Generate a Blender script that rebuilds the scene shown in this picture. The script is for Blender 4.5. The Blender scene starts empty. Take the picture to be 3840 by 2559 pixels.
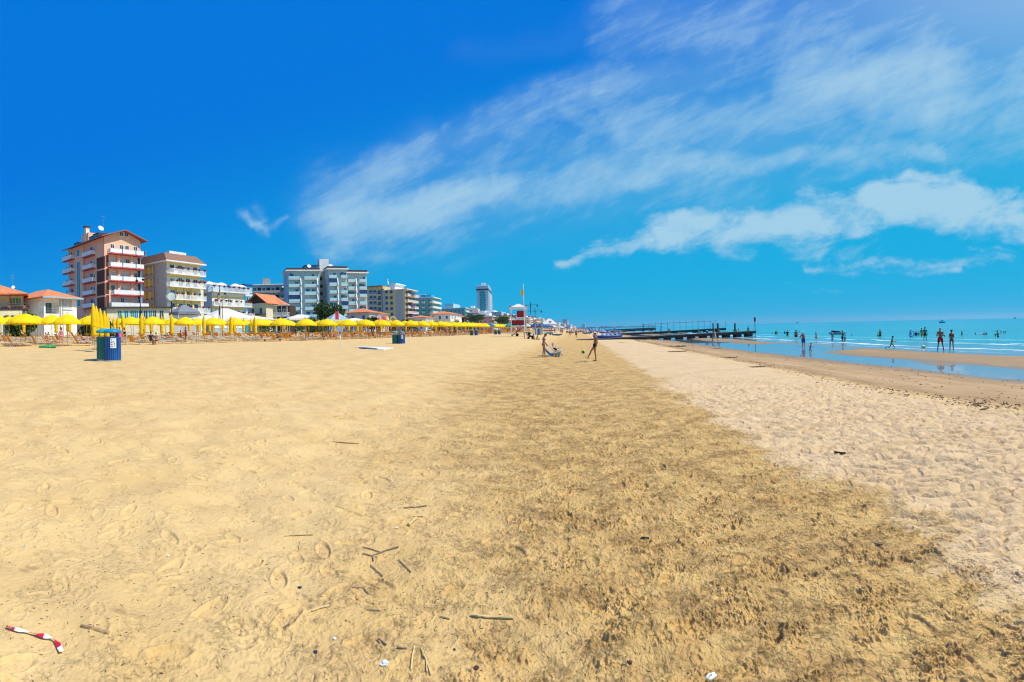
import bpy, bmesh, math, random
import numpy as np
from mathutils import Vector, Matrix, Euler
sc = bpy.context.scene
COL = sc.collection
PI = math.pi
R = math.radians

# ---------------------------------------------------------------- camera (a stitched beach panorama: central cylindrical)
EYE = Vector((0, 0, 2.0))
F, CX, CY, VPX = 1810.0, 1920.0, 1232.0, 2170.0      # pixels per radian of the photograph, centre, level line, direction of the coast (+Y)
ROLL = 0.0276                                         # the panorama leans a little: the sea horizon climbs to the right
def azdir(a): return Vector((math.sin(a), math.cos(a), 0))
_c = (CX-VPX)/F
_M = Matrix.Rotation(ROLL, 3, azdir(0.0166))
FW = _M @ azdir(_c); UP = _M @ Vector((0, 0, 1)); RT = FW.cross(UP)
cam = bpy.data.cameras.new('camera'); camo = bpy.data.objects.new('camera', cam); COL.objects.link(camo)
camo.matrix_world = Matrix.Translation(EYE) @ Matrix((RT, UP, -FW)).transposed().to_4x4()
cam.type = 'PANO'; cam.panorama_type = 'CENTRAL_CYLINDRICAL'
cam.central_cylindrical_range_u_min = -1920/F; cam.central_cylindrical_range_u_max = 1920/F
cam.central_cylindrical_range_v_min = -(2559-CY)/F; cam.central_cylindrical_range_v_max = CY/F
cam.central_cylindrical_radius = 1.0
cam.clip_start = 0.05; cam.clip_end = 40000
sc.camera = camo

def ray(px, py):
    t = (px-CX)/F; v = (CY-py)/F
    return (RT*math.sin(t) + FW*math.cos(t) + UP*v).normalized()
def project(p):
    d = Vector(p)-EYE; r, u, f = d.dot(RT), d.dot(UP), d.dot(FW)
    return CX+F*math.atan2(r, f), CY-F*u/math.hypot(r, f)
def horizon(px):
    a = (px-VPX)/F
    return project(EYE+azdir(a)*1000)[1]

# ---------------------------------------------------------------- world, sun, exposure
HAZE = 0.00006
SUN_EL, SUN_AZ = R(56), R(80)                         # azimuth from +Y towards the sea (+X)
w = bpy.data.worlds.new('World'); sc.world = w; w.use_nodes = True
nt = w.node_tree; nt.nodes.clear()
class NX:
    """small helper to write node expressions"""
    def __init__(s, nt): s.nt = nt
    def n(s, t, **k):
        o = s.nt.nodes.new(t)
        for a, b in k.items(): setattr(o, a, b)
        return o
    def link(s, a, b):
        if isinstance(a, (int, float, tuple, list)): b.default_value = a
        else: s.nt.links.new(a, b)
    def m(s, op, a, b=None, c=None, clamp=False):
        o = s.n('ShaderNodeMath', operation=op); o.use_clamp = clamp
        s.link(a, o.inputs[0])
        if b is not None: s.link(b, o.inputs[1])
        if c is not None: s.link(c, o.inputs[2])
        return o.outputs[0]
    def add(s, a, b): return s.m('ADD', a, b)
    def sub(s, a, b): return s.m('SUBTRACT', a, b)
    def mul(s, a, b): return s.m('MULTIPLY', a, b)
    def mx(s, a, b): return s.m('MAXIMUM', a, b)
    def rng(s, v, a, b, c=0.0, d=1.0, smooth=True):
        o = s.n('ShaderNodeMapRange'); o.interpolation_type = 'SMOOTHSTEP' if smooth else 'LINEAR'
        s.link(v, o.inputs['Value'])
        for k, x in zip(('From Min', 'From Max', 'To Min', 'To Max'), (a, b, c, d)): s.link(x, o.inputs[k])
        return o.outputs['Result']
    def comb(s, x, y, z=0.0):
        o = s.n('ShaderNodeCombineXYZ'); s.link(x, o.inputs[0]); s.link(y, o.inputs[1]); s.link(z, o.inputs[2]); return o.outputs[0]
    def sep(s, v):
        o = s.n('ShaderNodeSeparateXYZ'); s.link(v, o.inputs[0]); return o.outputs[0], o.outputs[1], o.outputs[2]
    def noise(s, vec, scale, detail=3, rough=0.55, dist=0.0, color=False, lac=2.0):
        o = s.n('ShaderNodeTexNoise'); s.link(vec, o.inputs['Vector'])
        o.inputs['Scale'].default_value = scale; o.inputs['Detail'].default_value = detail
        o.inputs['Roughness'].default_value = rough; o.inputs['Distortion'].default_value = dist; o.inputs['Lacunarity'].default_value = lac
        return o.outputs['Color' if color else 'Fac']
    def mix(s, f, a, b, mode='MIX'):
        o = s.n('ShaderNodeMix'); o.data_type = 'RGBA'; o.blend_type = mode
        s.link(f, o.inputs[0])
        for q, x in ((6, a), (7, b)):
            if isinstance(x, (tuple, list)) and len(x) == 3: x = (*x, 1)
            s.link(x, o.inputs[q])
        return o.outputs[2]
    def vmap(s, vec, sx, sy, rot=0.0, sz=1.0):
        o = s.n('ShaderNodeMapping'); s.link(vec, o.inputs[0]); o.inputs['Scale'].default_value = (sx, sy, sz)
        o.vector_type = 'TEXTURE' if False else 'POINT'
        r_ = s.n('ShaderNodeVectorRotate'); r_.rotation_type = 'Z_AXIS'; s.link(vec, r_.inputs['Vector']); r_.inputs['Angle'].default_value = rot
        s.nt.links.new(r_.outputs[0], o.inputs[0]); return o.outputs[0]
X = NX(nt)
sky = X.n('ShaderNodeTexSky'); sky.sky_type = 'NISHITA'; sky.sun_disc = False
sky.sun_elevation = SUN_EL; sky.sun_rotation = SUN_AZ; sky.air_density = 1.0; sky.dust_density = 0.1; sky.ozone_density = 3.0
tc = X.n('ShaderNodeTexCoord'); dx, dy, dz = X.sep(tc.outputs['Generated'])
az = X.m('ARCTAN2', dx, dy)
hyp = X.m('SQRT', X.add(X.mul(dx, dx), X.mul(dy, dy)))
el = X.m('DIVIDE', dz, X.mx(hyp, 0.02))
SK = dict(sat=1.55, val=1.0, tint=(0.50, 0.98, 1.20))
hs = X.n('ShaderNodeHueSaturation'); hs.inputs['Saturation'].default_value = SK['sat']; hs.inputs['Value'].default_value = SK['val']
nt.links.new(sky.outputs[0], hs.inputs['Color'])
skyc = X.mix(1.0, hs.outputs[0], SK['tint'], 'MULTIPLY')
# low air over the sea: the pale Nishita horizon is pulled to the cyan of clean sea air
lowf = X.rng(el, 0.0, 0.30, 1.0, 0.0)
grad = X.rng(X.sub(el, X.mul(az, 0.22)), 0.02, 0.66)
air = X.mix(grad, (0.04, 4.15, 7.5), (0.01, 1.85, 7.2))
skyc = X.mix(0.975, skyc, air)
# --- clouds: high cirrus sweeping across the sky, a lower bank over the sea
def sp(px, py):
    d = ray(px, py); return math.atan2(d.x, d.y), d.z/math.hypot(d.x, d.y)
P0 = X.comb(az, el)
wn = X.noise(P0, 5.0, 8, 0.62, color=True)
wv = X.n('ShaderNodeVectorMath', operation='MULTIPLY_ADD'); X.link(wn, wv.inputs[0]); wv.inputs[1].default_value = (0.16, 0.12, 0); X.link(P0, wv.inputs[2])
ax_, ay_, _ = X.sep(wv.outputs[0]); ax_ = X.sub(ax_, 0.08); ay_ = X.sub(ay_, 0.06)
def capsule(p, q, r1, r2, strength, soft=0.0):
    """soft stroke from p to q (photo pixels), half widths r1..r2 in pixels"""
    (x1, y1), (x2, y2) = sp(*p), sp(*q); ex, ey = x2-x1, y2-y1; L = ex*ex+ey*ey
    qx, qy = X.sub(ax_, x1), X.sub(ay_, y1)
    t = X.m('MULTIPLY', X.add(X.mul(qx, ex), X.mul(qy, ey)), 1/L, clamp=True)
    ddx, ddy = X.sub(qx, X.mul(t, ex)), X.sub(qy, X.mul(t, ey))
    d = X.m('SQRT', X.add(X.mul(ddx, ddx), X.mul(ddy, ddy)))
    rr = X.m('MULTIPLY_ADD', t, (r2-r1)/F, r1/F)
    rr = X.mul(rr, 1.5)
    return X.rng(X.m('DIVIDE', d, rr), soft, 1.0, strength, 0.0)
cir = None
for a in [((1230, 830), (1600, 560), 130, 130, .75), ((1250, 860), (1900, 720), 120, 110, .95), ((1880, 740), (2600, 600), 120, 110, .8),
          ((2500, 600), (3500, 575), 95, 60, .75), ((1600, 560), (2300, 300), 110, 110, .55), ((2250, 330), (3000, 190), 130, 150, .6),
          ((2350, 460), (3100, 420), 170, 190, .75), ((3000, 330), (3850, 300), 230, 290, .85), ((3300, 120), (4100, 60), 120, 200, .6),
          ((1750, 190), (2500, 60), 70, 110, .16), ((2700, 150), (4000, 160), 240, 330, .62), ((3000, 620), (3900, 560), 50, 80, .4), ((1350, 800), (3800, 330), 250, 420, .45), ((2350, 90), (3950, 60), 170, 280, .55), ((1200, 930), (1500, 960), 60, 60, .35), ((1650, 880), (2050, 780), 70, 60, .4),
          ((930, 780), (1000, 850), 34, 34, .75), ((1000, 845), (1090, 815), 26, 20, .5), ((985, 750), (1000, 800), 30, 30, .4),
          ((2100, 420), (2300, 500), 60, 90, .5)]:
    m_ = capsule(*a); cir = m_ if cir is None else X.mx(cir, m_)
st1 = X.noise(X.vmap(P0, 4.0, 19.0, -0.38), 1.0, 11, 0.70, 0.35)
st2 = X.noise(X.vmap(P0, 14.0, 5.0, 0.6), 1.5, 9, 0.68, 0.8)
big = X.noise(P0, 3.2, 4, 0.55)
stk = X.add(X.mul(st1, 0.9), X.add(X.mul(st2, 0.35), X.mul(big, 0.6)))
cirm = X.mul(X.rng(X.add(cir, X.m('MULTIPLY', X.sub(stk, 0.92), 1.55)), 0.02, 1.35, 0.0, 1.0), X.rng(cir, 0.0, 0.35))
cum = None
for a in [((2080, 985), (2600, 870), 26, 70, .75), ((2500, 880), (3200, 810), 85, 120, 1.0), ((3270, 770), (3560, 750), 110, 120, 1.3), ((3240, 720), (3300, 710), 45, 45, 1.1), ((3420, 700), (3500, 700), 60, 60, 1.1),
          ((3560, 790), (3900, 830), 110, 110, 1.0), ((2270, 850), (2360, 850), 22, 30, .5), ((3000, 985), (3900, 985), 24, 30, .5),
          ((3100, 1005), (3600, 1010), 14, 18, .45), ((2700, 930), (3300, 920), 60, 60, .45), ((2900, 1065), (3500, 1062), 8, 9, .25), ((3650, 960), (3950, 965), 14, 14, .5)]:
    m_ = capsule(*a); cum = m_ if cum is None else X.mx(cum, m_)
pf = X.noise(X.vmap(P0, 7.0, 15.0, -0.12), 1.0, 10, 0.64, 0.3)
cumm = X.mul(X.rng(X.add(cum, X.m('MULTIPLY', X.sub(pf, 0.5), 2.6)), 0.22, 1.15, 0.0, 1.05), X.rng(cum, 0.0, 0.3))
veil = X.mul(X.rng(cir, 0.0, 1.0, 0.0, 1.0), X.rng(X.add(X.mul(big, 0.5), X.mul(st1, 0.5)), 0.35, 0.65, 0.28, 0.66))
clm = X.m('MAXIMUM', X.mx(cirm, veil), cumm); clm = X.m('MULTIPLY', X.m('MINIMUM', clm, 1.0), 0.80)
hzr = X.mul(X.rng(az, 0.1, 1.0, 0.0, 0.50), X.rng(el, 0.36, 0.70, 0.0, 1.0))     # thin veil high over the sea
clm = X.mx(clm, hzr)
final = X.mix(clm, skyc, (4.5, 6.8, 8.3))
bg = X.n('ShaderNodeBackground'); bg.inputs['Strength'].default_value = 0.1
X.link(final, bg.inputs['Color'])
wo = X.n('ShaderNodeOutputWorld'); nt.links.new(bg.outputs[0], wo.inputs[0])
sl = bpy.data.lights.new('sun', 'SUN'); sl.energy = 5.0; sl.angle = R(0.5); sl.color = (1.0, 0.93, 0.82)
so = bpy.data.objects.new('sun', sl); COL.objects.link(so)
sd = Vector((math.sin(SUN_AZ)*math.cos(SUN_EL), math.cos(SUN_AZ)*math.cos(SUN_EL), math.sin(SUN_EL)))
so.rotation_euler = (-sd).to_track_quat('-Z', 'Y').to_euler()
sc.view_settings.view_transform = 'Standard'; sc.view_settings.look = 'None'; sc.view_settings.exposure = 0.0; sc.view_settings.gamma = 1.0
sc.cycles.max_bounces = 6; sc.cycles.transparent_max_bounces = 8; sc.cycles.use_denoising = True; sc.cycles.denoiser = 'OPENIMAGEDENOISE'; sc.cycles.denoising_input_passes = 'RGB_ALBEDO_NORMAL'; sc.cycles.denoising_prefilter = 'ACCURATE'; sc.cycles.pixel_filter_type = 'BLACKMAN_HARRIS'; sc.cycles.filter_width = 1.1
sc.cycles.caustics_reflective = False; sc.cycles.caustics_refractive = False

# ---------------------------------------------------------------- terrain
def h_hash(ix, iy, seed):
    with np.errstate(over='ignore'):
        n = (ix.astype(np.int64)*374761393 + iy.astype(np.int64)*668265263 + seed*1442695041) & 0xffffffff
        n = ((n ^ (n >> 13))*1274126177) & 0xffffffff
        n = ((n ^ (n >> 16))*2246822519) & 0xffffffff
        n = n ^ (n >> 15)
    return n.astype(np.float64)/4294967295.0
def perlin(x, y, seed=0):
    ix, iy = np.floor(x), np.floor(y); fx, fy = x-ix, y-iy
    u, v = fx*fx*fx*(fx*(fx*6-15)+10), fy*fy*fy*(fy*(fy*6-15)+10)
    def g(a, b):
        t = h_hash(ix+a, iy+b, seed)*2*PI
        return np.cos(t)*(fx-a)+np.sin(t)*(fy-b)
    a, b, c, d = g(0, 0), g(1, 0), g(0, 1), g(1, 1)
    return ((a*(1-u)+b*u)*(1-v)+(c*(1-u)+d*u)*v)*1.5
def ss(x, a, b):
    t = np.clip((x-a)/(b-a), 0, 1); return t*t*(3-2*t)
HX = [-400, -120, -76, -60, -36, -20, -10, -2, 3, 8.3, 10, 12.6, 14.2, 15.0, 16.0, 17.2, 22.0, 24.4, 27, 60, 9000]
HZ = [3.0, 2.8, 2.70, 2.28, 1.42, 0.97, 0.66, 0.03, 0, -.05, -.17, -.25, -.295, -.345, -.34, -.262, -.255, -.325, -.46, -1.5, -6]
SEA = -0.30
def h0(x, y):
    """large form of the beach"""
    x = np.asarray(x, float); y = np.asarray(y, float)
    z = (np.interp(x, HX, HZ)+np.interp(x-1.2, HX, HZ)+np.interp(x+1.2, HX, HZ))/3
    z = z + 0.16*ss(y, 45, 80)*ss(-x, -2, 8)*ss(-x, 60, 20)
    wet = ss(x, 9, 14)*ss(x, 40, 24)
    z = z + wet*(0.030*perlin(x/5.0, y/16.0, 5)+0.016*perlin(x/1.6, y/5.0, 6))
    gap = ss(y, 31, 36)*(1-ss(y, 46, 54))
    z = z - 0.085*gap*ss(x, 16, 17.5)*(1-ss(x, 21.0, 23))-0.03*ss(y, 50, 60)*ss(x, 15, 17)*(1-ss(x, 19, 20.5))
    return z
def hz(x, y): return float(h0(x, y))
def gpos(px, py):
    """point of the beach seen at a photo pixel"""
    d = ray(px, py); t = 1.0; last = t
    while t < 4000:
        p = EYE+d*t
        if p.z < hz(p.x, p.y): break
        last = t; t *= 1.02
    a, b = last, t
    for _ in range(30):
        m = (a+b)/2; p = EYE+d*m
        if p.z < hz(p.x, p.y): b = m
        else: a = m
    return EYE+d*b
def at(px, dist):
    p = azdir((px-VPX)/F)*dist; p.z = hz(p.x, p.y); return p
def zat(px, py, dist):
    d = ray(px, py); return 2.0 + d.z/math.hypot(d.x, d.y)*dist
def zones(x, y):
    b1 = 2.9+0.7*perlin(x/2.5, y/3.5, 11)+0.5*perlin(x/0.5, y/0.7, 12)
    pale = ss(x, b1-0.35, b1+0.35)*(1-ss(x, 8.6, 9.6))
    b0 = -0.2-0.24*np.clip(y, 0, 16)+1.5*perlin(x/3.0, y/5.0, 13)+0.8*perlin(x/0.8, y/1.1, 14)
    damp = ss(x, b0-1.6, b0+1.6)*(1-ss(x, b1-0.35, b1+0.35))
    wet = ss(x, 8.6, 10.0)
    return pale, damp, wet
def fine(x, y, s):
    """sand relief; s = grid spacing, used to leave out what the grid cannot carry"""
    pale, damp, wet = zones(x, y)
    dry = np.clip(1-pale-damp-wet, 0, 1)
    def f(l): return np.clip(l/(1.3*s)-0.8, 0, 1)
    z = 0*x
    z += dry*(0.050*perlin(x/1.5, y/1.1, 21)*f(1.3)+0.034*perlin(x/0.5, y/0.36, 22)*f(.4))
    wx, wy = .05*perlin(x/.5, y/.5, 28),   .04*perlin(x/.45+7, y/.5, 29); sc_ = 1+.35*perlin(x/2.2, y/2.0, 30); n1 = perlin((x+wx)/0.34, (y+wy)/0.24, 23); n2 = perlin(x/0.19+3, y/0.15, 24)
    z += pale*f(.22)*(-0.062*(1-np.abs(n1))**2.2+0.020*np.abs(n2)+0.03*perlin(x/.9, y/.7, 25))
    z += damp*(0.030*perlin(x/.8, y/.6, 26)*f(.7)+0.020*perlin(x/.27, y/.2, 27)*f(.22))
    # footprints and scuffs: jittered, turned, flat-bottomed dents with a pushed-up rim
    for (cell, dep, La, Lb, seed, wgt) in ((0.55, .020, .15, .062, 31, damp+.9*dry+.7*pale), (0.42, .016, .12, .060, 37, damp+1.0*pale+.6*dry),
                                           (0.30, .014, .09, .05, 41, damp+1.1*pale+.4*dry), (0.16, .010, .048, .03, 43, damp*.9+.6*pale+.25*dry)):
        m = (s < Lb*1.1) & (wgt > .02)
        if not m.any(): continue
        xs, ys = x[m], y[m]; ix, iy = np.floor(xs/cell), np.floor(ys/cell); acc = np.zeros_like(xs)
        for a in (-1, 0, 1):
            for b in (-1, 0, 1):
                cx_, cy_ = ix+a, iy+b
                px_ = (cx_+h_hash(cx_, cy_, seed))*cell; py_ = (cy_+h_hash(cx_, cy_, seed+1))*cell
                th = h_hash(cx_, cy_, seed+2)*PI*1.2+0.9; k = h_hash(cx_, cy_, seed+3)
                ux, uy = xs-px_, ys-py_; c_, s_ = np.cos(th), np.sin(th)
                q = np.sqrt(((ux*c_+uy*s_)/La)**2+((-ux*s_+uy*c_)/Lb)**2)
                dent = -(1-ss(q, .72, 1.0))+.55*np.exp(-((q-1.12)/.16)**2)
                acc += dent*dep*np.where(k > .35, k, 0)
        z[m] += acc*wgt[m]
    # crumbs thrown up between the prints
    for (l, amp, seed) in ((.085, .013, 51), (.050, .012, 52), (.028, .009, 53), (.017, .006, 58)):
        c = perlin(x/l, y/l, seed); msk = ss(perlin(x/.42, y/.30, 56)+.5*perlin(x/.17, y/.13, 57), -.05, .35)
        z += f(l*.8)*amp*(ss(c, .12, .40)-.25*ss(-c, .2, .5))*msk*(damp+.12*pale+.18*dry*ss(perlin(x/1.2, y/1.2, 61), .0, .4))
    z += f(.03)*(damp+pale*.6+dry*.5)*.0035*perlin(x/.03, y/.03, 54)
    z += wet*(.006*perlin(x/.5, y/1.6, 55)*f(.5)+.004*perlin(x/.16, y/.16, 56)*f(.15)+.02*ss(perlin(x/.9, y/2.8, 57), .35, .6)*f(.6))
    return z
def mesh_np(name, V, Fq, smooth=True):
    me = bpy.data.meshes.new(name); me.vertices.add(len(V)); me.vertices.foreach_set('co', V.astype(np.float32).ravel())
    me.loops.add(Fq.size); me.loops.foreach_set('vertex_index', Fq.astype(np.int32).ravel())
    me.polygons.add(len(Fq)); me.polygons.foreach_set('loop_start', np.arange(0, Fq.size, 4, dtype=np.int32))
    me.update(calc_edges=True); me.validate()
    if smooth: me.polygons.foreach_set('use_smooth', np.ones(len(Fq), dtype=bool))
    return me
def polar_sheet(name, rings, angs, zf):
    A, Rr = np.meshgrid(angs, rings); x, y = Rr*np.sin(A), Rr*np.cos(A)
    s = np.gradient(rings)[:, None]*np.ones_like(A); s = np.maximum(s, Rr*0.0013)
    z = zf(x, y, s); V = np.stack([x, y, z], -1).reshape(-1, 3)
    n, m = A.shape; i = np.arange((n-1)*(m-1)); r_, c_ = i//(m-1), i % (m-1); a = r_*m+c_
    return mesh_np(name, V, np.stack([a, a+1, a+m+1, a+m], -1)[:, ::-1])
def tag(o, label=None, cat=None, group=None, kind=None):
    if label: o['label'] = label
    if cat: o['category'] = cat
    if group: o['group'] = group
    if kind: o['kind'] = kind
    return o
MATS = {}
def newmat(name):
    m = bpy.data.materials.new(name); m.use_nodes = True; m.node_tree.nodes.clear(); MATS[name] = m
    x = NX(m.node_tree); b = x.n('ShaderNodeBsdfPrincipled'); o = x.n('ShaderNodeOutputMaterial'); m.node_tree.links.new(b.outputs[0], o.inputs[0])
    g = x.n('ShaderNodeNewGeometry'); return m, x, b, g.outputs['Position']
def bump(x, b, h, strength, dist):
    n = x.n('ShaderNodeBump'); n.inputs['Strength'].default_value = strength; n.inputs['Distance'].default_value = dist
    x.link(h, n.inputs['Height']); x.nt.links.new(n.outputs[0], b.inputs['Normal']); return n
# sand
sand, x_, b_, pos = newmat('sand')
px_, py_, pz_ = x_.sep(pos); P2 = x_.comb(px_, py_, 0.0)
wob = x_.sub(x_.noise(P2, 0.35, 4, .6), .5); wobf = x_.sub(x_.noise(P2, 1.9, 4, .65), .5)
xs = x_.add(px_, x_.add(x_.mul(wob, 3.0), x_.add(x_.mul(wobf, 1.6), x_.mul(x_.sub(x_.noise(P2, 9, 4, .7), .5), .8))))
pale = x_.mul(x_.rng(xs, 2.5, 3.2), x_.rng(px_, 7.9, 9.3, 1, 0))
xb = x_.add(x_.add(px_, x_.mul(x_.m('MINIMUM', x_.mx(py_, 0.0), 16.0), .24)), x_.add(x_.mul(wob, 5.0), x_.mul(wobf, 2.4)))
damp = x_.mul(x_.rng(xb, -2.2, 1.4), x_.rng(xs, 2.5, 3.2, 1, 0))
wetx = x_.add(px_, x_.add(x_.mul(wob, 1.1), x_.mul(wobf, .8)))
wetm = x_.rng(wetx, 8.5, 9.3)
mott = x_.noise(P2, .9, 5, .62)
c = x_.mix(x_.rng(mott, .3, .7), (.74, .515, .225), (.67, .445, .18))
c2 = x_.mix(x_.rng(x_.noise(P2, 2.3, 5, .65), .32, .66), (.61, .355, .11), (.80, .51, .17))
c = x_.mix(x_.mul(damp, .85), c, c2)
c = x_.mix(pale, c, x_.mix(x_.rng(mott, .3, .7), (.75, .535, .30), (.67, .46, .235)))
tide = x_.rng(x_.m('ABSOLUTE', x_.sub(wetx, 9.5)), .0, 1.1, .55, 0)
wc = x_.mix(x_.rng(x_.noise(x_.vmap(P2, 1.0, .25), 1.1, 5, .6), .35, .65), (.41, .255, .12), (.52, .335, .165))
low = x_.rng(pz_, -.29, -.20)
wc = x_.mix(low, (.27, .17, .085), wc)
c = x_.mix(wetm, c, wc); tn = x_.rng(x_.noise(x_.vmap(P2, 2.2, .30), 1.0, 6, .7), .42, .58)
c = x_.mix(x_.mul(tide, x_.add(x_.mul(tn, .75), .25)), c, (.26, .15, .05)); stk_ = x_.rng(x_.noise(x_.vmap(P2, 5.0, .45), 1.0, 5, .7), .56, .66)
c = x_.mix(x_.mul(x_.mul(stk_, wetm), .45), c, (.17, .10, .05))
landf = x_.rng(px_, -85, -68, 1, 0)
c = x_.mix(landf, c, (.22, .20, .17))
crm = x_.mul(x_.rng(x_.noise(P2, 5.5, 7, .78), .47, .56, 1, 0), x_.rng(x_.noise(P2, 1.3, 4, .6), .44, .60))  # moist trampled patches, with the small shadows between crumbs painted into the colour
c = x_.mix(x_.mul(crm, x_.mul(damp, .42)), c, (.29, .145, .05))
cr2 = x_.mul(x_.rng(x_.noise(P2, 24, 6, .75), .50, .62), x_.rng(x_.noise(P2, 3.1, 5, .7), .44, .56))  # finer speckle of the same crumb shade, painted in as dark sand colour
c = x_.mix(x_.mul(cr2, x_.add(x_.mul(damp, .26), x_.mul(x_.sub(1.0, wetm), .09))), c, (.20, .105, .035))
# grains, shell grit and crushed reed specks
gr = x_.noise(P2, 240, 2, .7); c = x_.mix(x_.rng(gr, .25, .75, .0, .30), c, (.30, .19, .08))
spn = x_.n('ShaderNodeTexVoronoi'); spn.inputs['Scale'].default_value = 26; x_.link(x_.vmap(P2, 1, 1.7, .6), spn.inputs['Vector'])
spm = x_.mul(x_.rng(spn.outputs['Distance'], .10, .17, 1, 0), x_.rng(x_.noise(P2, 1.6, 4, .7), .50, .64))
spc = x_.add(x_.mul(damp, .5), x_.m('MULTIPLY', x_.sub(1.0, wetm), .35))
c = x_.mix(x_.mul(spm, spc), c, (.075, .05, .03))
sp2 = x_.n('ShaderNodeTexVoronoi'); sp2.inputs['Scale'].default_value = 3.2; x_.link(P2, sp2.inputs['Vector'])
sp3 = x_.n('ShaderNodeTexVoronoi'); sp3.inputs['Scale'].default_value = 5.5; x_.link(x_.vmap(P2, 1, .55, .9), sp3.inputs['Vector'])
c = x_.mix(x_.mul(x_.rng(sp3.outputs['Distance'], .10, .24, .55, 0), x_.mul(x_.rng(x_.noise(P2, .9, 5, .7), .45, .6), x_.sub(1.0, wetm))), c, (.30, .19, .08))
c = x_.mix(x_.mul(x_.rng(sp2.outputs['Distance'], .02, .035, 1, 0), x_.rng(x_.noise(P2, .7, 2), .5, .55)), c, (.10, .08, .06))
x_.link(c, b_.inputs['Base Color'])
x_.link(x_.add(x_.mul(x_.rng(pz_, -.30, -.25, 1, 0), x_.mul(wetm, -.62)), .85), b_.inputs['Roughness'])
b_.inputs['Specular IOR Level'].default_value = .25
hn = x_.noise(P2, 3.4, 5, .62); hn2 = x_.noise(x_.vmap(P2, 9, 6.5), 1.0, 5, .7); hn3 = x_.noise(P2, 60, 3, .7)
rdg = x_.m('ABSOLUTE', x_.sub(hn, .5))
lvl = x_.add(x_.mul(damp, 1.0), x_.add(x_.mul(pale, .22), .34)); lvl = x_.mul(lvl, x_.rng(wetm, 0, 1, 1, .12))
hh = x_.add(x_.mul(rdg, .75), x_.add(x_.mul(hn2, .75), x_.mul(hn3, .11)))
cld = x_.mul(x_.rng(x_.noise(P2, 15, 5, .72), .50, .60), x_.rng(x_.noise(P2, 2.6, 5, .7), .46, .56))
hh = x_.add(hh, x_.mul(cld, .13))
bump(x_, b_, x_.mul(hh, lvl), 1.0, .085)
v_ = np.concatenate([np.linspace(1.0, .032, 1150), ])
rings = np.concatenate([[0.05, .6, 1.2], 2.0/v_[v_ < 1.25], np.geomspace(66, 9000, 90)])
angs = np.concatenate([np.linspace(-PI, R(-78), 24)[:-1], np.linspace(R(-76), R(62), 2250), np.linspace(R(64), PI, 24)])
def zg(x, y, s):
    z = h0(x, y); m = (s < 1.2) & (x < 60)
    z[m] += fine(x[m], y[m], s[m]); return z
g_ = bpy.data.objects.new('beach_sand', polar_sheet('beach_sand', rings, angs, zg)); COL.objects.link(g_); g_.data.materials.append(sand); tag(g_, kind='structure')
# sea
water, x_, b_, pos = newmat('sea_water')
px_, py_, pz_ = x_.sep(pos); P2 = x_.comb(px_, py_, 0.0)
wob = x_.sub(x_.noise(x_.vmap(P2, 1, .35), .12, 4, .6), .5)
xs = x_.add(px_, x_.mul(wob, 5.0))
dep = x_.rng(xs, 22, 34); far = x_.rng(px_, 40, 400)
c = x_.mix(dep, (.25, .26, .25), (.03, .35, .38)); c = x_.mix(far, c, (.004, .29, .40))
c = x_.mix(x_.mul(x_.rng(x_.noise(x_.vmap(P2, .05, .012), 1.0, 4, .6), .4, .65), x_.mul(dep, .6)), c, (.003, .20, .31))
def foam(x0, wd, n):
    return x_.mul(x_.rng(x_.m('ABSOLUTE', x_.sub(xs, x0)), wd*.3, wd, 1, 0), x_.rng(x_.noise(x_.vmap(P2, 1.3, .14), 1.0+n, 5, .72), .42, .54))
fm = x_.mx(foam(27.0, .6, 0), x_.mx(foam(32.0, .95, .31), x_.mul(foam(24.6, .25, .5), .6)))
fm = x_.mx(fm, x_.mul(foam(38, .6, .2), .35))
fm = x_.mul(fm, x_.rng(x_.noise(P2, 5.0, 4, .7), .30, .46))
c = x_.mix(fm, c, (.80, .82, .82)); x_.link(c, b_.inputs['Base Color'])
x_.link(x_.add(x_.mul(fm, .6), x_.mul(dep, .16)), b_.inputs['Roughness']); b_.inputs['IOR'].default_value = 1.33
sw = x_.noise(x_.vmap(P2, 1.0, .30), .55, 4, .6); rp = x_.noise(x_.vmap(P2, 1.0, .55), 3.2, 4, .65)
hh = x_.add(x_.mul(sw, .60), x_.mul(rp, .14)); hh = x_.mul(hh, x_.rng(px_, 22.5, 34, .012, 1.0))
bump(x_, b_, hh, 1.0, .55)
xsr = np.concatenate([[9.0, 12, 16, 20], np.arange(22, 60, .25), np.geomspace(60, 9000, 60)[1:]]); ysr = np.concatenate([np.arange(-60, 200, .8), np.geomspace(200, 9000, 60)[1:]])
A, B = np.meshgrid(xsr, ysr)
wb = 1.6*perlin(A/9, B/22, 71)
def crest(c0, w_, a): return a*np.exp(-((A+wb-c0)/w_)**2)*(.6+.8*np.clip(perlin(A/30, B/7, 72), -.5, .8))
Z = SEA+0*A+crest(27.2, .5, .05)+crest(32.4, .9, .16)+crest(39, 1.3, .13)+crest(48, 1.6, .12)
V = np.stack([A, B, Z], -1).reshape(-1, 3); n, m = A.shape; i = np.arange((n-1)*(m-1)); a = (i//(m-1))*m+i % (m-1)
o = bpy.data.objects.new('sea', mesh_np('sea', V, np.stack([a, a+1, a+m+1, a+m], -1))); COL.objects.link(o); o.data.materials.append(water); tag(o, kind='structure')

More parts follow.
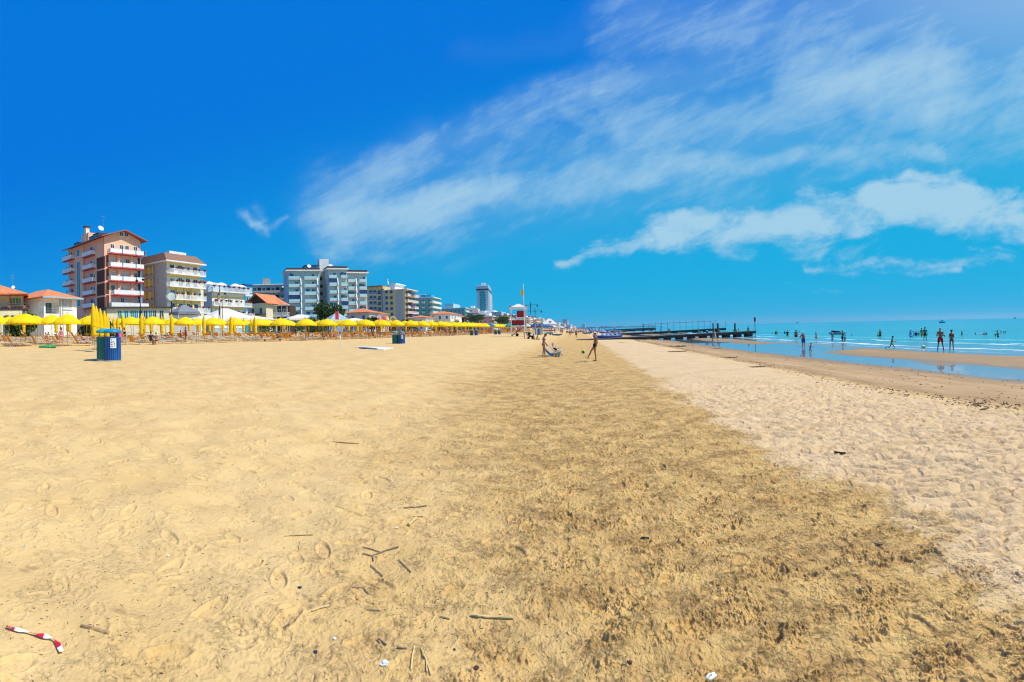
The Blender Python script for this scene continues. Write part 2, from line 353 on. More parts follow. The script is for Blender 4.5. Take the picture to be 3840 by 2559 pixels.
# ---------------------------------------------------------------- builders
rnd = random.Random(7)
def mk(name, rgb, rough=.6, var=.10, scale=1.2, spec=.3, metal=0, alpha=None, trans=0, bumps=None):
    if name in MATS: return MATS[name]
    m, x, b, pos = newmat(name)
    tc_ = x.n('ShaderNodeTexCoord')
    n = x.noise(tc_.outputs['Object'], scale, 4, .6)
    c = x.mix(x.rng(n, .3, .7, 0, 1), tuple(max(0, v*(1-var)) for v in rgb), tuple(min(1, v*(1+var)) for v in rgb))
    x.link(c, b.inputs['Base Color']); b.inputs['Roughness'].default_value = rough
    b.inputs['Specular IOR Level'].default_value = spec; b.inputs['Metallic'].default_value = metal
    if bumps: bump(x, b, x.noise(tc_.outputs['Object'], bumps[0], 3, .6), bumps[1], .02)
    if trans:                                             # cloth that lets sunlight through
        t = x.n('ShaderNodeBsdfTranslucent'); x.link(c, t.inputs['Color']); ms = x.n('ShaderNodeMixShader'); ms.inputs[0].default_value = trans
        out = [q for q in m.node_tree.nodes if q.type == 'OUTPUT_MATERIAL'][0]
        m.node_tree.links.new(b.outputs[0], ms.inputs[1]); m.node_tree.links.new(t.outputs[0], ms.inputs[2]); m.node_tree.links.new(ms.outputs[0], out.inputs[0])
    return m
def stripes(name, c1, c2, scale, axis=2, width=.5, rough=.6, var=.15, band=.05):
    """fine regular lines that belong to a surface (tiles, slats, bricks)"""
    m, x, b, pos = newmat(name); tc_ = x.n('ShaderNodeTexCoord'); s = x.sep(tc_.outputs['Object'])
    f = x.m('FRACT', x.mul(s[axis], scale)); k = x.rng(f, width-band, width+band)
    n = x.noise(tc_.outputs['Object'], 2.5, 4, .65)
    c = x.mix(k, c1, c2); c = x.mix(x.rng(n, .3, .7, 0, var*2), c, tuple(v*.45 for v in c1)); x.link(c, b.inputs['Base Color'])
    b.inputs['Roughness'].default_value = rough; b.inputs['Specular IOR Level'].default_value = .2
    return m
def tiles(name, c1, c2):
    m, x, b, pos = newmat(name); tc_ = x.n('ShaderNodeTexCoord'); s = x.sep(tc_.outputs['Object'])
    v = x.n('ShaderNodeTexVoronoi'); v.inputs['Scale'].default_value = 3.2; x.link(tc_.outputs['Object'], v.inputs['Vector'])
    r, g, bb = x.sep(v.outputs['Color'])
    c = x.mix(r, c1, c2); f = x.m('FRACT', x.mul(x.add(s[0], s[1]), 3.0)); c = x.mix(x.rng(f, .0, .3, .55, 0), c, tuple(q*.4 for q in c1))
    x.link(c, b.inputs['Base Color']); b.inputs['Roughness'].default_value = .8; b.inputs['Specular IOR Level'].default_value = .1
    return m
class MB:
    def __init__(s): s.v = []; s.f = []; s.m = []; s.cur = 0
    def face(s, idx): s.f.append(idx); s.m.append(s.cur)
    def pts(s, P):
        k = len(s.v); s.v += [tuple(p) for p in P]; return k
    def poly(s, P): k = s.pts(P); s.face(list(range(k, k+len(P)))); return s
    def prism(s, P, z0, z1):
        n = len(P); k = s.pts([(p[0], p[1], z0) for p in P]+[(p[0], p[1], z1) for p in P])
        s.face(list(range(k+n-1, k-1, -1))); s.face(list(range(k+n, k+2*n)))
        for i in range(n): j = (i+1) % n; s.face([k+i, k+j, k+n+j, k+n+i])
        return s
    def box(s, x0, x1, y0, y1, z0, z1): return s.prism([(x0, y0), (x1, y0), (x1, y1), (x0, y1)], z0, z1)
    def hull8(s, P):                                      # 4 bottom then 4 top points
        k = s.pts(P)
        for q in ((3, 2, 1, 0), (4, 5, 6, 7), (0, 1, 5, 4), (1, 2, 6, 5), (2, 3, 7, 6), (3, 0, 4, 7)): s.face([k+i for i in q])
        return s
    def tube(s, p, q, r1, r2=None, n=6):
        p, q = Vector(p), Vector(q); r2 = r1 if r2 is None else r2; d = (q-p).normalized()
        a = d.orthogonal().normalized(); b = d.cross(a); k = len(s.v)
        for c, r in ((p, r1), (q, r2)):
            for i in range(n): t = 2*PI*i/n; s.v.append(tuple(c+a*r*math.cos(t)+b*r*math.sin(t)))
        for i in range(n): j = (i+1) % n; s.face([k+i, k+j, k+n+j, k+n+i])
        s.face(list(range(k+n-1, k-1, -1))); s.face(list(range(k+n, k+2*n))); return s
    def path(s, P, r, n=6):
        for a, b in zip(P[:-1], P[1:]): s.tube(a, b, r, r, n)
        return s
    def lathe(s, prof, n=16, c=(0, 0), cap=True, ph=0.0, mod=None):
        k = len(s.v); h = len(prof)
        for i in range(n):
            t = 2*PI*i/n+ph
            for (r, z) in prof:
                rr = r*(mod(i, z) if mod else 1); s.v.append((c[0]+rr*math.cos(t), c[1]+rr*math.sin(t), z))
        for i in range(n):
            j = (i+1) % n
            for q in range(h-1): s.face([k+i*h+q, k+j*h+q, k+j*h+q+1, k+i*h+q+1])
        if cap:
            if prof[0][0] > 1e-4: s.face([k+i*h for i in range(n-1, -1, -1)])
            if prof[-1][0] > 1e-4: s.face([k+i*h+h-1 for i in range(n)])
        return s
    def ball(s, c, r, n=10, sq=(1, 1, 1)):
        prof = [(max(1e-5, math.sin(PI*i/6)), -math.cos(PI*i/6)) for i in range(7)]; k = len(s.v); s.lathe(prof, n, cap=False)
        for i in range(k, len(s.v)): x, y, z = s.v[i]; s.v[i] = (c[0]+x*r*sq[0], c[1]+y*r*sq[1], c[2]+z*r*sq[2])
        return s
    def xf(s, M, k0=0):
        for i in range(k0, len(s.v)): s.v[i] = tuple(M @ Vector(s.v[i]))
        return s
    def mesh(s, name, mats, smooth=False):
        me = bpy.data.meshes.new(name); me.from_pydata(s.v, [], s.f); me.update()
        for m in mats: me.materials.append(m)
        if len(mats) > 1: me.polygons.foreach_set('material_index', s.m)
        if smooth: me.polygons.foreach_set('use_smooth', [True]*len(me.polygons))
        return me
    def build(s, name, mats, parent=None, loc=None, smooth=False, rz=0):
        if not isinstance(mats, (list, tuple)): mats = [mats]
        return put(name, s.mesh(name, mats, smooth), parent, loc, rz)
def put(name, me, parent=None, loc=None, rz=0):
    o = bpy.data.objects.new(name, me); COL.objects.link(o)
    if parent: o.parent = parent
    if loc is not None: o.location = loc
    if rz: o.rotation_euler.z = rz
    return o
def thing(name, label, cat, loc=(0, 0, 0), rz=0, group=None):
    o = bpy.data.objects.new(name, None); COL.objects.link(o); o.location = loc; o.rotation_euler.z = rz; o.empty_display_size = .3
    return tag(o, label, cat, group)
KIDS = {}
def kids(o):
    return [c for c in bpy.data.objects if c.parent == o]
def dup(src, loc=None, rz=None, label=None, group=None, tree=None):
    """copy a thing with its parts; tree = cached [(part, [sub-parts])]"""
    if src.name not in KIDS: KIDS[src.name] = [(c, kids(c)) for c in kids(src)]
    r = src.copy(); COL.objects.link(r)
    if loc is not None: r.location = loc
    if rz is not None: r.rotation_euler.z = rz
    if label: r['label'] = label
    if group: r['group'] = group
    for c, sub in KIDS[src.name]:
        d = c.copy(); COL.objects.link(d); d.parent = r
        for e in sub: g = e.copy(); COL.objects.link(g); g.parent = d
    return r
W = dict(
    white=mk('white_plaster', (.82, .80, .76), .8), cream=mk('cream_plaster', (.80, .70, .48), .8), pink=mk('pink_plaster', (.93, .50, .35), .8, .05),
    yellow=mk('yellow_plaster', (.85, .66, .18), .8, .06), palegrey=mk('pale_grey_plaster', (.50, .46, .45), .8), teal=mk('turquoise_plaster', (.20, .50, .46), .8),
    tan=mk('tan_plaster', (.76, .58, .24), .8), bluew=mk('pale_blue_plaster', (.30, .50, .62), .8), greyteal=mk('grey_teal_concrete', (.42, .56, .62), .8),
    red=mk('red_painted_concrete', (.50, .08, .09), .7), brick=stripes('brown_brick', (.15, .07, .045), (.10, .045, .03), 4.0), dark=mk('dark_timber', (.07, .04, .03), .7),
    glass=mk('window_glass', (.045, .085, .11), .08, .2, spec=.6), shut=mk('pale_roller_shutter', (.52, .52, .52), .6), blue=mk('blue_shutter', (.04, .13, .30), .5),
    green=mk('green_shutter', (.15, .36, .16), .6), tealglass=mk('teal_glass', (.03, .28, .33), .12, .2, spec=.6), railw=mk('white_railing_paint', (.80, .80, .79), .5),
    railg=mk('frosted_balcony_glass', (.42, .70, .74), .2, spec=.5), tile=tiles('terracotta_tiles', (.62, .17, .07), (.72, .30, .14)), brtile=stripes('brown_roof_tiles', (.30, .17, .12), (.20, .10, .07), 2.4, 2, .8),
    slate=mk('dark_roof', (.06, .05, .05), .7), metal=mk('grey_metal', (.42, .43, .44), .35, metal=.6), black=mk('black_paint', (.02, .02, .02), .5),
    rust=mk('roof_fascia', (.34, .12, .10), .6), canvas=mk('white_canvas', (.80, .79, .76), .8, trans=.25), greycanvas=mk('grey_canvas', (.20, .23, .28), .8, trans=.1),
    bluecanvas=mk('blue_awning', (.03, .07, .22), .8, trans=.15), pinkw=mk('pink_cladding', (.62, .30, .26), .8), skyblue=mk('sky_blue_paint', (.02, .36, .62), .6), conc=mk('concrete', (.36, .35, .33), .85, .2))
G = 2.6
WC = {}
def win_mesh(w, h, kind):
    k = (round(w, 2), round(h, 2), kind)
    if k not in WC:
        a = MB(); t = .09
        for q in ((-w/2, w/2, h-t, h), (-w/2, w/2, 0, t), (-w/2, -w/2+t, t, h-t), (w/2-t, w/2, t, h-t)): a.box(q[0], q[1], -.07, .05, q[2], q[3])
        if w > 1.0: a.box(-.03, .03, -.06, .05, t, h-t)
        a.box(-w/2-.1, w/2+.1, -.16, .05, -.09, -.005)
        p = MB(); p.box(-w/2+t, w/2-t, -.03, .04, t, h-t)
        pm = {'g': 'glass', 's': 'shut', 'b': 'blue', 'n': 'green', 't': 'tealglass', 'k': 'black'}[kind]
        sh = None
        if kind == 'g' and rnd.random() < 2: sh = None
        WC[k] = (a.mesh('window', [W['railw'] if kind not in 'bk' else W['blue' if kind == 'b' else 'black']]), p.mesh('pane', [W[pm]]))
    return WC[k]
class Bld:
    def __init__(s, name, label, cat, A, B, group=None, g=G):
        a, b = at(*A), at(*B); s.a = Vector((a.x, a.y, g)); d = Vector((b.x-a.x, b.y-a.y, 0)); s.L = d.length; s.dx = d.normalized(); s.dy = Vector((-s.dx.y, s.dx.x, 0)); s.g = g
        s.t = thing(name, label, cat, s.a, math.atan2(d.y, d.x), group)
    def _hit(s, px, o, d):
        r = azdir((px-VPX)/F); o = o-EYE; det = r.x*d.y-r.y*d.x
        u = (r.y*o.x-r.x*o.y)/det; p = o+d*u; return u, math.hypot(p.x, p.y)
    def fx(s, px, y=0): return s._hit(px, s.a+s.dy*y, s.dx)[0]
    def sy(s, px, x=0): return s._hit(px, s.a+s.dx*x, s.dy)[0]
    def fz(s, px, py, y=0): return zat(px, py, s._hit(px, s.a+s.dy*y, s.dx)[1])-s.g
    def sz(s, px, py, x=0): return zat(px, py, s._hit(px, s.a+s.dx*x, s.dy)[1])-s.g
    def box(s, x0, x1, y0, y1, z0, z1, mat, name='wall', parent=None):
        return MB().box(x0, x1, y0, y1, z0, z1).build(name, mat if not isinstance(mat, str) else W[mat], parent or s.t)
    def win(s, face, u, z, w, h, kind='g', off=0.0, name='window'):
        a, p = win_mesh(w, h, kind)
        loc = (u, off, z) if face == 'F' else (off, u, z)
        o = put(name, a, s.t, loc, 0 if face == 'F' else -PI/2); put('pane', p, o); return o
    def balc(s, face, u0, u1, z, dep=1.2, style='panel', slab='white', rail='railw', off=0.0, th=.22, hr=1.0):
        """balcony slab with its railing as a sub-part; u0<u1 along the face"""
        L = u1-u0; b = MB().box(0, L, -dep, .02, -th, 0); r = MB()
        if style in ('panel', 'glass'):
            r.box(.03, L-.03, -dep+.02, -dep+.07, .10, hr); r.box(.02, .07, -dep+.08, 0, .10, hr); r.box(L-.07, L-.02, -dep+.08, 0, .10, hr)
            r.box(0, L, -dep, -dep+.09, hr+.002, hr+.06)
        else:
            n = max(2, int(L/.33))
            for i in range(n+1):
                x = .03+i*(L-.2)/n; r.box(x, x+.15, -dep+.03, -dep+.08, .12, hr)
            r.box(0, L, -dep, -dep+.1, hr, hr+.09); r.box(0, L, -dep+.01, -dep+.09, .04, .12)
            for i in range(4):
                y = -dep+.12+i*(dep-.2)/4; r.box(.03, .08, y, y+.14, .12, hr); r.box(L-.08, L-.03, y, y+.14, .12, hr)
            r.box(0, .1, -dep+.1, 0, hr, hr+.09); r.box(L-.1, L, -dep+.1, 0, hr, hr+.09)
        loc = (u0, off, z) if face == 'F' else (off, u1, z)
        o = b.build('balcony', W[slab], s.t, loc, rz=0 if face == 'F' else -PI/2); r.build('railing', W[rail], o); return o
    def hip(s, x0, x1, y0, y1, z, rise, mat='tile', over=.6, ridge=None, name='roof', th=.18):
        x0 -= over; x1 += over; y0 -= over; y1 += over; lx, ly = x1-x0, y1-y0; i = min(lx, ly)/2
        if ridge is not None: i = ridge
        cx, cy = (x0+x1)/2, (y0+y1)/2
        R1, R2 = ((x0+i, cy), (x1-i, cy)) if lx >= ly else ((cx, y0+i), (cx, y1-i))
        m = MB(); k = m.pts([(x0, y0, z), (x1, y0, z), (x1, y1, z), (x0, y1, z), (x0, y0, z+th), (x1, y0, z+th), (x1, y1, z+th), (x0, y1, z+th), (*R1, z+rise), (*R2, z+rise)])
        m.face([k+3, k+2, k+1, k])
        for a, b in ((0, 1), (1, 2), (2, 3), (3, 0)): m.face([k+a, k+b, k+b+4, k+a+4])
        if lx >= ly: F4 = ([4, 5, 9, 8], [5, 6, 9], [6, 7, 8, 9], [7, 4, 8])
        else: F4 = ([4, 5, 8], [5, 6, 9, 8], [6, 7, 9], [7, 4, 8, 9])
        for f in F4: m.face([k+q for q in f])
        return m.build(name, W[mat], s.t)
    def gable(s, x0, x1, y0, y1, z, rise, mat, over=.9, th=.25, name='roof', zx1=None):
        """ridge runs inward (local y)"""
        x0 -= over; x1 += over; y0 -= over; y1 += over; c = (x0+x1)/2; zz = zx1 if zx1 is not None else z
        m = MB(); m.hull8([(x0, y0, z), (c, y0, z+rise), (c, y1, z+rise), (x0, y1, z), (x0, y0, z+th), (c, y0, z+rise+th), (c, y1, z+rise+th), (x0, y1, z+th)])
        m.hull8([(c+.001, y0, z+rise), (x1, y0, zz), (x1, y1, zz), (c+.001, y1, z+rise), (c+.001, y0, z+rise+th), (x1, y0, zz+th), (x1, y1, zz+th), (c+.001, y1, z+rise+th)])
        return m.build(name, W[mat], s.t)
def dish(b, x, y, z, r=.5, name='satellite_dish'):
    m = MB().tube((0, 0, -.7), (0, 0, 0), .03); k = len(m.v); m.lathe([(.01, 0), (r*.6, .05), (r, .18), (r*.97, .2), (r*.5, .09), (.01, .04)], 12, cap=False); m.xf(Matrix.Rotation(R(60), 4, 'X'), k)
    return m.build(name, W['railw'], b.t, (x, y, z+.7), smooth=False)
def antenna(b, x, y, z, h=3.5):
    m = MB().tube((0, 0, 0), (0, 0, h), .035, .02); 
    for q in (h*.97, h*.8): m.tube((-.5, 0, q), (.5, 0, q), .015); [m.tube((d, -.3, q), (d, .3, q), .012) for d in (-.4, -.2, 0, .2, .4)]
    return m.build('antenna', W['metal'], b.t, (x, y, z))
POTS = []
# ---- pink hotel
b = Bld('hotel', 'tall pink hotel with low gable roof, white balconies on red slabs and brown brick panels', 'hotel', (395, 109), (532, 114.6))
D = 18; L = b.L; ze = b.fz(395, 888); wall = MB(); za = b.fz(480, 868)
wall.poly([(0, 0, 0), (L, 0, 0), (L, 0, ze), (L/2, 0, za), (0, 0, ze)]); wall.poly([(0, D, 0), (0, D, ze), (L/2, D, za), (L, D, ze), (L, D, 0)])
wall.poly([(0, D, 0), (0, 0, 0), (0, 0, ze), (0, D, ze)]); wall.poly([(L, 0, 0), (L, D, 0), (L, D, ze), (L, 0, ze)])
wall.build('wall', W['pink'], b.t); b.gable(0, L, 0, D, ze-.25, za-ze+.1, 'rust', 1.3, .22)
zr = [b.fz(400, y)-1.0 for y in (933, 985, 1036, 1088, 1136)]
fr = [(b.fx(408), b.fx(452)), (b.fx(455), b.fx(502)), (b.fx(505), L+.1)]
for k, z in enumerate(zr):
    if k < 3:
        for u0, u1 in fr: b.balc('F', u0, u1, z, 1.25, 'panel', 'red')
    elif k == 3: b.balc('F', b.fx(420), L-.1, z, 1.25, 'panel', 'red')
    else: b.balc('F', b.fx(408), L+1.2, z, 1.4, 'panel', 'red')
    for j, px in enumerate((426, 461, 481, 513)): b.win('F', b.fx(px), z+.05, 1.15, 2.2, 'gs'[(k*3+j*5) % 4 != 1 and k > 0])
    if 0 < k: b.box(b.fx(400), b.fx(411), -.03, .05, z+.1, z+2.75, 'brick', 'brick_panel'); b.box(b.fx(520), b.fx(529), -.03, .05, z+.1, z+2.75, 'brick', 'brick_panel')
for px in (442, 491): b.box(b.fx(px), b.fx(px+9), -.35, -.0, zr[3]-.3, zr[0], 'pink', 'pillar')
for px in (461, 480): b.win('F', b.fx(px), zr[0]+4.3, 1.1, 1.0, 'g')
for k, py in enumerate((963, 1010, 1057, 1101)):
    z = b.sz(265, py)-1.0; y0, y1 = b.sy(283), b.sy(249); b.balc('S', min(y0, y1), max(y0, y1), z, 1.0, 'panel', 'red'); b.win('S', b.sy(273), z+.02, .9, 2.0, 'b' if k % 2 else 'g'); b.win('S', b.sy(254), z+.8, .6, 1.1, 'g')
for k, py in enumerate((946, 995, 1045, 1092, 1140)):
    z = b.sz(342, py)-1.0; b.balc('S', b.sy(362), b.sy(324), z, 1.0, 'panel', 'red'); b.win('S', b.sy(347), z+.02, .9, 2.0, 'g' if k % 2 else 'b'); b.win('S', b.sy(358), z+.9, .55, 1.1, 'g'); b.win('S', b.sy(318), z+.9, .3, 1.1, 'k')
for y0_, y1_ in ((964, 1007), (1014, 1057), (1064, 1108), (1115, 1155)): b.box(-.06, .05, b.sy(398), b.sy(367), b.sz(385, y1_), b.sz(385, y0_), 'brick', 'brick_panel')
b.win('S', b.sy(297), b.sz(297, 963), 1.7, b.sz(297, 937)-b.sz(297, 963), 't', name='stair_window'); b.win('S', b.sy(298), b.sz(298, 1150), 1.7, b.sz(298, 981)-b.sz(298, 1150), 't', name='stair_window')
b.box(-.5, .02, b.sy(322), b.sy(319), 6, ze-.3, 'pink', 'pilaster')
for y, h, wd in ((3.2, 1.7, 2.6), (5.5, 1.4, 2.0), (13, 1.3, 2.4)): q = b.box(.4, 3.0, y, y+wd, ze+.1, ze+h, 'slate', 'dormer'); MB().box(-.03, .01, .3, wd-.3, .45, h-.3).build('pane', W['tealglass'], q, (.4, y, ze+.0))
b.box(.6, 3.4, 8.2, 11.6, ze+.2, ze+2.7, 'pink', 'stair_house'); b.box(.5, 1.5, 9.2, 10.1, ze+.2, ze+4.2, 'cream', 'chimney'); b.box(.3, 1.7, 9.0, 10.3, ze+4.205, ze+4.5, 'slate', 'chimney_cap')
dish(b, 2.2, 5.0, ze+2.4, .75); antenna(b, 3.5, 6.0, ze+1.5, 5)
MB().tube((-.12, -.15, 5), (-.12, -.15, ze-.1), .06).build('drainpipe', W['rust'], b.t)
# ---- glazed podium in front of the two hotels
b = Bld('restaurant', 'low glazed restaurant with flat dark roof below the pink hotel', 'restaurant', (403, 104), (640, 107), g=G)
L = b.L; h = b.fz(450, 1157); b.box(0, L, 0, 3.8, 0, h, 'cream'); b.box(0, 2.6, 3.8, b.sy(289), 0, h, 'cream'); b.box(-.6, L+.5, -.6, 3.9, h+.003, h+.35, 'slate', 'roof'); b.box(-.6, 2.6, 3.9, b.sy(287), h+.003, h+.35, 'slate', 'roof')
for px, kk in ((450, 't'), (475, 't'), (497, 't'), (513, 't'), (528, 'g'), (547, 'g'), (566, 't'), (580, 'g'), (607, 'g')): b.win('F', b.fx(px), h-3.0, (b.fx(px+9)-b.fx(px-9)), 2.6, kk)
for px in (328, 346, 361, 374, 388): b.win('S', b.sy(px), h-3.0, abs(b.sy(px+7)-b.sy(px-7))*.9, 2.4, 'g')
b.box(-.05, .03, b.sy(320), b.sy(292), .5, h-.2, 'brick', 'brick_panel')
# ---- yellow hotel
def flowered(b, rows, u0f, slabs, pots, hotel, npx):
    for k, z in enumerate(rows):
        u0, u1 = slabs[k]; b.balc('F', u0, u1, z, 1.2, 'bal')
        for i in range(npx):
            u = u0+.5+(u1-u0-1)*i/(npx-1); p = b.a+b.dx*u-b.dy*1.2+Vector((0, 0, z+1.1)); POTS.append((p, hotel, ('top', 'second', 'third', 'lowest')[k] if len(rows) == 4 else ('top', 'middle', 'lowest')[k]))
b = Bld('hotel', 'yellow and white hotel with brown tiled mansard roof and flower pots along its balconies', 'hotel', (626, 113), (755, 120.6))
L = b.L; ze = b.fz(626, 982); D = b.sy(537)
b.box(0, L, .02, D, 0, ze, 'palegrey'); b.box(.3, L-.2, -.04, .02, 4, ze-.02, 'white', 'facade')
rows = [b.fz(640, y)-1.05 for y in (1009, 1057, 1105, 1154)]
for z in rows: b.box(.3, L-.2, -.10, -.042, z+2.25, z+2.95, 'yellow', 'yellow_band'); b.box(-.05, .01, b.sy(580), b.sy(538), z+.5, z+2.2, 'yellow', 'yellow_band')
flowered(b, rows, 0, [(.2, L+.9), (.2, L+.9), (.2, L+.9), (.2, L+2.2)], 1, 'yellow', 7)
for k, z in enumerate(rows):
    for j, px in enumerate((649, 679, 707, 736)): b.win('F', b.fx(px), z+.03, 1.5, 2.15, 'g' if (k*5+j*3) % 7 < 5 else 's', -.04)
    for px in (554, 572): b.win('S', b.sy(px), z+.4, .5, 1.8, 'k')
    if k > 1:
        for px in (664, 693, 721): b.box(b.fx(px)-.25, b.fx(px)+.35, -.5, -.11, z, z+2.9, 'yellow', 'pillar')
m = MB(); o_ = 1.3; r_ = 2.2
m.box(-.9, L+1.0, -o_, D+.5, ze+.002, ze+.3); m.build('eaves', W['railw'], b.t)
m = MB().hull8([(-.9, -o_, ze+.302), (L+1, -o_, ze+.302), (L+1, D+.5, ze+.302), (-.9, D+.5, ze+.302), (-.3, .2, ze+r_), (L-1.2, .2, ze+r_), (L-1.2, D-.6, ze+r_), (-.3, D-.6, ze+r_)]); m.build('roof', W['brtile'], b.t)
b.box(2.5, 8, 1.5, 3, ze+r_+.003, ze+r_+.9, 'railw', 'roof_awning'); MB().tube((0, 0, 0), (0, 0, 1.6), .25).tube((0, 0, 1.6), (0, 0, 1.9), .4).build('chimney', W['metal'], b.t, (1, 9, ze+r_-.2))
MB().tube((-.15, b.sy(582), 1), (-.15, b.sy(582), ze-.1), .12).build('drainpipe', W['metal'], b.t)
q = b.box(L, L+3, 2, 9, 0, ze-3.5, 'cream', 'rear_wing'); b.hip(L, L+3, 2, 9, ze-3.5, 1.2, 'brtile', .5)
# ---- cream hotel with roof terrace
b = Bld('hotel', 'three storey cream hotel with parasols on its roof terrace beside the yellow hotel', 'hotel', (797, 134), (920, 143))
L = b.L; zt = b.fz(797, 1092); D = 14
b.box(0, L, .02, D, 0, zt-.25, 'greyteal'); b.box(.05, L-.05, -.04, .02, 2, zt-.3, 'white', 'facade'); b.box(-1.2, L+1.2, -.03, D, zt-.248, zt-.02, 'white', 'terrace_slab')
rows = [zt, b.fz(800, 1132)-1.05, b.fz(800, 1174)-1.05]
flowered(b, rows, 0, [(-.6, L+1), (-.2, L+2.0), (-.2, L+3.0)], 1, 'cream', 8)
for k, z in enumerate(rows[1:]):
    b.box(.05, L-.05, -.10, -.042, z+2.2, z+2.7, 'yellow', 'yellow_band')
    for j, px in enumerate((815, 840, 862, 896)): b.win('F', b.fx(px), z+.03, 1.4, 2.0, 'g' if j % 2 == 0 else 's', -.04)
b.box(-.6, L+1, D-.1, D, zt, zt+1.0, 'railw', 'parapet'); b.box(-1.2, -1.1, 0, D, zt, zt+1.0, 'railw', 'parapet')
b.box(4.5, 10, 6, 11, zt, zt+3.0, 'bluew', 'roof_room'); b.box(4.1, 10.4, 5.6, 11.4, zt+3.003, zt+3.25, 'railw', 'roof'); antenna(b, 5, 8, zt+3.2, 4.5)
RT_SPOTS = [(b.a+b.dx*u+b.dy*v+Vector((0, 0, zt))) for u, v in ((1.2, 2.4), (6.0, 2.6), (11.5, 2.4), (15.0, 3.6))]
# ---- blue house behind
b = Bld('house', 'narrow sky blue and white house behind the cream hotel', 'house', (922, 165), (950, 168)); L = b.L; h = b.fz(930, 1070)
b.box(0, L, 0, 8, 0, h, 'skyblue'); b.box(-.3, L+.3, -.3, 8.2, h+.003, h+.4, 'blue', 'roof')
for z in (h-2.6, h-5.6, h-8.6): b.win('F', L*.3, z, 1, 1.6, 'g'); b.win('F', L*.75, z, 1, 1.6, 's'); b.box(.1, L-.1, -.06, -.004, z-1.2, z-.5, 'railw', 'white_band')
# ---- long dark block
b = Bld('apartment_block', 'long low dark grey apartment block with flat roof and cream awning', 'building', (948, 205), (1120, 205)); L = b.L; h = b.fz(1000, 1070)
b.box(0, L, 0, 10, 0, h, 'greyteal'); b.box(-1, L, -1.2, 10, h+.003, h+.35, 'railw', 'roof')
for k, z in enumerate((h-3.2, h-6.4, h-9.6)):
    b.balc('F', 0, L, z, 1.4, 'panel', 'conc', 'conc', hr=.8)
    for i in range(9): b.win('F', 1.2+i*(L-2)/9, z+.05, 1.5, 2.1, 'gk'[i % 2])
b.box(L*.24, L*.40, 2, 6, h+.4, h+3.2, 'conc', 'roof_room'); MB().hull8([(0, -1.9, -1.0), (3.6, -1.9, -1.0), (3.6, -1.85, -1.0), (0, -1.85, -1.0), (0, -.05, 0), (3.6, -.05, 0), (3.6, 0, 0), (0, 0, 0)]).build('awning', W['canvas'], b.t, (L*.66, -.1, h-.3))
# ---- chalet houses
b = Bld('house', 'low chalet with orange gable roof and brown timber walls below the dark block', 'house', (932, 150), (1000, 146)); L = b.L; h = b.fz(960, 1139)
b.box(0, L, 0, 9, 0, h, 'cream'); MB().poly([(0, -.0, h), (L, -.0, h), (L/2, 0, h+2.9)]).build('gable_wall', W['dark'], b.t, (0, -.01, 0)); b.gable(0, L, 0, 9, h-.3, 3.2, 'tile', .9, .2)
for u in (.28, .72): b.win('F', L*u, h-3.2, 1.2, 1.8, 'g')
b.box(0, L, -1.6, -.05, h-3.5, h-3.3, 'dark', 'balcony')
b = Bld('house', 'brown timber house with orange hipped roof and white railed veranda', 'house', (1004, 152), (1088, 150)); L = b.L; h = b.fz(1040, 1146)
b.box(0, L, 0, 8, 0, h, 'dark'); b.hip(0, L*.7, 0, 8, h, 2.4, 'tile', .8); b.box(-.3, L+.2, -2.6, -.4, h-.2, h, 'railw', 'veranda_roof'); b.balc('F', 0, L, h-3.4, 2.4, 'bal', 'white')
for i in range(5): u = .2+i*(L-.4)/4; b.box(u-.08, u+.08, -2.4, -2.25, 0, h-.2, 'railw', 'post')
for u in (.25, .55, .8): b.win('F', L*u, h-3.2, 1.2, 2.0, 'n' if u == .25 else 'g')
dish(b, 1.5, -1.5, h, .6)
# ---- stepped grey apartment building
b = Bld('apartment_building', 'big stepped grey apartment building with glass balconies and a white lift tower', 'building', (1082, 187), (1380, 194)); L = b.L
x1, x2, x3 = b.fx(1203), b.fx(1235, -2), b.fx(1306, -2)
h1, h2, h3 = b.fz(1100, 1018), b.fz(1260, 1012, -2), b.fz(1340, 1026)
b.box(0, x1, 0, 12, 0, h1, 'greyteal'); b.box(x1, x2, 4, 12, 0, h1+.6, 'conc'); b.box(x2, x3, -2, 12, 0, h2, 'greyteal'); b.box(x3, L, 0, 12, 0, h3, 'greyteal')
for (u0, u1, y, h) in ((0, x1, 0, h1), (x2, x3, -2, h2), (x3+.01, L, 0, h3)):
    b.box(u0-.8, u1+.4, y-1.5, 12, h+.003, h+.45, 'railw', 'cornice'); b.box(u0-.3, u1-.0, y-.8, 12, h+.453, h+1.3, 'slate', 'roof')
cols = [(1085, 1127, 0, 1131), (1144, 1190, 0, 1193), (1237, 1266, -2, 1269), (1281, 1305, -2, None), (1308, 1334, 0, 1338), (1349, 1377, 0, None)]
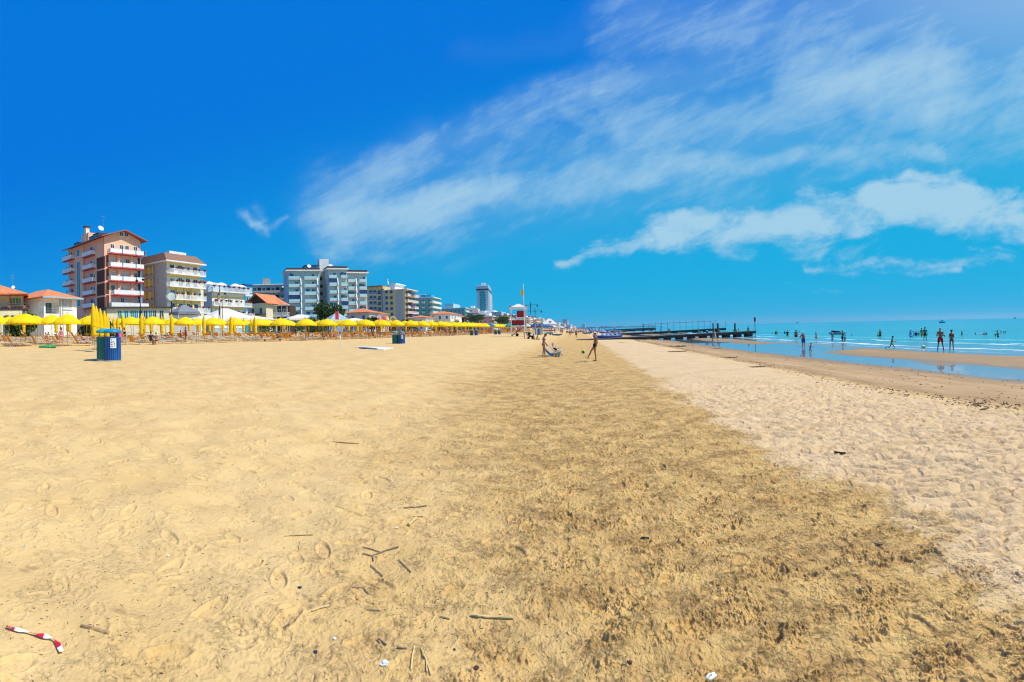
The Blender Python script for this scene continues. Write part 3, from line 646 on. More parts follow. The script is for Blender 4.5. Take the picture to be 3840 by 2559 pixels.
for ci, (p0, p1, y, fin) in enumerate(cols):
    u0, u1 = b.fx(p0, y), b.fx(p1, y)
    for k in range(6):
        z = b.fz(p0, 1038 if ci < 2 else 1033 if ci < 4 else 1048, y)-1.0-k*2.98
        if z < 1: continue
        b.balc('F', u0, u1, z, 1.3, 'glass', 'white', 'railg', off=y)
        b.win('F', u0+(u1-u0)*.3, z+.03, 1.4, 2.1, 's' if (ci+k) % 3 else 'b', y); b.win('F', u0+(u1-u0)*.75, z+.03, 1.3, 2.1, 'g' if (ci+k) % 4 else 's', y)
        if (ci*7+k*3) % 8 == 1: b.box(u0, u1, y-1.25, y-1.2, z+1.1, z+2.6, 'bluecanvas', 'sun_blind')
    if fin:
        uf = b.fx(fin, y); zt_ = b.fz(fin, 1044, y)
        for k in range(6):
            z = zt_-k*2.98
            if z > 1: MB().hull8([(uf-.18, y-1.9, z-2.9), (uf+.18, y-1.9, z-2.9), (uf+.18, y-.02, z-2.9), (uf-.18, y-.02, z-2.9), (uf-.18, y-.7, z), (uf+.18, y-.7, z), (uf+.18, y-.02, z), (uf-.18, y-.02, z)]).build('fin', W['railw'], b.t)
for k in range(6): b.win('F', (x1+x2)/2, h1-3-k*3, 1.0, 1.2, 'k', 4)
b.box(b.fx(1203, 5), b.fx(1238, 5), 4.5, 9, h1+.7, b.fz(1220, 972, 5), 'white', 'lift_tower'); b.box(b.fx(1150, 3), b.fx(1200, 3), 3, 9, h1+1.3, b.fz(1180, 997, 3), 'bluew', 'roof_room'); b.box(b.fx(1148, 3), b.fx(1201, 3), 2.6, 9.4, b.fz(1180, 997, 3)+.003, b.fz(1180, 997, 3)+.25, 'slate', 'roof')
dish(b, b.fx(1165, 1), 1, h1+1.4, .8); dish(b, b.fx(1246, 1), 1, h2+1.3, .8); antenna(b, b.fx(1205, 5), 5, b.fz(1220, 972, 5), 2)
# ---- tan hotel with blue shutters
b = Bld('hotel', 'tan hotel with blue shutters, grey end panel and blue awnings', 'hotel', (1522, 255), (1560, 270)); L = b.L; h = b.fz(1522, 1086); D = b.sy(1440)
b.box(0, L, 0, D, 0, h, 'tan'); b.box(-.05, .02, b.sy(1514), b.sy(1488), 0, h-.3, 'palegrey', 'grey_panel'); b.box(-.05, .02, b.sy(1447), b.sy(1437), 0, h-.3, 'palegrey', 'grey_panel')
b.box(-.8, L+.8, -1.6, D+.4, h+.003, h+.4, 'railw', 'roof'); b.box(1, L-1, 6, D-4, h+.4, h+3.4, 'white', 'penthouse'); b.box(.2, L-.4, 5, D-3.2, h+3.403, h+3.8, 'railw', 'roof')
b.box(.1, L, D+.01, b.sy(1374), 0, h+2.6, 'tan', 'wing'); b.box(-1, L, D+.3, b.sy(1370), h+2.603, h+3.0, 'rust', 'roof'); b.box(.04, .1, b.sy(1442), b.sy(1434), 0, h+1, 'dark', 'dark_strip')
for k, py in enumerate((1095, 1117, 1137, 1158, 1179)):
    for px in (1453, 1471): b.win('S', b.sy(px), b.sz(px, py+5), 1.5, 1.5, 'b')
    for px in (1426, 1409, 1394): b.win('S', b.sy(px), b.sz(px, py+8), 1.6, 2.0, 'b', .1)
    yb = b.sz(1405, py+9); b.balc('S', b.sy(1418), b.sy(1385), yb, 1.1, 'panel', 'white', 'metal', off=.1)
for k, py in enumerate((1103, 1125, 1148, 1168, 1190, 1208)):
    z = b.fz(1530, py)-1; b.balc('F', .3, L+1.5, z, 1.5, 'bal', 'white'); b.box(.8, L-.5, -.04, .02, z+.02, z+2.5, 'brick', 'brick_panel')
    b.win('F', L*.3, z+.03, 1.5, 2.1, 'g', -.04); b.win('F', L*.7, z+.03, 1.5, 2.1, 'g', -.04)
    if k in (0, 2, 4): MB().hull8([(0, -2.6, -1.6), (6, -2.6, -1.6), (6, -2.55, -1.6), (0, -2.55, -1.6), (0, -.06, 0), (6, -.06, 0), (6, 0, 0), (0, 0, 0)]).build('awning', W['bluecanvas'], b.t, (L*.3, -.1, z+2.7))
MB().tube((0, 0, 0), (0, 0, 3), .3).build('chimney', W['railw'], b.t, (2, D-2, h+3.4)); dish(b, 1, 10, h+3.6, .7)
# ---- turquoise apartments
b = Bld('apartment_building', 'turquoise apartment building with curved white balconies next to the tan hotel', 'building', (1624, 292), (1652, 310)); L = b.L; h = b.fz(1624, 1117); D = b.sy(1558)
b.box(0, L, 0, D, 0, h, 'teal'); b.box(-.5, L+.5, -1, D, h+.003, h+.5, 'railw', 'roof')
for k in range(6):
    z = h-3.1-k*3.05
    for f in (.18, .5, .84): b.win('S', D*f, z+.8, 1.4, 1.4, 'g')
    b.balc('S', D*.42, D*.58, z, 1.2, 'panel', 'white', 'railw'); b.balc('S', D*.8, D*.95, z, 1.2, 'panel', 'white', 'railw')
    MB().lathe([(1.8, -.2), (1.8, 0), (1.8, .95), (1.7, .95), (1.7, .05)], 16).build('balcony', W['railw'], b.t, (.2, .2, z))
    b.balc('F', 2.2, L, z, 1.2, 'panel', 'white', 'railw'); b.win('F', L*.6, z+.05, 1.6, 2.1, 'g')
b.box(2, 7, 5, 11, h+.5, h+2.5, 'railw', 'roof_room'); b.box(2, 9, D-10, D-3, h+.5, h+2.2, 'skyblue', 'roof_canopy')
# ---- small houses
def small_house(label, A, B, top, depth, wallm='white', floors=2, roof='tile', rise=1.9, shut='b', cat='house', name='house', group=None):
    b = Bld(name, label, cat, A, B, group); L = b.L; h = b.fz((A[0]+B[0])/2, top); b.box(0, L, 0, depth, 0, h, wallm); b.hip(0, L, 0, depth, h, rise, roof, .7)
    n = max(2, int(L/3.2)); nd = max(1, int(depth/3.5))
    for k in range(floors):
        z = h-2.6-k*3
        if z < 0: continue
        for i in range(n): b.win('F', L*(i+.5)/n, z, 1.1, 1.6, shut if i % 2 else 'g')
        for i in range(nd): b.win('S', depth*(i+.5)/nd, z, 1.0, 1.5, shut)
        if k == 0: b.balc('F', L*.3, L*.75, z-.1, 1.2, 'panel', 'white')
    return b
small_house('white villa with red tiled roof at the foot of the tan hotel', (1420, 185), (1458, 196), 1178, 11, rise=1.6)
small_house('grey walled villa with dark red tiled roof beside the grey apartments', (1386, 176), (1420, 184), 1173, 9, 'palegrey', rise=1.8)
small_house('small white house with orange roof between the tan hotel and turquoise apartments', (1597, 250), (1630, 262), 1192, 10, rise=1.4)
small_house('two storey white house with long orange roof past the turquoise apartments', (1690, 268), (1733, 295), 1180, 12)
small_house('dark red house with brown roof beside the long orange roof', (1742, 300), (1756, 318), 1192, 10, 'brick', rise=2)
# ---- white villa on the left and cream villa with arches
b = Bld('villa', 'white villa with orange hipped roof, corner loggia and closed shutter', 'villa', (166, 84), (289, 88.5)); L = b.L; h = b.fz(200, 1119); xs_ = b.fx(223); D = 11; zf = b.fz(200, 1177)
b.box(0, L, 1.6, D, 0, h, 'white'); b.box(xs_, L, 0, 1.598, 0, h-.003, 'white'); b.box(0, xs_, 0, 1.598, 0, zf, 'white', 'loggia_base'); b.box(0, xs_, 0, 1.598, h-.7, h-.003, 'white', 'loggia_beam'); b.box(0, .35, 0, .35, zf, h-.7, 'railw', 'loggia_pillar')
m = MB(); [m.tube((.4, .1, zf+q), (xs_, .1, zf+q), .03) for q in (.3, .6, .95)]; m.build('railing', W['metal'], b.t)
b.hip(0, L, 0, D, h, 2.0, 'tile', .9); b.box(-.9, L+.9, -.95, -.86, h-.05, h+.2, 'bluew', 'gutter'); b.win('F', b.fx(254), zf+.9, 2.2, 1.9, 's'); b.win('F', 2.0, zf+.1, 1.8, 2.0, 'g', 1.6); b.win('S', 6, zf+.4, 1.2, 1.8, 'b')
b.box(-4, -.002, 5, D, 0, h-1.5, 'bluew', 'side_wing'); b.hip(-4, 0, 5, D, h-1.5, 1.0, 'tile', .6)
MB().tube((0, 0, 0), (0, 0, h-.1), .07).build('drainpipe', W['metal'], b.t, (b.fx(226), -.12, 0)); MB().tube((0, 0, 0), (0, 0, h-.1), .05).build('drainpipe', W['metal'], b.t, (b.fx(236), -.12, 0))
b = Bld('villa', 'cream villa with arcade, brown posted balcony and orange tiled roof', 'villa', (-110, 86), (84, 85)); L = b.L; h = b.fz(60, 1106); zf = b.fz(60, 1158)
b.box(0, L, 2.2, 12, zf-.3, h, 'cream'); b.box(0, L, 2.2, 12, 0, zf-.3, 'cream'); b.hip(0, L, 0, 12, h, 2.4, 'tile', 1.0); b.box(0, L+.9, -.1, 2.1, zf-.25, zf, 'slate', 'balcony'); b.box(-.8, L+.9, -.98, -.9, h-.02, h+.2, 'rust', 'gutter')
m = MB(); L2 = L+.8; m.tube((0, 0, zf+.95), (L2, 0, zf+.95), .035); m.tube((0, 0, zf+.5), (L2, 0, zf+.5), .02)
for i in range(40): m.tube((L2*i/39, 0, zf), (L2*i/39, 0, zf+.95), .015, n=4)
m.build('railing', W['metal'], b.t)
for px in (38, 89): MB().tube((0, 0, zf), (0, 0, h), .13).build('post', W['rust'], b.t, (b.fx(px), .1, 0))
for px in (45, 67): b.win('F', b.fx(px), zf+.05, 1.1, 2.1, 'n', 2.2)
m = MB()                                                   # arcade wall with arched openings
na = 5; pitch = L/na
for i in range(na):
    c = pitch*(i+.5); r = pitch*.38; zs = zf-1.7; N = 10
    A_ = [(c-r*math.cos(PI*k/N), zs+r*.8*math.sin(PI*k/N)) for k in range(N+1)]
    for k in range(N):
        (xa, za_), (xb_, zb_) = A_[k], A_[k+1]; m.hull8([(xa, 0, za_), (xb_, 0, zb_), (xb_, .3, zb_), (xa, .3, za_), (xa, 0, zf-.26), (xb_, 0, zf-.26), (xb_, .3, zf-.26), (xa, .3, zf-.26)])
    m.box(pitch*i, c-r, 0, .3, 0, zf-.26); m.box(c+r, pitch*(i+1), 0, .3, 0, zf-.26)
m.build('arcade', W['cream'], b.t); dish(b, b.fx(52, 3), 3, h+.9, .35)
for i, (px, py) in enumerate(((49, 1077),)): antenna(b, b.fx(px, 3), 3.2, h+1, 3)
# ---- teal block, white tower and the far hotels
b = Bld('apartment_block', 'long flat roofed teal block behind the white house with orange roof', 'building', (1745, 420), (1772, 450)); L = b.L; h = b.fz(1745, 1156); D = b.sy(1656)
b.box(0, L, 0, D, 0, h, 'teal'); b.box(-.6, L+.6, -.8, D, h+.003, h+.6, 'railw', 'roof'); b.box(2, L-2, D*.5, D*.85, h+.6, h+4.5, 'bluew', 'roof_room')
for k in range(5):
    for i in range(6): b.win('S', D*(i+.4)/6, h-3-k*3.1, 1.6, 1.6, 'g')
    b.balc('F', .5, L-.5, h-3.2-k*3.1, 1.3, 'panel', 'white')
b = Bld('tower', 'tall slender white apartment tower rising above all the other buildings', 'tower', (1835, 596), (1845, 655)); L = b.L; h = b.fz(1835, 1072); D = b.sy(1791)
b.box(0, L, 0, D, 0, h, 'bluew'); b.box(-.25, .002, D*.36, D*.64, 3, h-6, 'tealglass', 'window_strip'); b.box(-.3, .2, -.3, .4, 0, h, 'railw', 'corner_pier'); b.box(-.4, L, -.5, D+.4, h-5.5, h-3.6, 'slate', 'dark_band')
b.box(-.5, L+.4, -.5, D+.5, h+.003, h+.9, 'railw', 'roof'); b.box(4, 9, D*.25, D*.6, h+.9, h+4.2, 'white', 'roof_room')
for k in range(18):
    z = h-9-k*3.1
    if z < 0: break
    for f in (.30, .70): b.win('S', D*f, z, 1.5, 1.8, 'k')
    b.balc('F', 1, L-1, z-.6, 1.6, 'panel', 'white')
def far_block(label, A, B, top, depth, wallm, roofm='railw', floors=5, cols=3, name='apartment_block', group=None, balcony=True, roof_room=True):
    b = Bld(name, label, 'building', A, B, group); L = b.L; h = b.fz(A[0], top); b.box(0, L, 0, depth, 0, h, wallm); b.box(-.5, L+.5, -.6, depth+.4, h+.003, h+.6, roofm, 'roof')
    if roof_room: b.box(L*.25, L*.6, depth*.3, depth*.6, h+.6, h+3.2, 'white', 'roof_room')
    fh = min(3.1, h/floors)
    for k in range(floors):
        z = h-fh*(k+1)
        for i in range(cols): b.win('S', depth*(i+.5)/cols, z+.6, 1.4, 1.5, 'g'); b.win('F', L*(i+.5)/cols, z+.4, 1.6, 1.9, 'g')
        if balcony: b.balc('F', .4, L-.4, z+.2, 1.4, 'panel', 'white')
    return b
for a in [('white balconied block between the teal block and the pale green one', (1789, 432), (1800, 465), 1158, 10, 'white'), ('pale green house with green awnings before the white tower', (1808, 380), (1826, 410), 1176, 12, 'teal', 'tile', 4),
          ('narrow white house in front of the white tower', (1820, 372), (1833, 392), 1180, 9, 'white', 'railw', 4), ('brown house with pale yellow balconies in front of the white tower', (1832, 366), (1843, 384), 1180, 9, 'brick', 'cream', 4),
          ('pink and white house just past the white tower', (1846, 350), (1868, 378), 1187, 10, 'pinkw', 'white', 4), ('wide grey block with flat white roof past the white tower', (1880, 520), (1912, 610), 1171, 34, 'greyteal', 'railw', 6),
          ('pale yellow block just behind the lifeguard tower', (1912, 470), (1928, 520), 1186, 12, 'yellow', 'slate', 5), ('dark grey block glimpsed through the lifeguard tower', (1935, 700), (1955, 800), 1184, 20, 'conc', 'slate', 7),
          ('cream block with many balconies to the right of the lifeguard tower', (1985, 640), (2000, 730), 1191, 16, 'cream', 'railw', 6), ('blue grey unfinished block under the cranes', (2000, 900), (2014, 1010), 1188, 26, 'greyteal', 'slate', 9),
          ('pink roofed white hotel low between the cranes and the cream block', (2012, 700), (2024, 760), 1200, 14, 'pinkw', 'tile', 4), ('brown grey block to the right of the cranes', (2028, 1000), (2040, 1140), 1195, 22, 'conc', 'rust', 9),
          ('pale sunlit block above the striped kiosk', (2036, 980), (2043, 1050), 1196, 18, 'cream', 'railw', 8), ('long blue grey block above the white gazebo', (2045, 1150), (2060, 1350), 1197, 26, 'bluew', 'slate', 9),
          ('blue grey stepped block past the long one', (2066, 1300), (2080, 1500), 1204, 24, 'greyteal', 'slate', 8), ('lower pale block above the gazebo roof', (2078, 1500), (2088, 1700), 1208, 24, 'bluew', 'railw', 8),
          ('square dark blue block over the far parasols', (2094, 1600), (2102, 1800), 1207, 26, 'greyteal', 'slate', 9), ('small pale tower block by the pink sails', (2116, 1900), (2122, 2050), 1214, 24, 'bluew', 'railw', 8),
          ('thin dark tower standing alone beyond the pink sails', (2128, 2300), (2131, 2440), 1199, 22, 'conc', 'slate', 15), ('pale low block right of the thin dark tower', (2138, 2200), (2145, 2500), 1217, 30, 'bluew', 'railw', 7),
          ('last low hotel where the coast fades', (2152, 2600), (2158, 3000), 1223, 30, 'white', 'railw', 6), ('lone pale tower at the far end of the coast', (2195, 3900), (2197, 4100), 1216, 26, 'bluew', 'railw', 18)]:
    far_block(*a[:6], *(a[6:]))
far_block('white wing house behind the balconied block', (1781, 500), (1790, 540), 1165, 14, 'white', 'tile', 4)
far_block('row of grey buildings low behind the yellow parasols near the lifeguard tower', (1925, 430), (1938, 470), 1203, 14, 'palegrey', 'tile', 3)

# ---------------------------------------------------------------- beach furniture
def mkc(name, rgb, trans=.35): return mk(name, rgb, .75, .07, 2.0, trans=trans)
YEL = mkc('yellow_parasol_cloth', (.95, .70, .004), .30); YELD = mkc('yellow_folded_cloth', (.92, .60, .004), .15)
ALU = mk('aluminium', (.50, .50, .50), .4, metal=.3); ORG = mkc('orange_sling', (.88, .47, .03), .3); YSL = mkc('yellow_sling', (.85, .50, .03), .25)
WOODL = mk('pale_wood', (.50, .42, .30), .8); TRAY = mk('yellow_tray', (.80, .45, .03), .6)
def canopy_mesh(mat, r=1.36, edge=2.12, apex=2.86, n=8):
    m = MB(); N = n*4; prof = [(r*f, edge+(apex-edge)*(1-f**1.7)) for f in (1, .86, .70, .52, .34, .17, .02)]
    k = len(m.v); h = len(prof)
    for i in range(N):
        t = 2*PI*i/N; q = (i % 4)/4; sag = 1-.035*math.sin(PI*q)
        for (rr, z) in prof: m.v.append((rr*sag*math.cos(t), rr*sag*math.sin(t), z-.03*math.sin(PI*q)*(rr/r)))
        m.v.append((r*sag*1.0*math.cos(t), r*sag*math.sin(t), edge-.14-.05*math.sin(PI*((i % 2)/2))))
    for i in range(N):
        j = (i+1) % N
        for q in range(h-1): m.face([k+i*(h+1)+q, k+j*(h+1)+q, k+j*(h+1)+q+1, k+i*(h+1)+q+1])
        m.face([k+i*(h+1), k+i*(h+1)+h, k+j*(h+1)+h, k+j*(h+1)])
    return m.mesh('canopy', [mat], True)
def make_open(mat, name='parasol', tray=True):
    t = thing(name, 'x', 'parasol'); put('canopy', canopy_mesh(mat), t)
    MB().tube((0, 0, -.3), (0, 0, 2.98), .026).build('pole', WOODL if tray else ALU, t)
    m = MB()
    for i in range(8): a = 2*PI*i/8; m.tube((0, 0, 2.72), (1.3*math.cos(a), 1.3*math.sin(a), 2.12), .010, n=4); m.tube((0, 0, 2.05), (.62*math.cos(a), .62*math.sin(a), 2.50), .008, n=4)
    m.build('ribs', ALU, t); MB().ball((0, 0, 2.99), .06, 8).build('finial', WOODL, t)
    if tray: MB().lathe([(.03, .70), (.33, .72), (.34, .76), (.03, .75)], 14).build('tray', TRAY, t)
    return t
def make_closed():
    t = thing('folded_parasol', 'x', 'parasol'); MB().tube((0, 0, -.3), (0, 0, 3.0), .026).build('pole', WOODL, t)
    m = MB(); m.lathe([(.17, .98), (.20, 1.1), (.17, 1.45), (.205, 1.8), (.19, 2.2), (.15, 2.6), (.08, 2.88), (.03, 3.06)], 16, mod=lambda i, z: 1.0+.22*((i % 2)-.5)*(1 if z < 2.7 else .3)+.06*math.sin(i*1.7+z*3))
    m.build('cloth', YELD, t, smooth=True); MB().lathe([(.03, .70), (.33, .72), (.34, .76), (.03, .75)], 14).build('tray', TRAY, t)
    MB().lathe([(.205, 1.62), (.212, 1.64), (.212, 1.70), (.205, 1.72)], 12, cap=False).build('strap', YEL, t); return t
def make_lounger(raised, sling):
    t = thing('sun_lounger', 'x', 'sun lounger'); m = MB()
    for s in (-.31, .31): m.tube((s, 0, .34), (s, 1.28, .34), .022)
    for y in (.02, .64, 1.28): m.tube((-.31, y, .34), (.31, y, .34), .018)
    m.build('frame', ALU, t)
    for y0, y1 in ((.12, -.02), (1.12, 1.30)):
        for s in (-.29, .29): MB().tube((s, y0, .34), (s*1.06, y1, -.03), .020).tube((s*1.06, y1, -.02), (0, y1, -.02), .014).build('leg', ALU, t)
    MB().box(-.29, .29, .03, 1.26, .335, .348).build('seat_sling', sling, t)
    a = R(58 if raised else 6); L = .68; m = MB(); m2 = MB()
    for s in (-.31, .31): m.tube((s, 0, .34), (s, -L*math.cos(a), .34+L*math.sin(a)), .022)
    m.tube((-.31, -L*math.cos(a), .34+L*math.sin(a)), (.31, -L*math.cos(a), .34+L*math.sin(a)), .022); m.build('backrest_frame', ALU, t)
    c, s_ = math.cos(a), math.sin(a); m2.hull8([(-.29, -.01, .335), (.29, -.01, .335), (.29, -.01, .348), (-.29, -.01, .348), (-.29, -L*c, .34+L*s_-.006), (.29, -L*c, .34+L*s_-.006), (.29, -L*c+.01, .34+L*s_+.008), (-.29, -L*c+.01, .34+L*s_+.008)])
    m2.build('backrest_sling', ORG if raised else sling, t)
    MB().path([(-.30, -.60*c, .34+.60*s_), (-.30, -.72*c, .55+.72*s_), (.30, -.72*c, .55+.72*s_), (.30, -.60*c, .34+.60*s_)], .016).build('sunshade_hoop', ALU, t) if raised else MB().path([(-.30, -.5, .38), (-.30, -.35, .62), (.30, -.35, .62), (.30, -.5, .38)], .014).build('sunshade_hoop', ALU, t)
    return t
def far_lounger(up=True):
    m = MB(); m.cur = 1; m.box(-.3, .3, -.6, 1.28, .33, .36); m.cur = 0
    for s in (-.31, .31): m.tube((s, -.6, .33), (s, 1.28, .33), .028, n=4); m.tube((s, 0, .33), (s, -.05, 0), .024, n=4); m.tube((s, 1.1, .33), (s, 1.28, 0), .024, n=4)
    if up: m.cur = 2; m.hull8([(-.29, -.02, .36), (.29, -.02, .36), (.29, 0, .37), (-.29, 0, .37), (-.29, -.35, .85), (.29, -.35, .85), (.29, -.33, .86), (-.29, -.33, .86)])
    return m.mesh('sun_lounger', [ALU, YSL, ORG])
FX = [14, 20, 30, 48, 55, 70, 85, 105, 250, 400]; FXV = [-36.6, -36.4, -35.6, -33.4, -31.2, -27.4, -24.4, -23.2, -22, -21]
def front(Y): return float(np.interp(Y, FX, FXV))
OPEN, CLOSED = make_open(YEL), make_closed(); LR, LF = make_lounger(True, YSL), make_lounger(False, YSL); FLM = far_lounger(); FLM2 = far_lounger(False)
def landmark(x, y):
    px = project((x, y, 1.5))[0]
    for lim, n in ((130, 'the cream arcaded villa'), (290, 'the white loggia villa'), (560, 'the pink hotel'), (770, 'the yellow hotel'), (925, 'the cream terrace hotel'), (1090, 'the chalet houses'), (1375, 'the stepped grey apartments'), (1560, 'the tan hotel'), (1650, 'the turquoise apartments'), (1760, 'the white house with long orange roof')):
        if px < lim: return n
    return 'the distant white tower'
ROWN = ['front row', 'second row', 'third row', 'fourth row', 'fifth row', 'sixth row', 'back row']
used = {}
def first_or_dup(src, loc, rz, label, group):
    if src.name not in used:
        kids_ = [(c, kids(c)) for c in kids(src)]; KIDS[src.name] = kids_; used[src.name] = 1
        src.location = loc; src.rotation_euler.z = rz; src['label'] = label; src['group'] = group; return src
    return dup(src, loc, rz, label, group)
loungers = 0; rest = MB(); SEATS = []
rr = random.Random(11)
openp = {0: .35, 1: .85, 2: .7, 3: .6, 4: .6, 5: .6, 6: .7}
FRONT_OPEN = {0: 1, 1: 1, 2: 0}
for k in range(70):
    Y = 13.6+3.95*k
    if Y > 236: break
    nrow = 7 if Y < 62 else 6 if Y < 110 else 4
    for i in range(nrow):
        x = front(Y)-2.0-3.6*i+rr.uniform(-.2, .2); y = Y+rr.uniform(-.25, .25)+(i % 2)*.6
        px = project((x, y, 2.5))[0]
        if px < -60: continue
        if i == 0: op = (px < 330) or px > 1010 and rr.random() < .72
        elif 330 < px < 1000 and i < 3: op = rr.random() < (.85 if i == 1 else .7)
        else: op = rr.random() < openp[i] or px > 1000 and rr.random() < .6
        z = hz(x, y); lm = landmark(x, y); st = 'open' if op else 'folded'
        lab = f'{st} yellow beach parasol in the {ROWN[i]} before {lm}'
        o = first_or_dup(OPEN if op else CLOSED, (x, y, z), rr.uniform(0, 6), lab, f'{st} yellow parasols, {ROWN[i]} before {lm}')
        o.rotation_euler.x = rr.gauss(0, .025); o.rotation_euler.y = rr.gauss(0, .025)
        if op: q = rr.uniform(.96, 1.05); o.scale = (q, q, 1)
        for s in (-1, 1):
            lx, ly = x+.4+rr.uniform(-.3, .3), y+s*1.15-.35; rz = R(rr.uniform(-22, 12)); lz = hz(lx, ly)
            SEATS.append((lx, ly, rz, lz, i, px))
            if loungers < 292 and (i < 4 or Y < 50):
                loungers += 1; near = Y < 95 and i < 3
                raised = rr.random() < (.5 if px < 330 or px > 1000 else .16); lab = ('raised ' if raised and near else '')+f'yellow sun lounger in the {ROWN[i]} before {lm}'
                if near: first_or_dup(LR if raised else LF, (lx, ly, lz), rz, lab.replace('yellow', 'orange backed yellow') if raised else lab.replace('yellow', 'flat yellow'), ('raised' if raised else 'flat')+f' sun loungers, {ROWN[i]} before {lm}')
                else: tag(put('sun_lounger', FLM if rr.random() < .4 else FLM2, None, (lx, ly, lz), rz), f'distant yellow sun lounger in the {ROWN[i]} before {lm}', 'sun lounger', f'distant sun loungers, {ROWN[i]} before {lm}')
            else:
                k0 = len(rest.v); 
                for q in FLM.vertices: rest.v.append(tuple(Matrix.Translation((lx, ly, lz)) @ Matrix.Rotation(rz, 4, 'Z') @ q.co))
                for p in FLM.polygons: rest.f.append([k0+q for q in p.vertices]); rest.m.append(p.material_index)
o = rest.build('sun_loungers', [ALU, YSL, ORG]); tag(o, 'mass of further yellow sun loungers between the back rows of yellow parasols', 'sun loungers', kind='stuff')
# the bundle of tall folded parasols behind the near bins
for j in range(5):
    p = at(356+j*11, 33+j*1.6); o = dup(CLOSED, p, j, 'tall folded yellow parasol in the tight bundle behind the blue bin', 'bundle of folded parasols behind the near bins'); o.scale = (1, 1, 1.08-j*.04)
# ---- litter bins
def bin_(loc, rz, col, lid, label, group, sticker):
    c = mk('bin_'+col[0], col[1], .45, .15, spec=.4); l = mk('lid_'+lid[0], lid[1], .4, .1, spec=.4); t = thing('litter_bin', label, 'litter bin', loc, rz, group); r = .33; m = MB()
    for i in range(26):
        a = 2*PI*i/26; k = len(m.v); m.box(-.028, .028, -.011, .011, .06, .94); m.xf(Matrix.Rotation(a, 4, 'Z') @ Matrix.Translation((0, r, 0)), k)
    m.lathe([(r-.012, .05), (r-.012, .92)], 26, cap=False); m.build('slatted_body', c, t)
    MB().lathe([(r+.02, -.05), (r+.02, .05), (r-.02, .055)], 24).build('base_ring', W['metal'], t); MB().lathe([(r-.03, .9), (r+.02, .91), (r+.02, .96), (r-.03, .96)], 24, cap=False).build('rim', c, t)
    for a in (.5, 2.6, 4.7): MB().tube((r*.8*math.cos(a), r*.8*math.sin(a), .9), (r*.8*math.cos(a), r*.8*math.sin(a), 1.14), .018).build('post', W['black'], t)
    MB().lathe([(.05, 1.12), (r+.03, 1.12), (r+.05, 1.16), (r+.0, 1.22), (r*.7, 1.27), (.3*r, 1.295), (.02, 1.30)], 24).build('lid', l, t, smooth=True)
    MB().lathe([(r-.02, .90), (r-.02, .945)], 24).build('bag', W['railw'], t) if sticker else None
    if sticker:
        m = MB(); N = 6
        for q in range(N):
            a0, a1 = R(-118+q*6.5), R(-118+(q+1)*6.5); rr_ = r+.016; P = [(rr_*math.cos(a), rr_*math.sin(a)) for a in (a0, a1)]
            m.hull8([(P[0][0], P[0][1], .52), (P[1][0], P[1][1], .52), (P[1][0]*.98, P[1][1]*.98, .52), (P[0][0]*.98, P[0][1]*.98, .52), (P[0][0], P[0][1], .91), (P[1][0], P[1][1], .91), (P[1][0]*.98, P[1][1]*.98, .91), (P[0][0]*.98, P[0][1]*.98, .91)])
        s = m.build('notice', W['railw'], t)
        for (u, z, w_, h_) in ((.5, .83, .62, .045), (.25, .73, .2, .05), (.55, .74, .2, .04), (.25, .65, .22, .03), (.7, .66, .15, .05), (.3, .58, .25, .03), (.75, .58, .12, .05)):
            a0, a1 = R(-118+39*(u-w_/2)), R(-118+39*(u+w_/2)); rr_ = r+.0185; MB().poly([(rr_*math.cos(a0), rr_*math.sin(a0), z), (rr_*math.cos(a1), rr_*math.sin(a1), z), (rr_*math.cos(a1), rr_*math.sin(a1), z+h_), (rr_*math.cos(a0), rr_*math.sin(a0), z+h_)]).build('printed_line', W['blue'], s)
    return t
GRN, BLU = ('green', (.015, .18, .15)), ('blue', (.015, .10, .34)); LG, LB_ = ('green', (.02, .38, .42)), ('blue', (.015, .25, .50))
for n, (p1, p2, d, wh) in enumerate([((386+7), (417+4), 23.6, 'nearest pair, before the bundle of folded parasols'), (1482, 1506, 50.5, 'pair below the tan hotel'), (1768, 1785, 100, 'pair before the distant white tower'), (1858, 1872, 118, 'pair left of the lifeguard tower')]):
    s = 1.22 if n == 0 else 1.0; a = bin_(at(p1, d+.25), -(p1-VPX)/F, GRN, LG, f'green slatted litter bin of the {wh}', None, False); b = bin_(at(p2, d-.1), -(p2-VPX)/F+.25, BLU, LB_, f'blue slatted litter bin of the {wh}', None, n < 2)
    for q in (a, b): q.scale = (s, s, s)
# ---- thin white marker posts on the sand
for px, d, h, w_ in ((1276, 40.5, 1.05, 'with a small notice, nearest to the tarpaulin'), (1537, 53.6, .95, 'just right of the second pair of bins'), (1715, 88, 1.9, 'beside the walking dark figure'), (1815, 103, 1.7, 'between the two far pairs of bins'), (1886, 118, 1.6, 'right of the farthest pair of bins')):
    t = thing('marker_post', f'thin white marker post {w_}', 'post', at(px, d)); MB().tube((0, 0, -.3), (0, 0, h), .045 if h < 1.2 else .03).build('post', W['railw'], t)
    if px == 1276: MB().box(-.12, .12, -.06, -.04, 1.0, 1.45).build('notice', W['railw'], t); MB().box(-.05, .05, -.066, -.061, 1.12, 1.36).build('printed_lines', W['blue'], t)
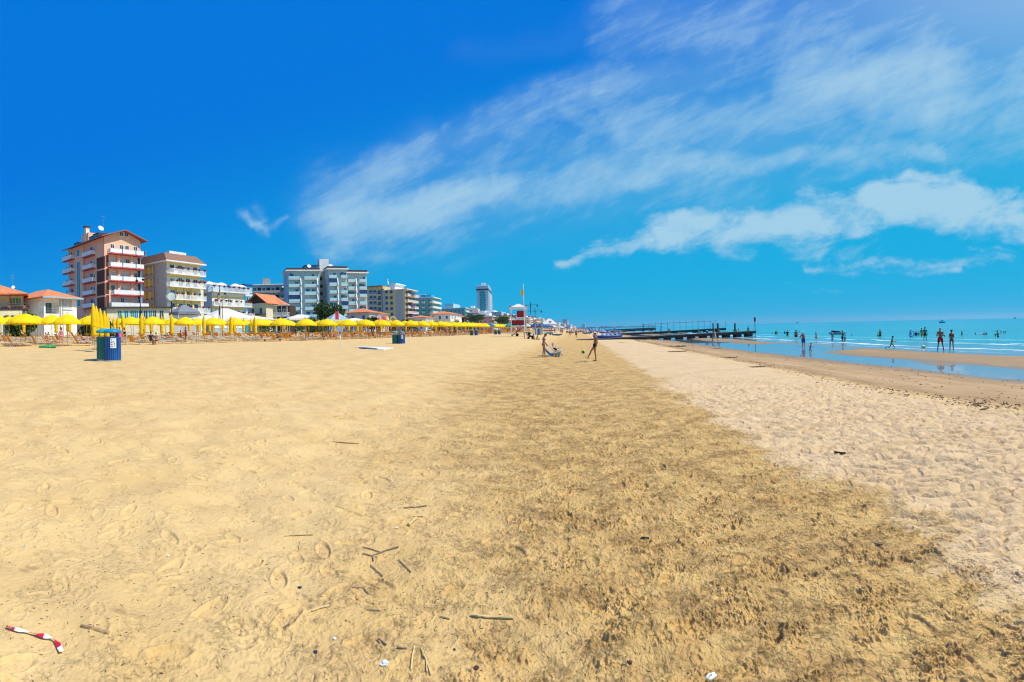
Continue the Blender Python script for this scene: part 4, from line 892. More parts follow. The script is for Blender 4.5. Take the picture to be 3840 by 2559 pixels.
# ---- parasols etc. on the hotel terrace, flower pots
WHT = make_open(W['canvas'], 'white_parasol', False)
for i, p in enumerate(RT_SPOTS): o = first_or_dup(WHT, p, i, ['first', 'second', 'third', 'last'][i]+' white parasol on the roof terrace of the cream hotel, counted from the yellow hotel', 'white parasols on the roof terrace'); o.scale = (1.35, 1.35, 1.05)
fl = mk('red_geraniums', (.26, .035, .03), .8, .5, 14); pm = MB()
for i in range(70):
    a, b_2, c_ = rr.gauss(0, .17), rr.gauss(0, .13), rr.gauss(.28, .09); k0 = len(pm.v); pm.poly([(-.07, -.07, 0), (.07, -.07, 0), (.07, .07, 0), (-.07, .07, 0)]); pm.xf(Matrix.Translation((a, b_2, c_)) @ Euler((rr.uniform(0, 3), rr.uniform(0, 3), 0)).to_matrix().to_4x4(), k0)
pfl = pm.mesh('flowers', [fl]); ppot = MB().lathe([(.13, 0), (.19, .2), (.17, .2)], 8).mesh('pot', [W['rust']])
for p, hn, lv in POTS:
    t = thing('flower_pot', f'red geranium pot on the {lv} balcony rail of the {hn} hotel', 'flower pot', p, 0, f'flower pots, {lv} balcony of the {hn} hotel'); put('pot', ppot, t); f = put('flowers', pfl, t); f.rotation_euler.z = rr.uniform(0, 6)
# white parasols before the podium
for px, d, lb in ((500, 74, 'white parasol behind the yellow rows below the pink hotel'), (640, 76, 'white parasol behind the yellow rows left of the grey gazebo'), (770, 80, 'white parasol behind the yellow rows below the yellow hotel'), (1310, 118, 'white parasol peeping over the yellow rows below the grey apartments'), (1835, 250, 'white parasol over the yellow rows below the pink far house'), (1862, 262, 'white parasol over the yellow rows left of the lifeguard tower')):
    o = dup(WHT, at(px, d), px, lb); o.scale = (1.5, 1.5, 1.05)
    if 'group' in o: del o['group']
# ---- tents and marquees
def tent(label, px, d, w_, dp, h, rise, mat, cat='tent', name='marquee', rz=None, legs=True):
    p = at(px, d); t = thing(name, label, cat, p, (-(px-VPX)/F+.5) if rz is None else rz); m = MB(); k = m.pts([(-w_/2, -dp/2, h), (w_/2, -dp/2, h), (w_/2, dp/2, h), (-w_/2, dp/2, h), (-w_*.08, 0, h+rise), (w_*.08, 0, h+rise)])
    m.face([k, k+1, k+5, k+4]); m.face([k+1, k+2, k+5]); m.face([k+2, k+3, k+4, k+5]); m.face([k+3, k, k+4]); m.build('roof', mat, t)
    v = MB()
    for (a, b) in (((-w_/2, -dp/2), (w_/2, -dp/2)), ((w_/2, -dp/2), (w_/2, dp/2)), ((-w_/2, dp/2), (w_/2, dp/2)), ((-w_/2, -dp/2), (-w_/2, dp/2))): v.poly([(*a, h-.5), (*b, h-.5), (*b, h-.004), (*a, h-.004)])
    v.build('valance', mat, t)
    if legs:
        for x in (-w_/2+.1, w_/2-.1):
            for y in (-dp/2+.1, dp/2-.1): MB().tube((x, y, -.2), (x, y, h-.01), .06).build('leg', W['railw'], t)
    return t
tent('grey gazebo with sagging roof below the yellow hotel', 692, 92, 4.6, 4, 4.5, 1.4, W['greycanvas'], name='gazebo')
tent('big white marquee with tall peak before the cream hotel', 845, 108, 11, 8, 3.6, 2.3, W['canvas']); tent('long white restaurant marquee between gazebo and tall marquee', 770, 104, 8, 6, 3.4, .8, W['canvas']); tent('long low white marquee before the chalet houses', 945, 120, 11, 6, 3.6, 1.0, W['canvas'])
tent('pale blue and white kiosk tent beside the round dark tree', 1265, 132, 7.5, 5, 3.2, 2.4, mkc('pale_blue_canvas', (.35, .50, .58), .2)); tent('wide white tent roof before the grey apartments', 1330, 126, 10, 5, 2.9, 1.2, W['canvas']); tent('white veranda canopy beside the timber house', 1130, 140, 10, 4, 4.3, 1.2, W['canvas'])
# ---- trees and hedges
def tree(label, px, d, h, r, trunk=.35, mat=None, seed=1, cz=.62, sq=.75, n=2600, name='tree', cat='tree', leaf=.30):
    rs = random.Random(seed); p = at(px, d); t = thing(name, label, cat, p); m = MB(); mt = mat or mk('tree_leaves', (.045, .085, .02), .8, .5, 1.2)
    lobes = [(rs.uniform(-.6, .6)*r, rs.uniform(-.6, .6)*r, h*cz+rs.uniform(-.5, .6)*r*sq, rs.uniform(.35, .6)*r) for _ in range(11)]
    for i in range(n):
        lx, ly, lz, lr = lobes[i % 11]; v = Vector((rs.gauss(0, 1), rs.gauss(0, 1), rs.gauss(0, 1))).normalized()*lr*rs.uniform(.55, 1.05)**.5; c = Vector((lx, ly, lz))+Vector((v.x, v.y, v.z*sq)); c.z = max(c.z, h*.16)
        s = leaf*rs.uniform(.5, 1.2); k = len(m.v); m.poly([(-s, -s*.6, 0), (s, -s*.5, 0), (s*.7, s*.6, 0), (-s*.6, s*.7, 0)]); m.xf(Matrix.Translation(c) @ Euler((rs.uniform(0, 3), rs.uniform(0, 3), rs.uniform(0, 3))).to_matrix().to_4x4(), k)
    m.build('crown', mt, t); b = MB()
    if trunk:
        b.tube((0, 0, -.2), (0, 0, h*.5), trunk, trunk*.6)
        for l in lobes[:6]: b.tube((0, 0, h*.35), l[:3], trunk*.4, .04)
        b.build('trunk', W['dark'], t)
    return t
tree('large round dark green tree before the stepped grey apartments', 1236, 140, 8.6, 4.6, seed=3, n=4200)
tree('dark umbrella pine before the pale green house', 1782, 300, 11, 5.6, seed=4, cz=.66, sq=.5); tree('dark leaning pine right of the pink far house', 1883, 330, 11, 6.0, seed=5, cz=.62, sq=.5); tree('low bushy tree before the white villa of the tan hotel', 1394, 150, 4.6, 3.0, seed=6, n=1800)
for i, (px, d, h, r, w_) in enumerate(((350, 66, 3.4, 1.9, 'shrub behind the bundle of folded parasols'), (395, 68, 2.6, 1.8, 'shrub below the podium of the pink hotel'), (1005, 118, 3.4, 2.2, 'shrub left of the timber veranda'), (1125, 124, 4.2, 2.4, 'bush right of the timber veranda'), (1160, 126, 3.9, 3.2, 'bush left of the round dark tree'), (1195, 124, 3.2, 3.0, 'hedge bush at the foot of the round tree'), (60, 62, 3.0, 2.0, 'shrub under the arcade of the cream villa'), (112, 70, 4.2, 1.8, 'leafy shrub between the two villas'))):
    tree('green '+w_, px, d, h, r, trunk=.08, mat=mk('shrub_leaves', (.06, .12, .03), .8, .5, 1.5), seed=20+i, n=1100, name='shrub', cat='shrub', cz=.5, leaf=.2)
for i, (px, d, w_) in enumerate(((1700, 240, 'before the white house with long orange roof'), (1760, 250, 'under the umbrella pine'), (1910, 300, 'behind the lifeguard tower'), (1640, 215, 'before the turquoise apartments'), (1545, 190, 'before the tan hotel'))): tree('dark hedge clump '+w_, px, d, 4.2, 4.5, trunk=.1, seed=40+i, n=900, name='hedge', cat='hedge', cz=.45)
# ---- street lamps, flags, clock
def lamp(label, px, d, h):
    t = thing('street_lamp', label, 'street lamp', at(px, d)); MB().tube((0, 0, 0), (0, 0, h), .09, .05).build('post', W['black'], t)
    for s in (-1, 1):
        m = MB(); P = [(s*(.1+.9*math.sin(q)), 0, h-.6+.9*(1-math.cos(q*1.0))*.8) for q in np.linspace(0, PI*.75, 7)]; m.path(P, .035); m.build('arm', W['black'], t); MB().lathe([(.05, 0), (.22, -.12), (.2, -.22), (.1, -.35)], 10, c=(P[-1][0], 0)).xf(Matrix.Translation((0, 0, P[-1][2]))).build('lantern', W['black'], t)
    return t
lamp('double armed black street lamp before the pink hotel', 528, 70, 8.0); lamp('black street lamp before the white marquee', 835, 84, 7.0); lamp('black three lantern street lamp before the timber veranda', 1056, 108, 5.8)
t = thing('clock_sign', 'round blue and white sign on a post beside the yellow hotel', 'sign', at(645, 72), R(40)); MB().tube((0, 0, 0), (0, 0, 5.6), .08).build('post', W['black'], t); MB().tube((0, -.12, 6.2), (0, .12, 6.2), .62, .62, 20).build('face', W['railw'], t); MB().lathe([(.60, -.13), (.70, -.13), (.70, .13), (.60, .13)], 24, cap=False).xf(Matrix.Translation((0, 0, 6.2)) @ Matrix.Rotation(PI/2, 4, 'X')).build('rim', W['skyblue'], t)
def flag_mesh(w_, h, cols, ang=0.35, n=9, limp=.5):
    m = MB(); 
    for i in range(n):
        m.cur = min(len(cols)-1, int(i*len(cols)/n))
        for s in (0,):
            x0, x1 = w_*i/n, w_*(i+1)/n; f = lambda x: (x*(1-limp), .12*math.sin(x*6)*x, -limp*x*1.2)
            a, b = f(x0), f(x1); m.poly([a, b, (b[0], b[1], b[2]-h), (a[0], a[1], a[2]-h)])
    return m
t = thing('flagpole', 'flagpole with drooping green, white and red flag over a blue one before the marquee', 'flagpole', at(828, 86), R(50)); MB().tube((0, 0, 0), (0, 0, 8.8), .06).build('pole', mk('flagpole_paint', (.6, .42, .2), .5), t)
flag_mesh(1.8, 1.2, [0, 1, 2], limp=.75).xf(Matrix.Translation((-.06, 0, 8.7)) @ Matrix.Scale(-1, 4, (1, 0, 0))).build('tricolour_flag', [mkc('flag_green', (.01, .22, .07), .2), W['canvas'], mkc('flag_red', (.55, .02, .03), .2)], t)
flag_mesh(1.3, 1.9, [0], limp=.8).xf(Matrix.Translation((-.06, 0, 6.0)) @ Matrix.Scale(-1, 4, (1, 0, 0))).build('blue_flag', W['bluecanvas'], t)
t = thing('banner', 'pink red feather banner rising beside the round dark tree', 'banner', at(1272, 118), R(40)); MB().tube((0, 0, 0), (0, 0, 5.6), .04).build('pole', W['railw'], t); MB().box(-.9, -.05, -.02, .02, 3.6, 5.6).build('cloth', mkc('banner_pink', (.75, .05, .10), .2), t)
# playground: a striped play roof and a small timber play house
t = thing('play_tower', 'play tower with pink, yellow and blue striped roof before the tan hotel', 'play tower', at(1437, 118), R(30)); cs = [mk('play_pink', (.75, .07, .20), .6), TRAY, W['blue'], mk('play_red', (.6, .04, .04), .6)]; m = MB()
for i in range(6): m.cur = i % 4; x0, x1 = -1.2+i*.4, -.8+i*.4; m.hull8([(x0, -1.0, 2.2), (x1, -1.0, 2.2), (x1, -.95, 2.2), (x0, -.95, 2.2), (x0, 0, 4.4), (x1, 0, 4.4), (x1, .05, 4.4), (x0, .05, 4.4)]); m.hull8([(x0, .95, 2.2), (x1, .95, 2.2), (x1, 1, 2.2), (x0, 1, 2.2), (x0, .06, 4.4), (x1, .06, 4.4), (x1, .1, 4.4), (x0, .1, 4.4)])
m.build('roof', cs, t); [MB().tube((x, y, -.1), (x, y, 2.3), .07).build('post', W['dark'], t) for x in (-1, 1) for y in (-.8, .8)]
t = thing('play_house', 'timber play house with steep curved roof before the tan hotel', 'play house', at(1474, 122), R(30)); m = MB()
for s in (-1, 1): m.path([(s*1.9, -.6, 2.4), (s*1.3, -.6, 2.9), (s*.6, -.6, 3.9), (0, -.6, 4.5)], .16); m.path([(s*1.9, .6, 2.4), (s*1.3, .6, 2.9), (s*.6, .6, 3.9), (0, .6, 4.5)], .16)
m.build('roof_frame', W['tan'], t); MB().box(-1, 1, -.55, .55, 0, 2.9).build('cabin', W['dark'], t)
# ---- lifeguard tower
P = at(1946, 90); t = thing('lifeguard_tower', 'white lifeguard tower with dark red panels and peaked white canopy', 'lifeguard tower', P, R(6)); RED = mk('lifeguard_red', (.30, .012, .02), .6, .1); WP = W['railw']
w_ = 1.36; zf, zr_, zt_ = 2.95, 4.05, 5.15
for x in (-w_, w_):
    for y in (-1.2, 1.2): MB().box(x-.09, x+.09, y-.09, y+.09, -.4, zt_).build('post', WP, t)
MB().box(-w_-.1, w_+.1, -1.3, 1.3, zf-1.0-.14, zf-1.0).build('deck', WP, t)
MB().box(-w_+.1, w_-.1, -1.24, -1.18, zf-.86, zf+.03).build('red_panel', RED, t); MB().box(-w_+.1, w_-.1, 1.18, 1.24, zf-.86, zf+.03).build('red_panel', RED, t); MB().box(-w_-.03, -w_+.03, -1.1, 1.1, zf-.86, zf+.03).build('red_panel', RED, t)
MB().box(-.30, w_-.1, -1.22, -1.18, 3.55, 4.75).build('red_panel', RED, t); MB().box(w_-.03, w_+.03, .1, 1.1, zf-.8, 4.75).build('red_panel', RED, t)
m = MB(); [m.box(-w_+.1, w_-.1, y, y+.06, z, z+.09) for z in (zf+.12, zf+.38) for y in (-1.25, 1.19)]; m.build('railing', WP, t)
m = MB(); [m.box(-w_-.28, w_+.28, y, y+.14, zt_, zt_+.3) for y in (-1.45, 1.31)]; [m.box(x, x+.14, -1.3, 1.3, zt_+.003, zt_+.297) for x in (-w_-.28, w_+.14)]; m.build('canopy_frame', WP, t)
m = MB(); k = m.pts([(-w_-.1, -1.3, zt_+.3), (w_+.1, -1.3, zt_+.3), (w_+.1, 1.3, zt_+.3), (-w_-.1, 1.3, zt_+.3), (0, 0, zt_+.95)]); [m.face([k+i, k+(i+1) % 4, k+4]) for i in range(4)]; m.build('canopy', W['canvas'], t)
for x in (-w_-.1, w_+.1): MB().ball((x, -1.3, zt_+.38), .16, 10).build('red_light', mk('red_lens', (.45, .02, .08), .3), t)
m = MB(); [m.tube((-w_+.1+i*.3, -1.2, 1.8), (-w_-.2+i*.3, -1.2, 1.3), .02) for i in range(9)]; m.build('underside_struts', WP, t)
m = MB()
for y in (-.95, -.35): m.tube((1.3, y, 2.0), (-1.7, y, -.1), .07)
m.build('stair_stringers', RED, t); m = MB(); [m.box(1.1-i*.33-.14, 1.1-i*.33+.14, -.95, -.35, 1.75-i*.235, 1.79-i*.235) for i in range(8)]; m.build('stair_treads', RED, t)
MB().box(w_+.1, w_+1.1, -1.3, .6, 1.55, 1.68).build('side_landing', RED, t); m = MB(); [m.tube((w_+1.05, y, 1.68), (w_+1.05, y, 2.75), .03) for y in (-1.2, -.6, 0, .5)]; m.tube((w_+1.05, -1.2, 2.75), (w_+1.05, .5, 2.75), .03); m.tube((w_+.1, -1.2, 2.75), (w_+1.05, -1.2, 2.75), .03); [m.tube((w_+.12+i*.11, -1.25, 1.7), (w_+.12+i*.11, -1.25, 2.9), .012) for i in range(5)]; m.build('landing_railing', RED, t)
for px_o in (-.35,): MB().tube((px_o, -.55, .30), (px_o, -.40, .30), .30, .30, 16).build('wheel', W['black'], t); MB().tube((px_o, -.5, .3), (-.6, -.5, 1.4), .03).build('wheel_strut', W['metal'], t)
t = thing('flagpole', 'tall white mast with small yellow flag against the lifeguard tower', 'flagpole', at(1967, 84)); MB().tube((0, 0, -.3), (0, 0, 9.3), .085, .05).build('pole', WP, t); m = MB()
for i in range(5): m.poly([(-.02-.10*i, .05*math.sin(i*1.5), 8.4-.05*i), (-.12-.10*i, .05*math.sin(i*1.5+1.5), 8.32-.05*i), (-.12-.10*i, .08*math.sin(i*1.5+1.9), 7.0+.14*i), (-.02-.10*i, .08*math.sin(i*1.5+.4), 6.86+.14*i)])
m.build('flag', mkc('flag_yellow', (.75, .50, .01), .3), t)
t = thing('red_buoy', 'red rescue buoy and pack hanging under the lifeguard tower', 'rescue buoy', at(1941, 89.2)+Vector((0, 0, 1.3))); MB().tube((0, 0, -.1), (0, 0, .5), .16, .13, 10).tube((.45, 0, -.1), (.45, 0, .4), .14, .11, 10).tube((0, 0, .45), (.45, 0, .4), .03).build('float', mk('buoy_red', (.6, .02, .03), .4), t)
# ---- kiosk, cart, canoe, gazebo past the tower
t = thing('kiosk', 'small striped beach kiosk with green slatted roof right of the lifeguard tower', 'kiosk', at(2020, 117), R(8)); m = MB(); kc = [mk('kiosk_teal', (.10, .42, .45), .6), W['railw'], mk('kiosk_blue', (.05, .12, .5), .6), mk('kiosk_purple', (.35, .10, .35), .6), mk('kiosk_green', (.08, .35, .22), .6)]
for i in range(8): m.cur = (0, 1, 0, 2, 3, 0, 1, 4)[i]; m.box(-.85+i*.21, -.64+i*.21, -.8, .8, 0, 1.55)
m.build('counter', kc, t); [MB().tube((x, y, 0), (x, y, 2.5), .04).build('post', W['railw'], t) for x in (-.8, .8) for y in (-.7, .7)]
m = MB(); [m.box(-1.1+i*.2, -.98+i*.2, -1, 1, 2.5, 2.7) for i in range(11)]; m.build('roof', kc[4], t); MB().box(-.75, .75, -.6, .6, 1.7, 2.1).build('goods', W['rust'], t)
tent('white peaked gazebo with small purple emblem past the kiosk', 2061, 145, 4.6, 4.6, 2.9, 1.6, W['canvas'], name='gazebo', cat='gazebo', rz=.1)
t = thing('emblem_patch', 'purple oval emblem on the front of the white peaked gazebo', 'emblem', at(2064, 143)+Vector((0, 0, 3.55))); MB().lathe([(.02, 0), (.3, 0), (.3, .02), (.02, .02)], 14).xf(Matrix.Rotation(R(62), 4, 'X') @ Matrix.Scale(1.5, 4, (1, 0, 0))).build('emblem', kc[3], t)
t = thing('canoe', 'orange red canoe lying on a trestle cart', 'canoe', at(2060, 119)+Vector((0, 0, .95)), R(4)); m = MB()
def hull(m, L, wd, h, n=10, z=0):
    P = [[(L*(i/n-.5), s*wd/2*math.sin(PI*(.06+.88*i/n))**.7, z+h*(1+.5*abs(2*i/n-1)**3)) for s in (-1, 1)] for i in range(n+1)]
    B = [(L*(i/n-.5)*.9, 0, z+.5*h*abs(2*i/n-1)**3) for i in range(n+1)]; k = len(m.v)
    for i in range(n+1): m.v += [P[i][0], B[i], P[i][1]]
    for i in range(n):
        a = k+3*i; m.face([a, a+1, a+4, a+3]); m.face([a+1, a+2, a+5, a+4]); m.face([a, a+3, a+5, a+2])
    m.face([k, k+2, k+1]); a = k+3*n; m.face([a, a+1, a+2]); return m
hull(m, 3.4, .6, .28).build('hull', mk('canoe_red', (.72, .16, .06), .4), t); MB().box(-.35, .35, -.2, .2, .281, .30).build('cockpit', W['black'], t)
t = thing('trestle', 'white trestle cart under the orange red canoe', 'trestle', at(2060, 119), R(4)); MB().box(-.9, .9, -.5, .5, .2, .8).build('crate', W['bluew'], t); [MB().tube((x, -.5, .0), (x, .5, .94), .03).build('leg', W['railw'], t) for x in (-1.1, 1.1)]; MB().tube((.2, -.6, .2), (.2, -.5, .2), .2, .2, 12).build('wheel', W['black'], t)
def boat(label, px, d, L, mats, z=0.0, rz=0, name='rowing_boat', cat='boat', group=None):
    t = thing(name, label, cat, at(px, d)+Vector((0, 0, z)), rz, group); hull(MB(), L, L*.32, L*.12).build('hull', mats[0], t); m = MB(); m.box(-L*.36, L*.36, -L*.10, L*.10, L*.121, L*.16); m.build('deck', mats[1], t); return t
boat('small dark blue boat with white rim lying right of the canoe cart', 2088, 118, 2.6, (W['blue'], W['railw']), 0, R(2))
# ---- pedal boats with slides
BL = mk('pedal_boat_blue', (.012, .07, .42), .3, spec=.5); WH = mk('pedal_boat_white', (.70, .74, .78), .3, spec=.5)
def pedal(label, p, rz, group=None, slide=True):
    t = thing('pedal_boat', label, 'pedal boat', p, rz, group)
    for s in (-.62, .62): hull(MB(), 3.9, .62, .42).xf(Matrix.Translation((0, s, 0))).build('float', BL, t)
    MB().box(-1.6, 1.5, -.7, .7, .43, .56).build('deck', WH, t); [MB().hull8([(x, -.55, .56), (x+.5, -.55, .56), (x+.5, .55, .56), (x, .55, .56), (x-.15, -.55, 1.0), (x, -.55, 1.0), (x, .55, 1.0), (x-.15, .55, 1.0)]).build('seat', WH, t) for x in (-.1, .8)]
    if slide:
        m = MB(); P_ = [(1.9, .2, .5), (1.3, .2, 1.0), (.7, .2, 1.7), (.15, .2, 2.1)]; m.path(P_, .10); m.path([(q[0], -.2, q[2]) for q in P_], .10); m.build('slide', BL, t)
        m = MB(); [m.path([(.15, s, 2.1), (-.1, s, 2.35), (-.45, s, 2.2), (-.9, s, 1.2), (-1.2, s, .5)], .035) for s in (-.28, .28)]; m.build('ladder', BL, t)
    return t
for px, d, q, lb in ((2258, 96, 3, 'blue pedal boat with slide nearest to the man kicking the ball'), (2296, 93, -2, 'blue and white pedal boat with high slide, rightmost of the beached group'), (2275, 99, 0, 'blue pedal boat half hidden between the two with high slides')): pedal(lb, at(px, d), R(180+q) if px == 2275 else R(q), slide=px != 2275)
for i, (px, d) in enumerate(((2166, 250), (2185, 300), (2215, 240), (2232, 280), (2202, 180), (2140, 210), (2262, 210))): pedal('distant blue and white pedal boat drawn up on the far beach', at(px, d), R(rr.uniform(-30, 30)), 'distant pedal boats', slide=i % 2 == 0)
# ---- far parasols of the other bathing places
cols_ = {'blue': mkc('parasol_blue', (.02, .16, .45)), 'white': W['canvas'], 'red': mkc('parasol_red', (.60, .03, .04)), 'turquoise': mkc('parasol_turquoise', (.05, .40, .45)), 'pink': mkc('parasol_pink', (.70, .20, .30))}
fpm = {k: canopy_mesh(v) for k, v in cols_.items()}; pole = MB().tube((0, 0, -.2), (0, 0, 2.9), .03, n=5).mesh('pole', [ALU])
for i in range(150):
    y = 128+rr.random()**1.6*520; x = -9-rr.random()*(16 if y < 200 else 30) if i % 4 else rr.uniform(-9, -2)-0 if y > 330 else -12-rr.random()*10
    cn = rr.choice(['blue', 'white', 'blue', 'turquoise', 'white'] if y < 300 else ['red', 'white', 'pink', 'blue', 'white'])
    px = project((x, y, 2))[0]; wh = 'behind the lifeguard tower' if px < 2010 else 'behind the kiosk and gazebo' if px < 2100 else 'on the far beach by the gazebo' if px < 2150 else 'where the far beach narrows'
    t = thing('parasol', f'small distant {cn} parasol {wh}', 'parasol', (x, y, hz(x, y)), rr.uniform(0, 6), f'distant {cn} parasols {wh}'); put('canopy', fpm[cn], t); put('pole', pole, t)
# ---- cranes
for px, d, h, lb in ((1992, 1020, 58, 'tower crane with long jib right of the lifeguard tower'), (2008, 1100, 48, 'smaller tower crane right of the long jibbed one')):
    t = thing('tower_crane', lb, 'crane', at(px, d)); MB().tube((0, 0, 0), (0, 0, h), .9, .9, 4).build('mast', W['slate'], t); MB().tube((-16, 0, h-6), (16, 0, h-6), .7, .5, 4).build('jib', W['slate'], t); MB().box(13, 16, -1, 1, h-10, h-6.5).build('counterweight', W['slate'], t); MB().box(-1.2, 1.2, -1.2, 1.2, h-9, h-6.8).build('cab', W['slate'], t)
# ---- piers (groynes on trestles)
CP = mk('pier_concrete', (.06, .055, .05), .9, .35, 1.5, bumps=(4, .4)); CT = mk('pier_deck_top', (.13, .12, .11), .9, .3, 1.0)
def pier(label, px0, px1, Y, z0, z1, th, step, legs_from, rail=None, w_=2.2):
    x0 = Y*math.tan((px0-VPX)/F); x1 = Y*math.tan((px1-VPX)/F); t = thing('pier', label, 'pier', (x0, Y, 0)); L = x1-x0
    MB().hull8([(0, 0, z0-th), (L, 0, z1-th), (L, w_, z1-th), (0, w_, z0-th), (0, 0, z0), (L, 0, z1), (L, w_, z1), (0, w_, z0)]).build('deck', CP, t)
    MB().hull8([(0, -.12, z0+.004), (L+.1, -.12, z1+.004), (L+.1, w_+.12, z1+.004), (0, w_+.12, z0+.004), (0, -.12, z0+.16), (L+.1, -.12, z1+.16), (L+.1, w_+.12, z1+.16), (0, w_+.12, z0+.16)]).build('deck_edge', CT, t)
    x = legs_from*L
    while x < L:
        zt = z0+(z1-z0)*x/L-th-.003; MB().hull8([(x-.42, .1, -1.2), (x+.42, .1, -1.2), (x+.42, w_-.1, -1.2), (x-.42, w_-.1, -1.2), (x-.75*min(1, step/3), .1, zt), (x+.75*min(1, step/3), .1, zt), (x+.75*min(1, step/3), w_-.1, zt), (x-.75*min(1, step/3), w_-.1, zt)]).build('support', CP, t); x += step
    if rail:
        m = MB(); a, b = rail; n = 12
        for i in range(n+1): u = L*(a+(b-a)*i/n); z = z0+(z1-z0)*u/L; m.tube((u, w_, z), (u, w_, z+3.0), .06, n=4)
        m.tube((L*a, w_, z0+(z1-z0)*a+2.6), (L*b, w_, z0+(z1-z0)*b+2.6), .05, n=4); m.build('railing', CP, t)
    return t, x0, L
_, xa, La = pier('near dark concrete pier on splayed supports running out from the beach', 2160, 2834, 82, -.02, .58, .34, 2.15, .36)
pier('second dark pier with tall railing posts beyond the near one', 2290, 2722, 150, -.1, .75, .55, 3.6, .15, (.28, .93), 2.5)
pier('third low dark pier farther along the beach', 2290, 2460, 270, 0, .8, .7, 4.5, .2, None, 3); pier('fourth pier, thin dark line in the distance', 2275, 2455, 420, .2, .9, .8, 8, .2, None, 4)
def pile(label, px, y0, y1, d, r=.22, top=None):
    zt, zb = zat(px, y0, d), min(zat(px, y1, d), SEA-.3); p = azdir((px-VPX)/F)*d; t = thing('mooring_post', label, 'post', (p.x, p.y, zb)); MB().tube((0, 0, 0), (0, 0, zt-zb), r, r*.9, 8).build('post', CP, t)
    if top: MB().box(-.16, .16, -.05, .05, zt-zb-.75, zt-zb-.05).build('sign_plate', mk('sign_dark_red', (.25, .05, .05), .6), t)
    return t
pile('dark mooring post, left one of the two at the end of the second pier', 2674, 1212, 1242, 146); pile('dark mooring post, right one of the two at the end of the second pier', 2692, 1213, 1242, 146, .3); pile('lone dark mooring post standing in the sea between the piers', 2756, 1213, 1240, 146, .28)
pile('thin tall pole with small plate at the tip of the near pier', 2831, 1190, 1262, 82, .06, 1); pile('very thin leaning pole off the end of the second pier', 2722, 1206, 1244, 150, .06)
# volleyball net
t = thing('volleyball_net', 'volleyball net between two tall posts on the shore before the second pier', 'volleyball net', at(2413, 132), R(-12))
for x in (0, 4.6): MB().tube((x, 0, -.3), (x, 0, 2.5 if x else 3.1), .06).build('post', CP, t)
m = MB(); [m.tube((0, 0, z+.4), (4.6, 0, z), .02, n=4) for z in (2.3, 1.5)]; [m.tube((i*.46, 0, 1.5+.4*(1-i/10)), (i*.46, 0, 2.3+.4*(1-i/10)), .012, n=4) for i in range(11)]; m.build('net', CP, t)
# far headland
m = MB(); N = 40; pts_ = [(-420+i*42, 30*abs(math.sin(i*.5+1))+14*math.sin(i*1.3)+16) for i in range(N)]
for (a, za), (b, zb) in zip(pts_[:-1], pts_[1:]): m.hull8([(a, 7600, -5), (b, 7600, -5), (b, 7900, -5), (a, 7900, -5), (a, 7600, max(4, za*.55*(1-abs(a)/1600))), (b, 7600, max(4, zb*.55*(1-abs(b)/1600))), (b, 7900, max(4, zb*.5)), (a, 7900, max(4, za*.5))])
tag(m.build('headland', mk('far_wood', (.05, .09, .07), .9)), kind='structure')
# ---- tarpaulin on the sand
t = thing('tarpaulin', 'white and blue tarpaulin lying flat on the sand before the second pair of bins', 'tarpaulin', (0, 0, 0)); q = [gpos(*a)+Vector((0, 0, .05)) for a in ((1332, 1305), (1345, 1303), (1400, 1304), (1478, 1307), (1440, 1314), (1410, 1313), (1370, 1308))]
m = MB(); m.poly(q); m.poly([v-Vector((0, 0, .04)) for v in q][::-1]); [m.poly([q[i], q[(i+1) % 7], q[(i+1) % 7]-Vector((0, 0, .04)), q[i]-Vector((0, 0, .04))]) for i in range(7)]; m.build('white_sheet', W['railw'], t)
q = [gpos(*a)+Vector((0, 0, .075)) for a in ((1345, 1305.5), (1372, 1306), (1412, 1310), (1418, 1313), (1385, 1311), (1345, 1307))]; MB().poly(q).build('blue_stripe', W['blue'], t)
# ---- odds and ends in the parasol rows
t = thing('paddling_pool', 'round green paddling pool under the raised lounger at the nearest rows', 'paddling pool', gpos(178, 1305)); m = MB(); N = 20
for i in range(N): a, b = 2*PI*i/N, 2*PI*(i+1)/N; m.tube((.62*math.cos(a), .62*math.sin(a), .1), (.62*math.cos(b), .62*math.sin(b), .1), .11, n=8)
m.build('ring', mk('pool_green', (.02, .35, .12), .3, spec=.5), t); MB().lathe([(.01, .05), (.6, .05)], 16, cap=False).build('water', W['tealglass'], t)
def towel(label, px, py, col, w_=.6, l=1.5, z=.40, rz=0):
    c = mk('towel_'+col[0], col[1], .95, .15, 5); p = gpos(px, py)+Vector((0, 0, z)); t = thing('towel', label, 'towel', p, rz); m = MB(); n = 8
    for i in range(n): y0, y1 = l*i/n, l*(i+1)/n; f = lambda y: .02*math.sin(y*9)+(.25*max(0, .45-y)); m.hull8([(-w_/2, y0, f(y0)), (w_/2, y0, f(y0)), (w_/2, y1, f(y1)), (-w_/2, y1, f(y1)), (-w_/2, y0, f(y0)+.02), (w_/2, y0, f(y0)+.02), (w_/2, y1, f(y1)+.02), (-w_/2, y1, f(y1)+.02)])
    m.build('cloth', c, t); return t
towel('bright blue towel hung over a raised lounger below the yellow hotel', 610, 1274, ('blue', (.02, .13, .45)), .8, 1.2, .55, .4); towel('turquoise and white towel spread on a lounger right of the near bins', 535, 1278, ('turquoise', (.08, .50, .55)), .7, 1.7, .45, .2); towel('lime green towel drooping from a front lounger before the chalet houses', 1025, 1272, ('green', (.15, .55, .12)), .8, 1.4, .45, .3); towel('green striped towel over a lounger back left of the turquoise one', 548, 1262, ('lime', (.25, .60, .35)), .8, 1.0, .6, .6)

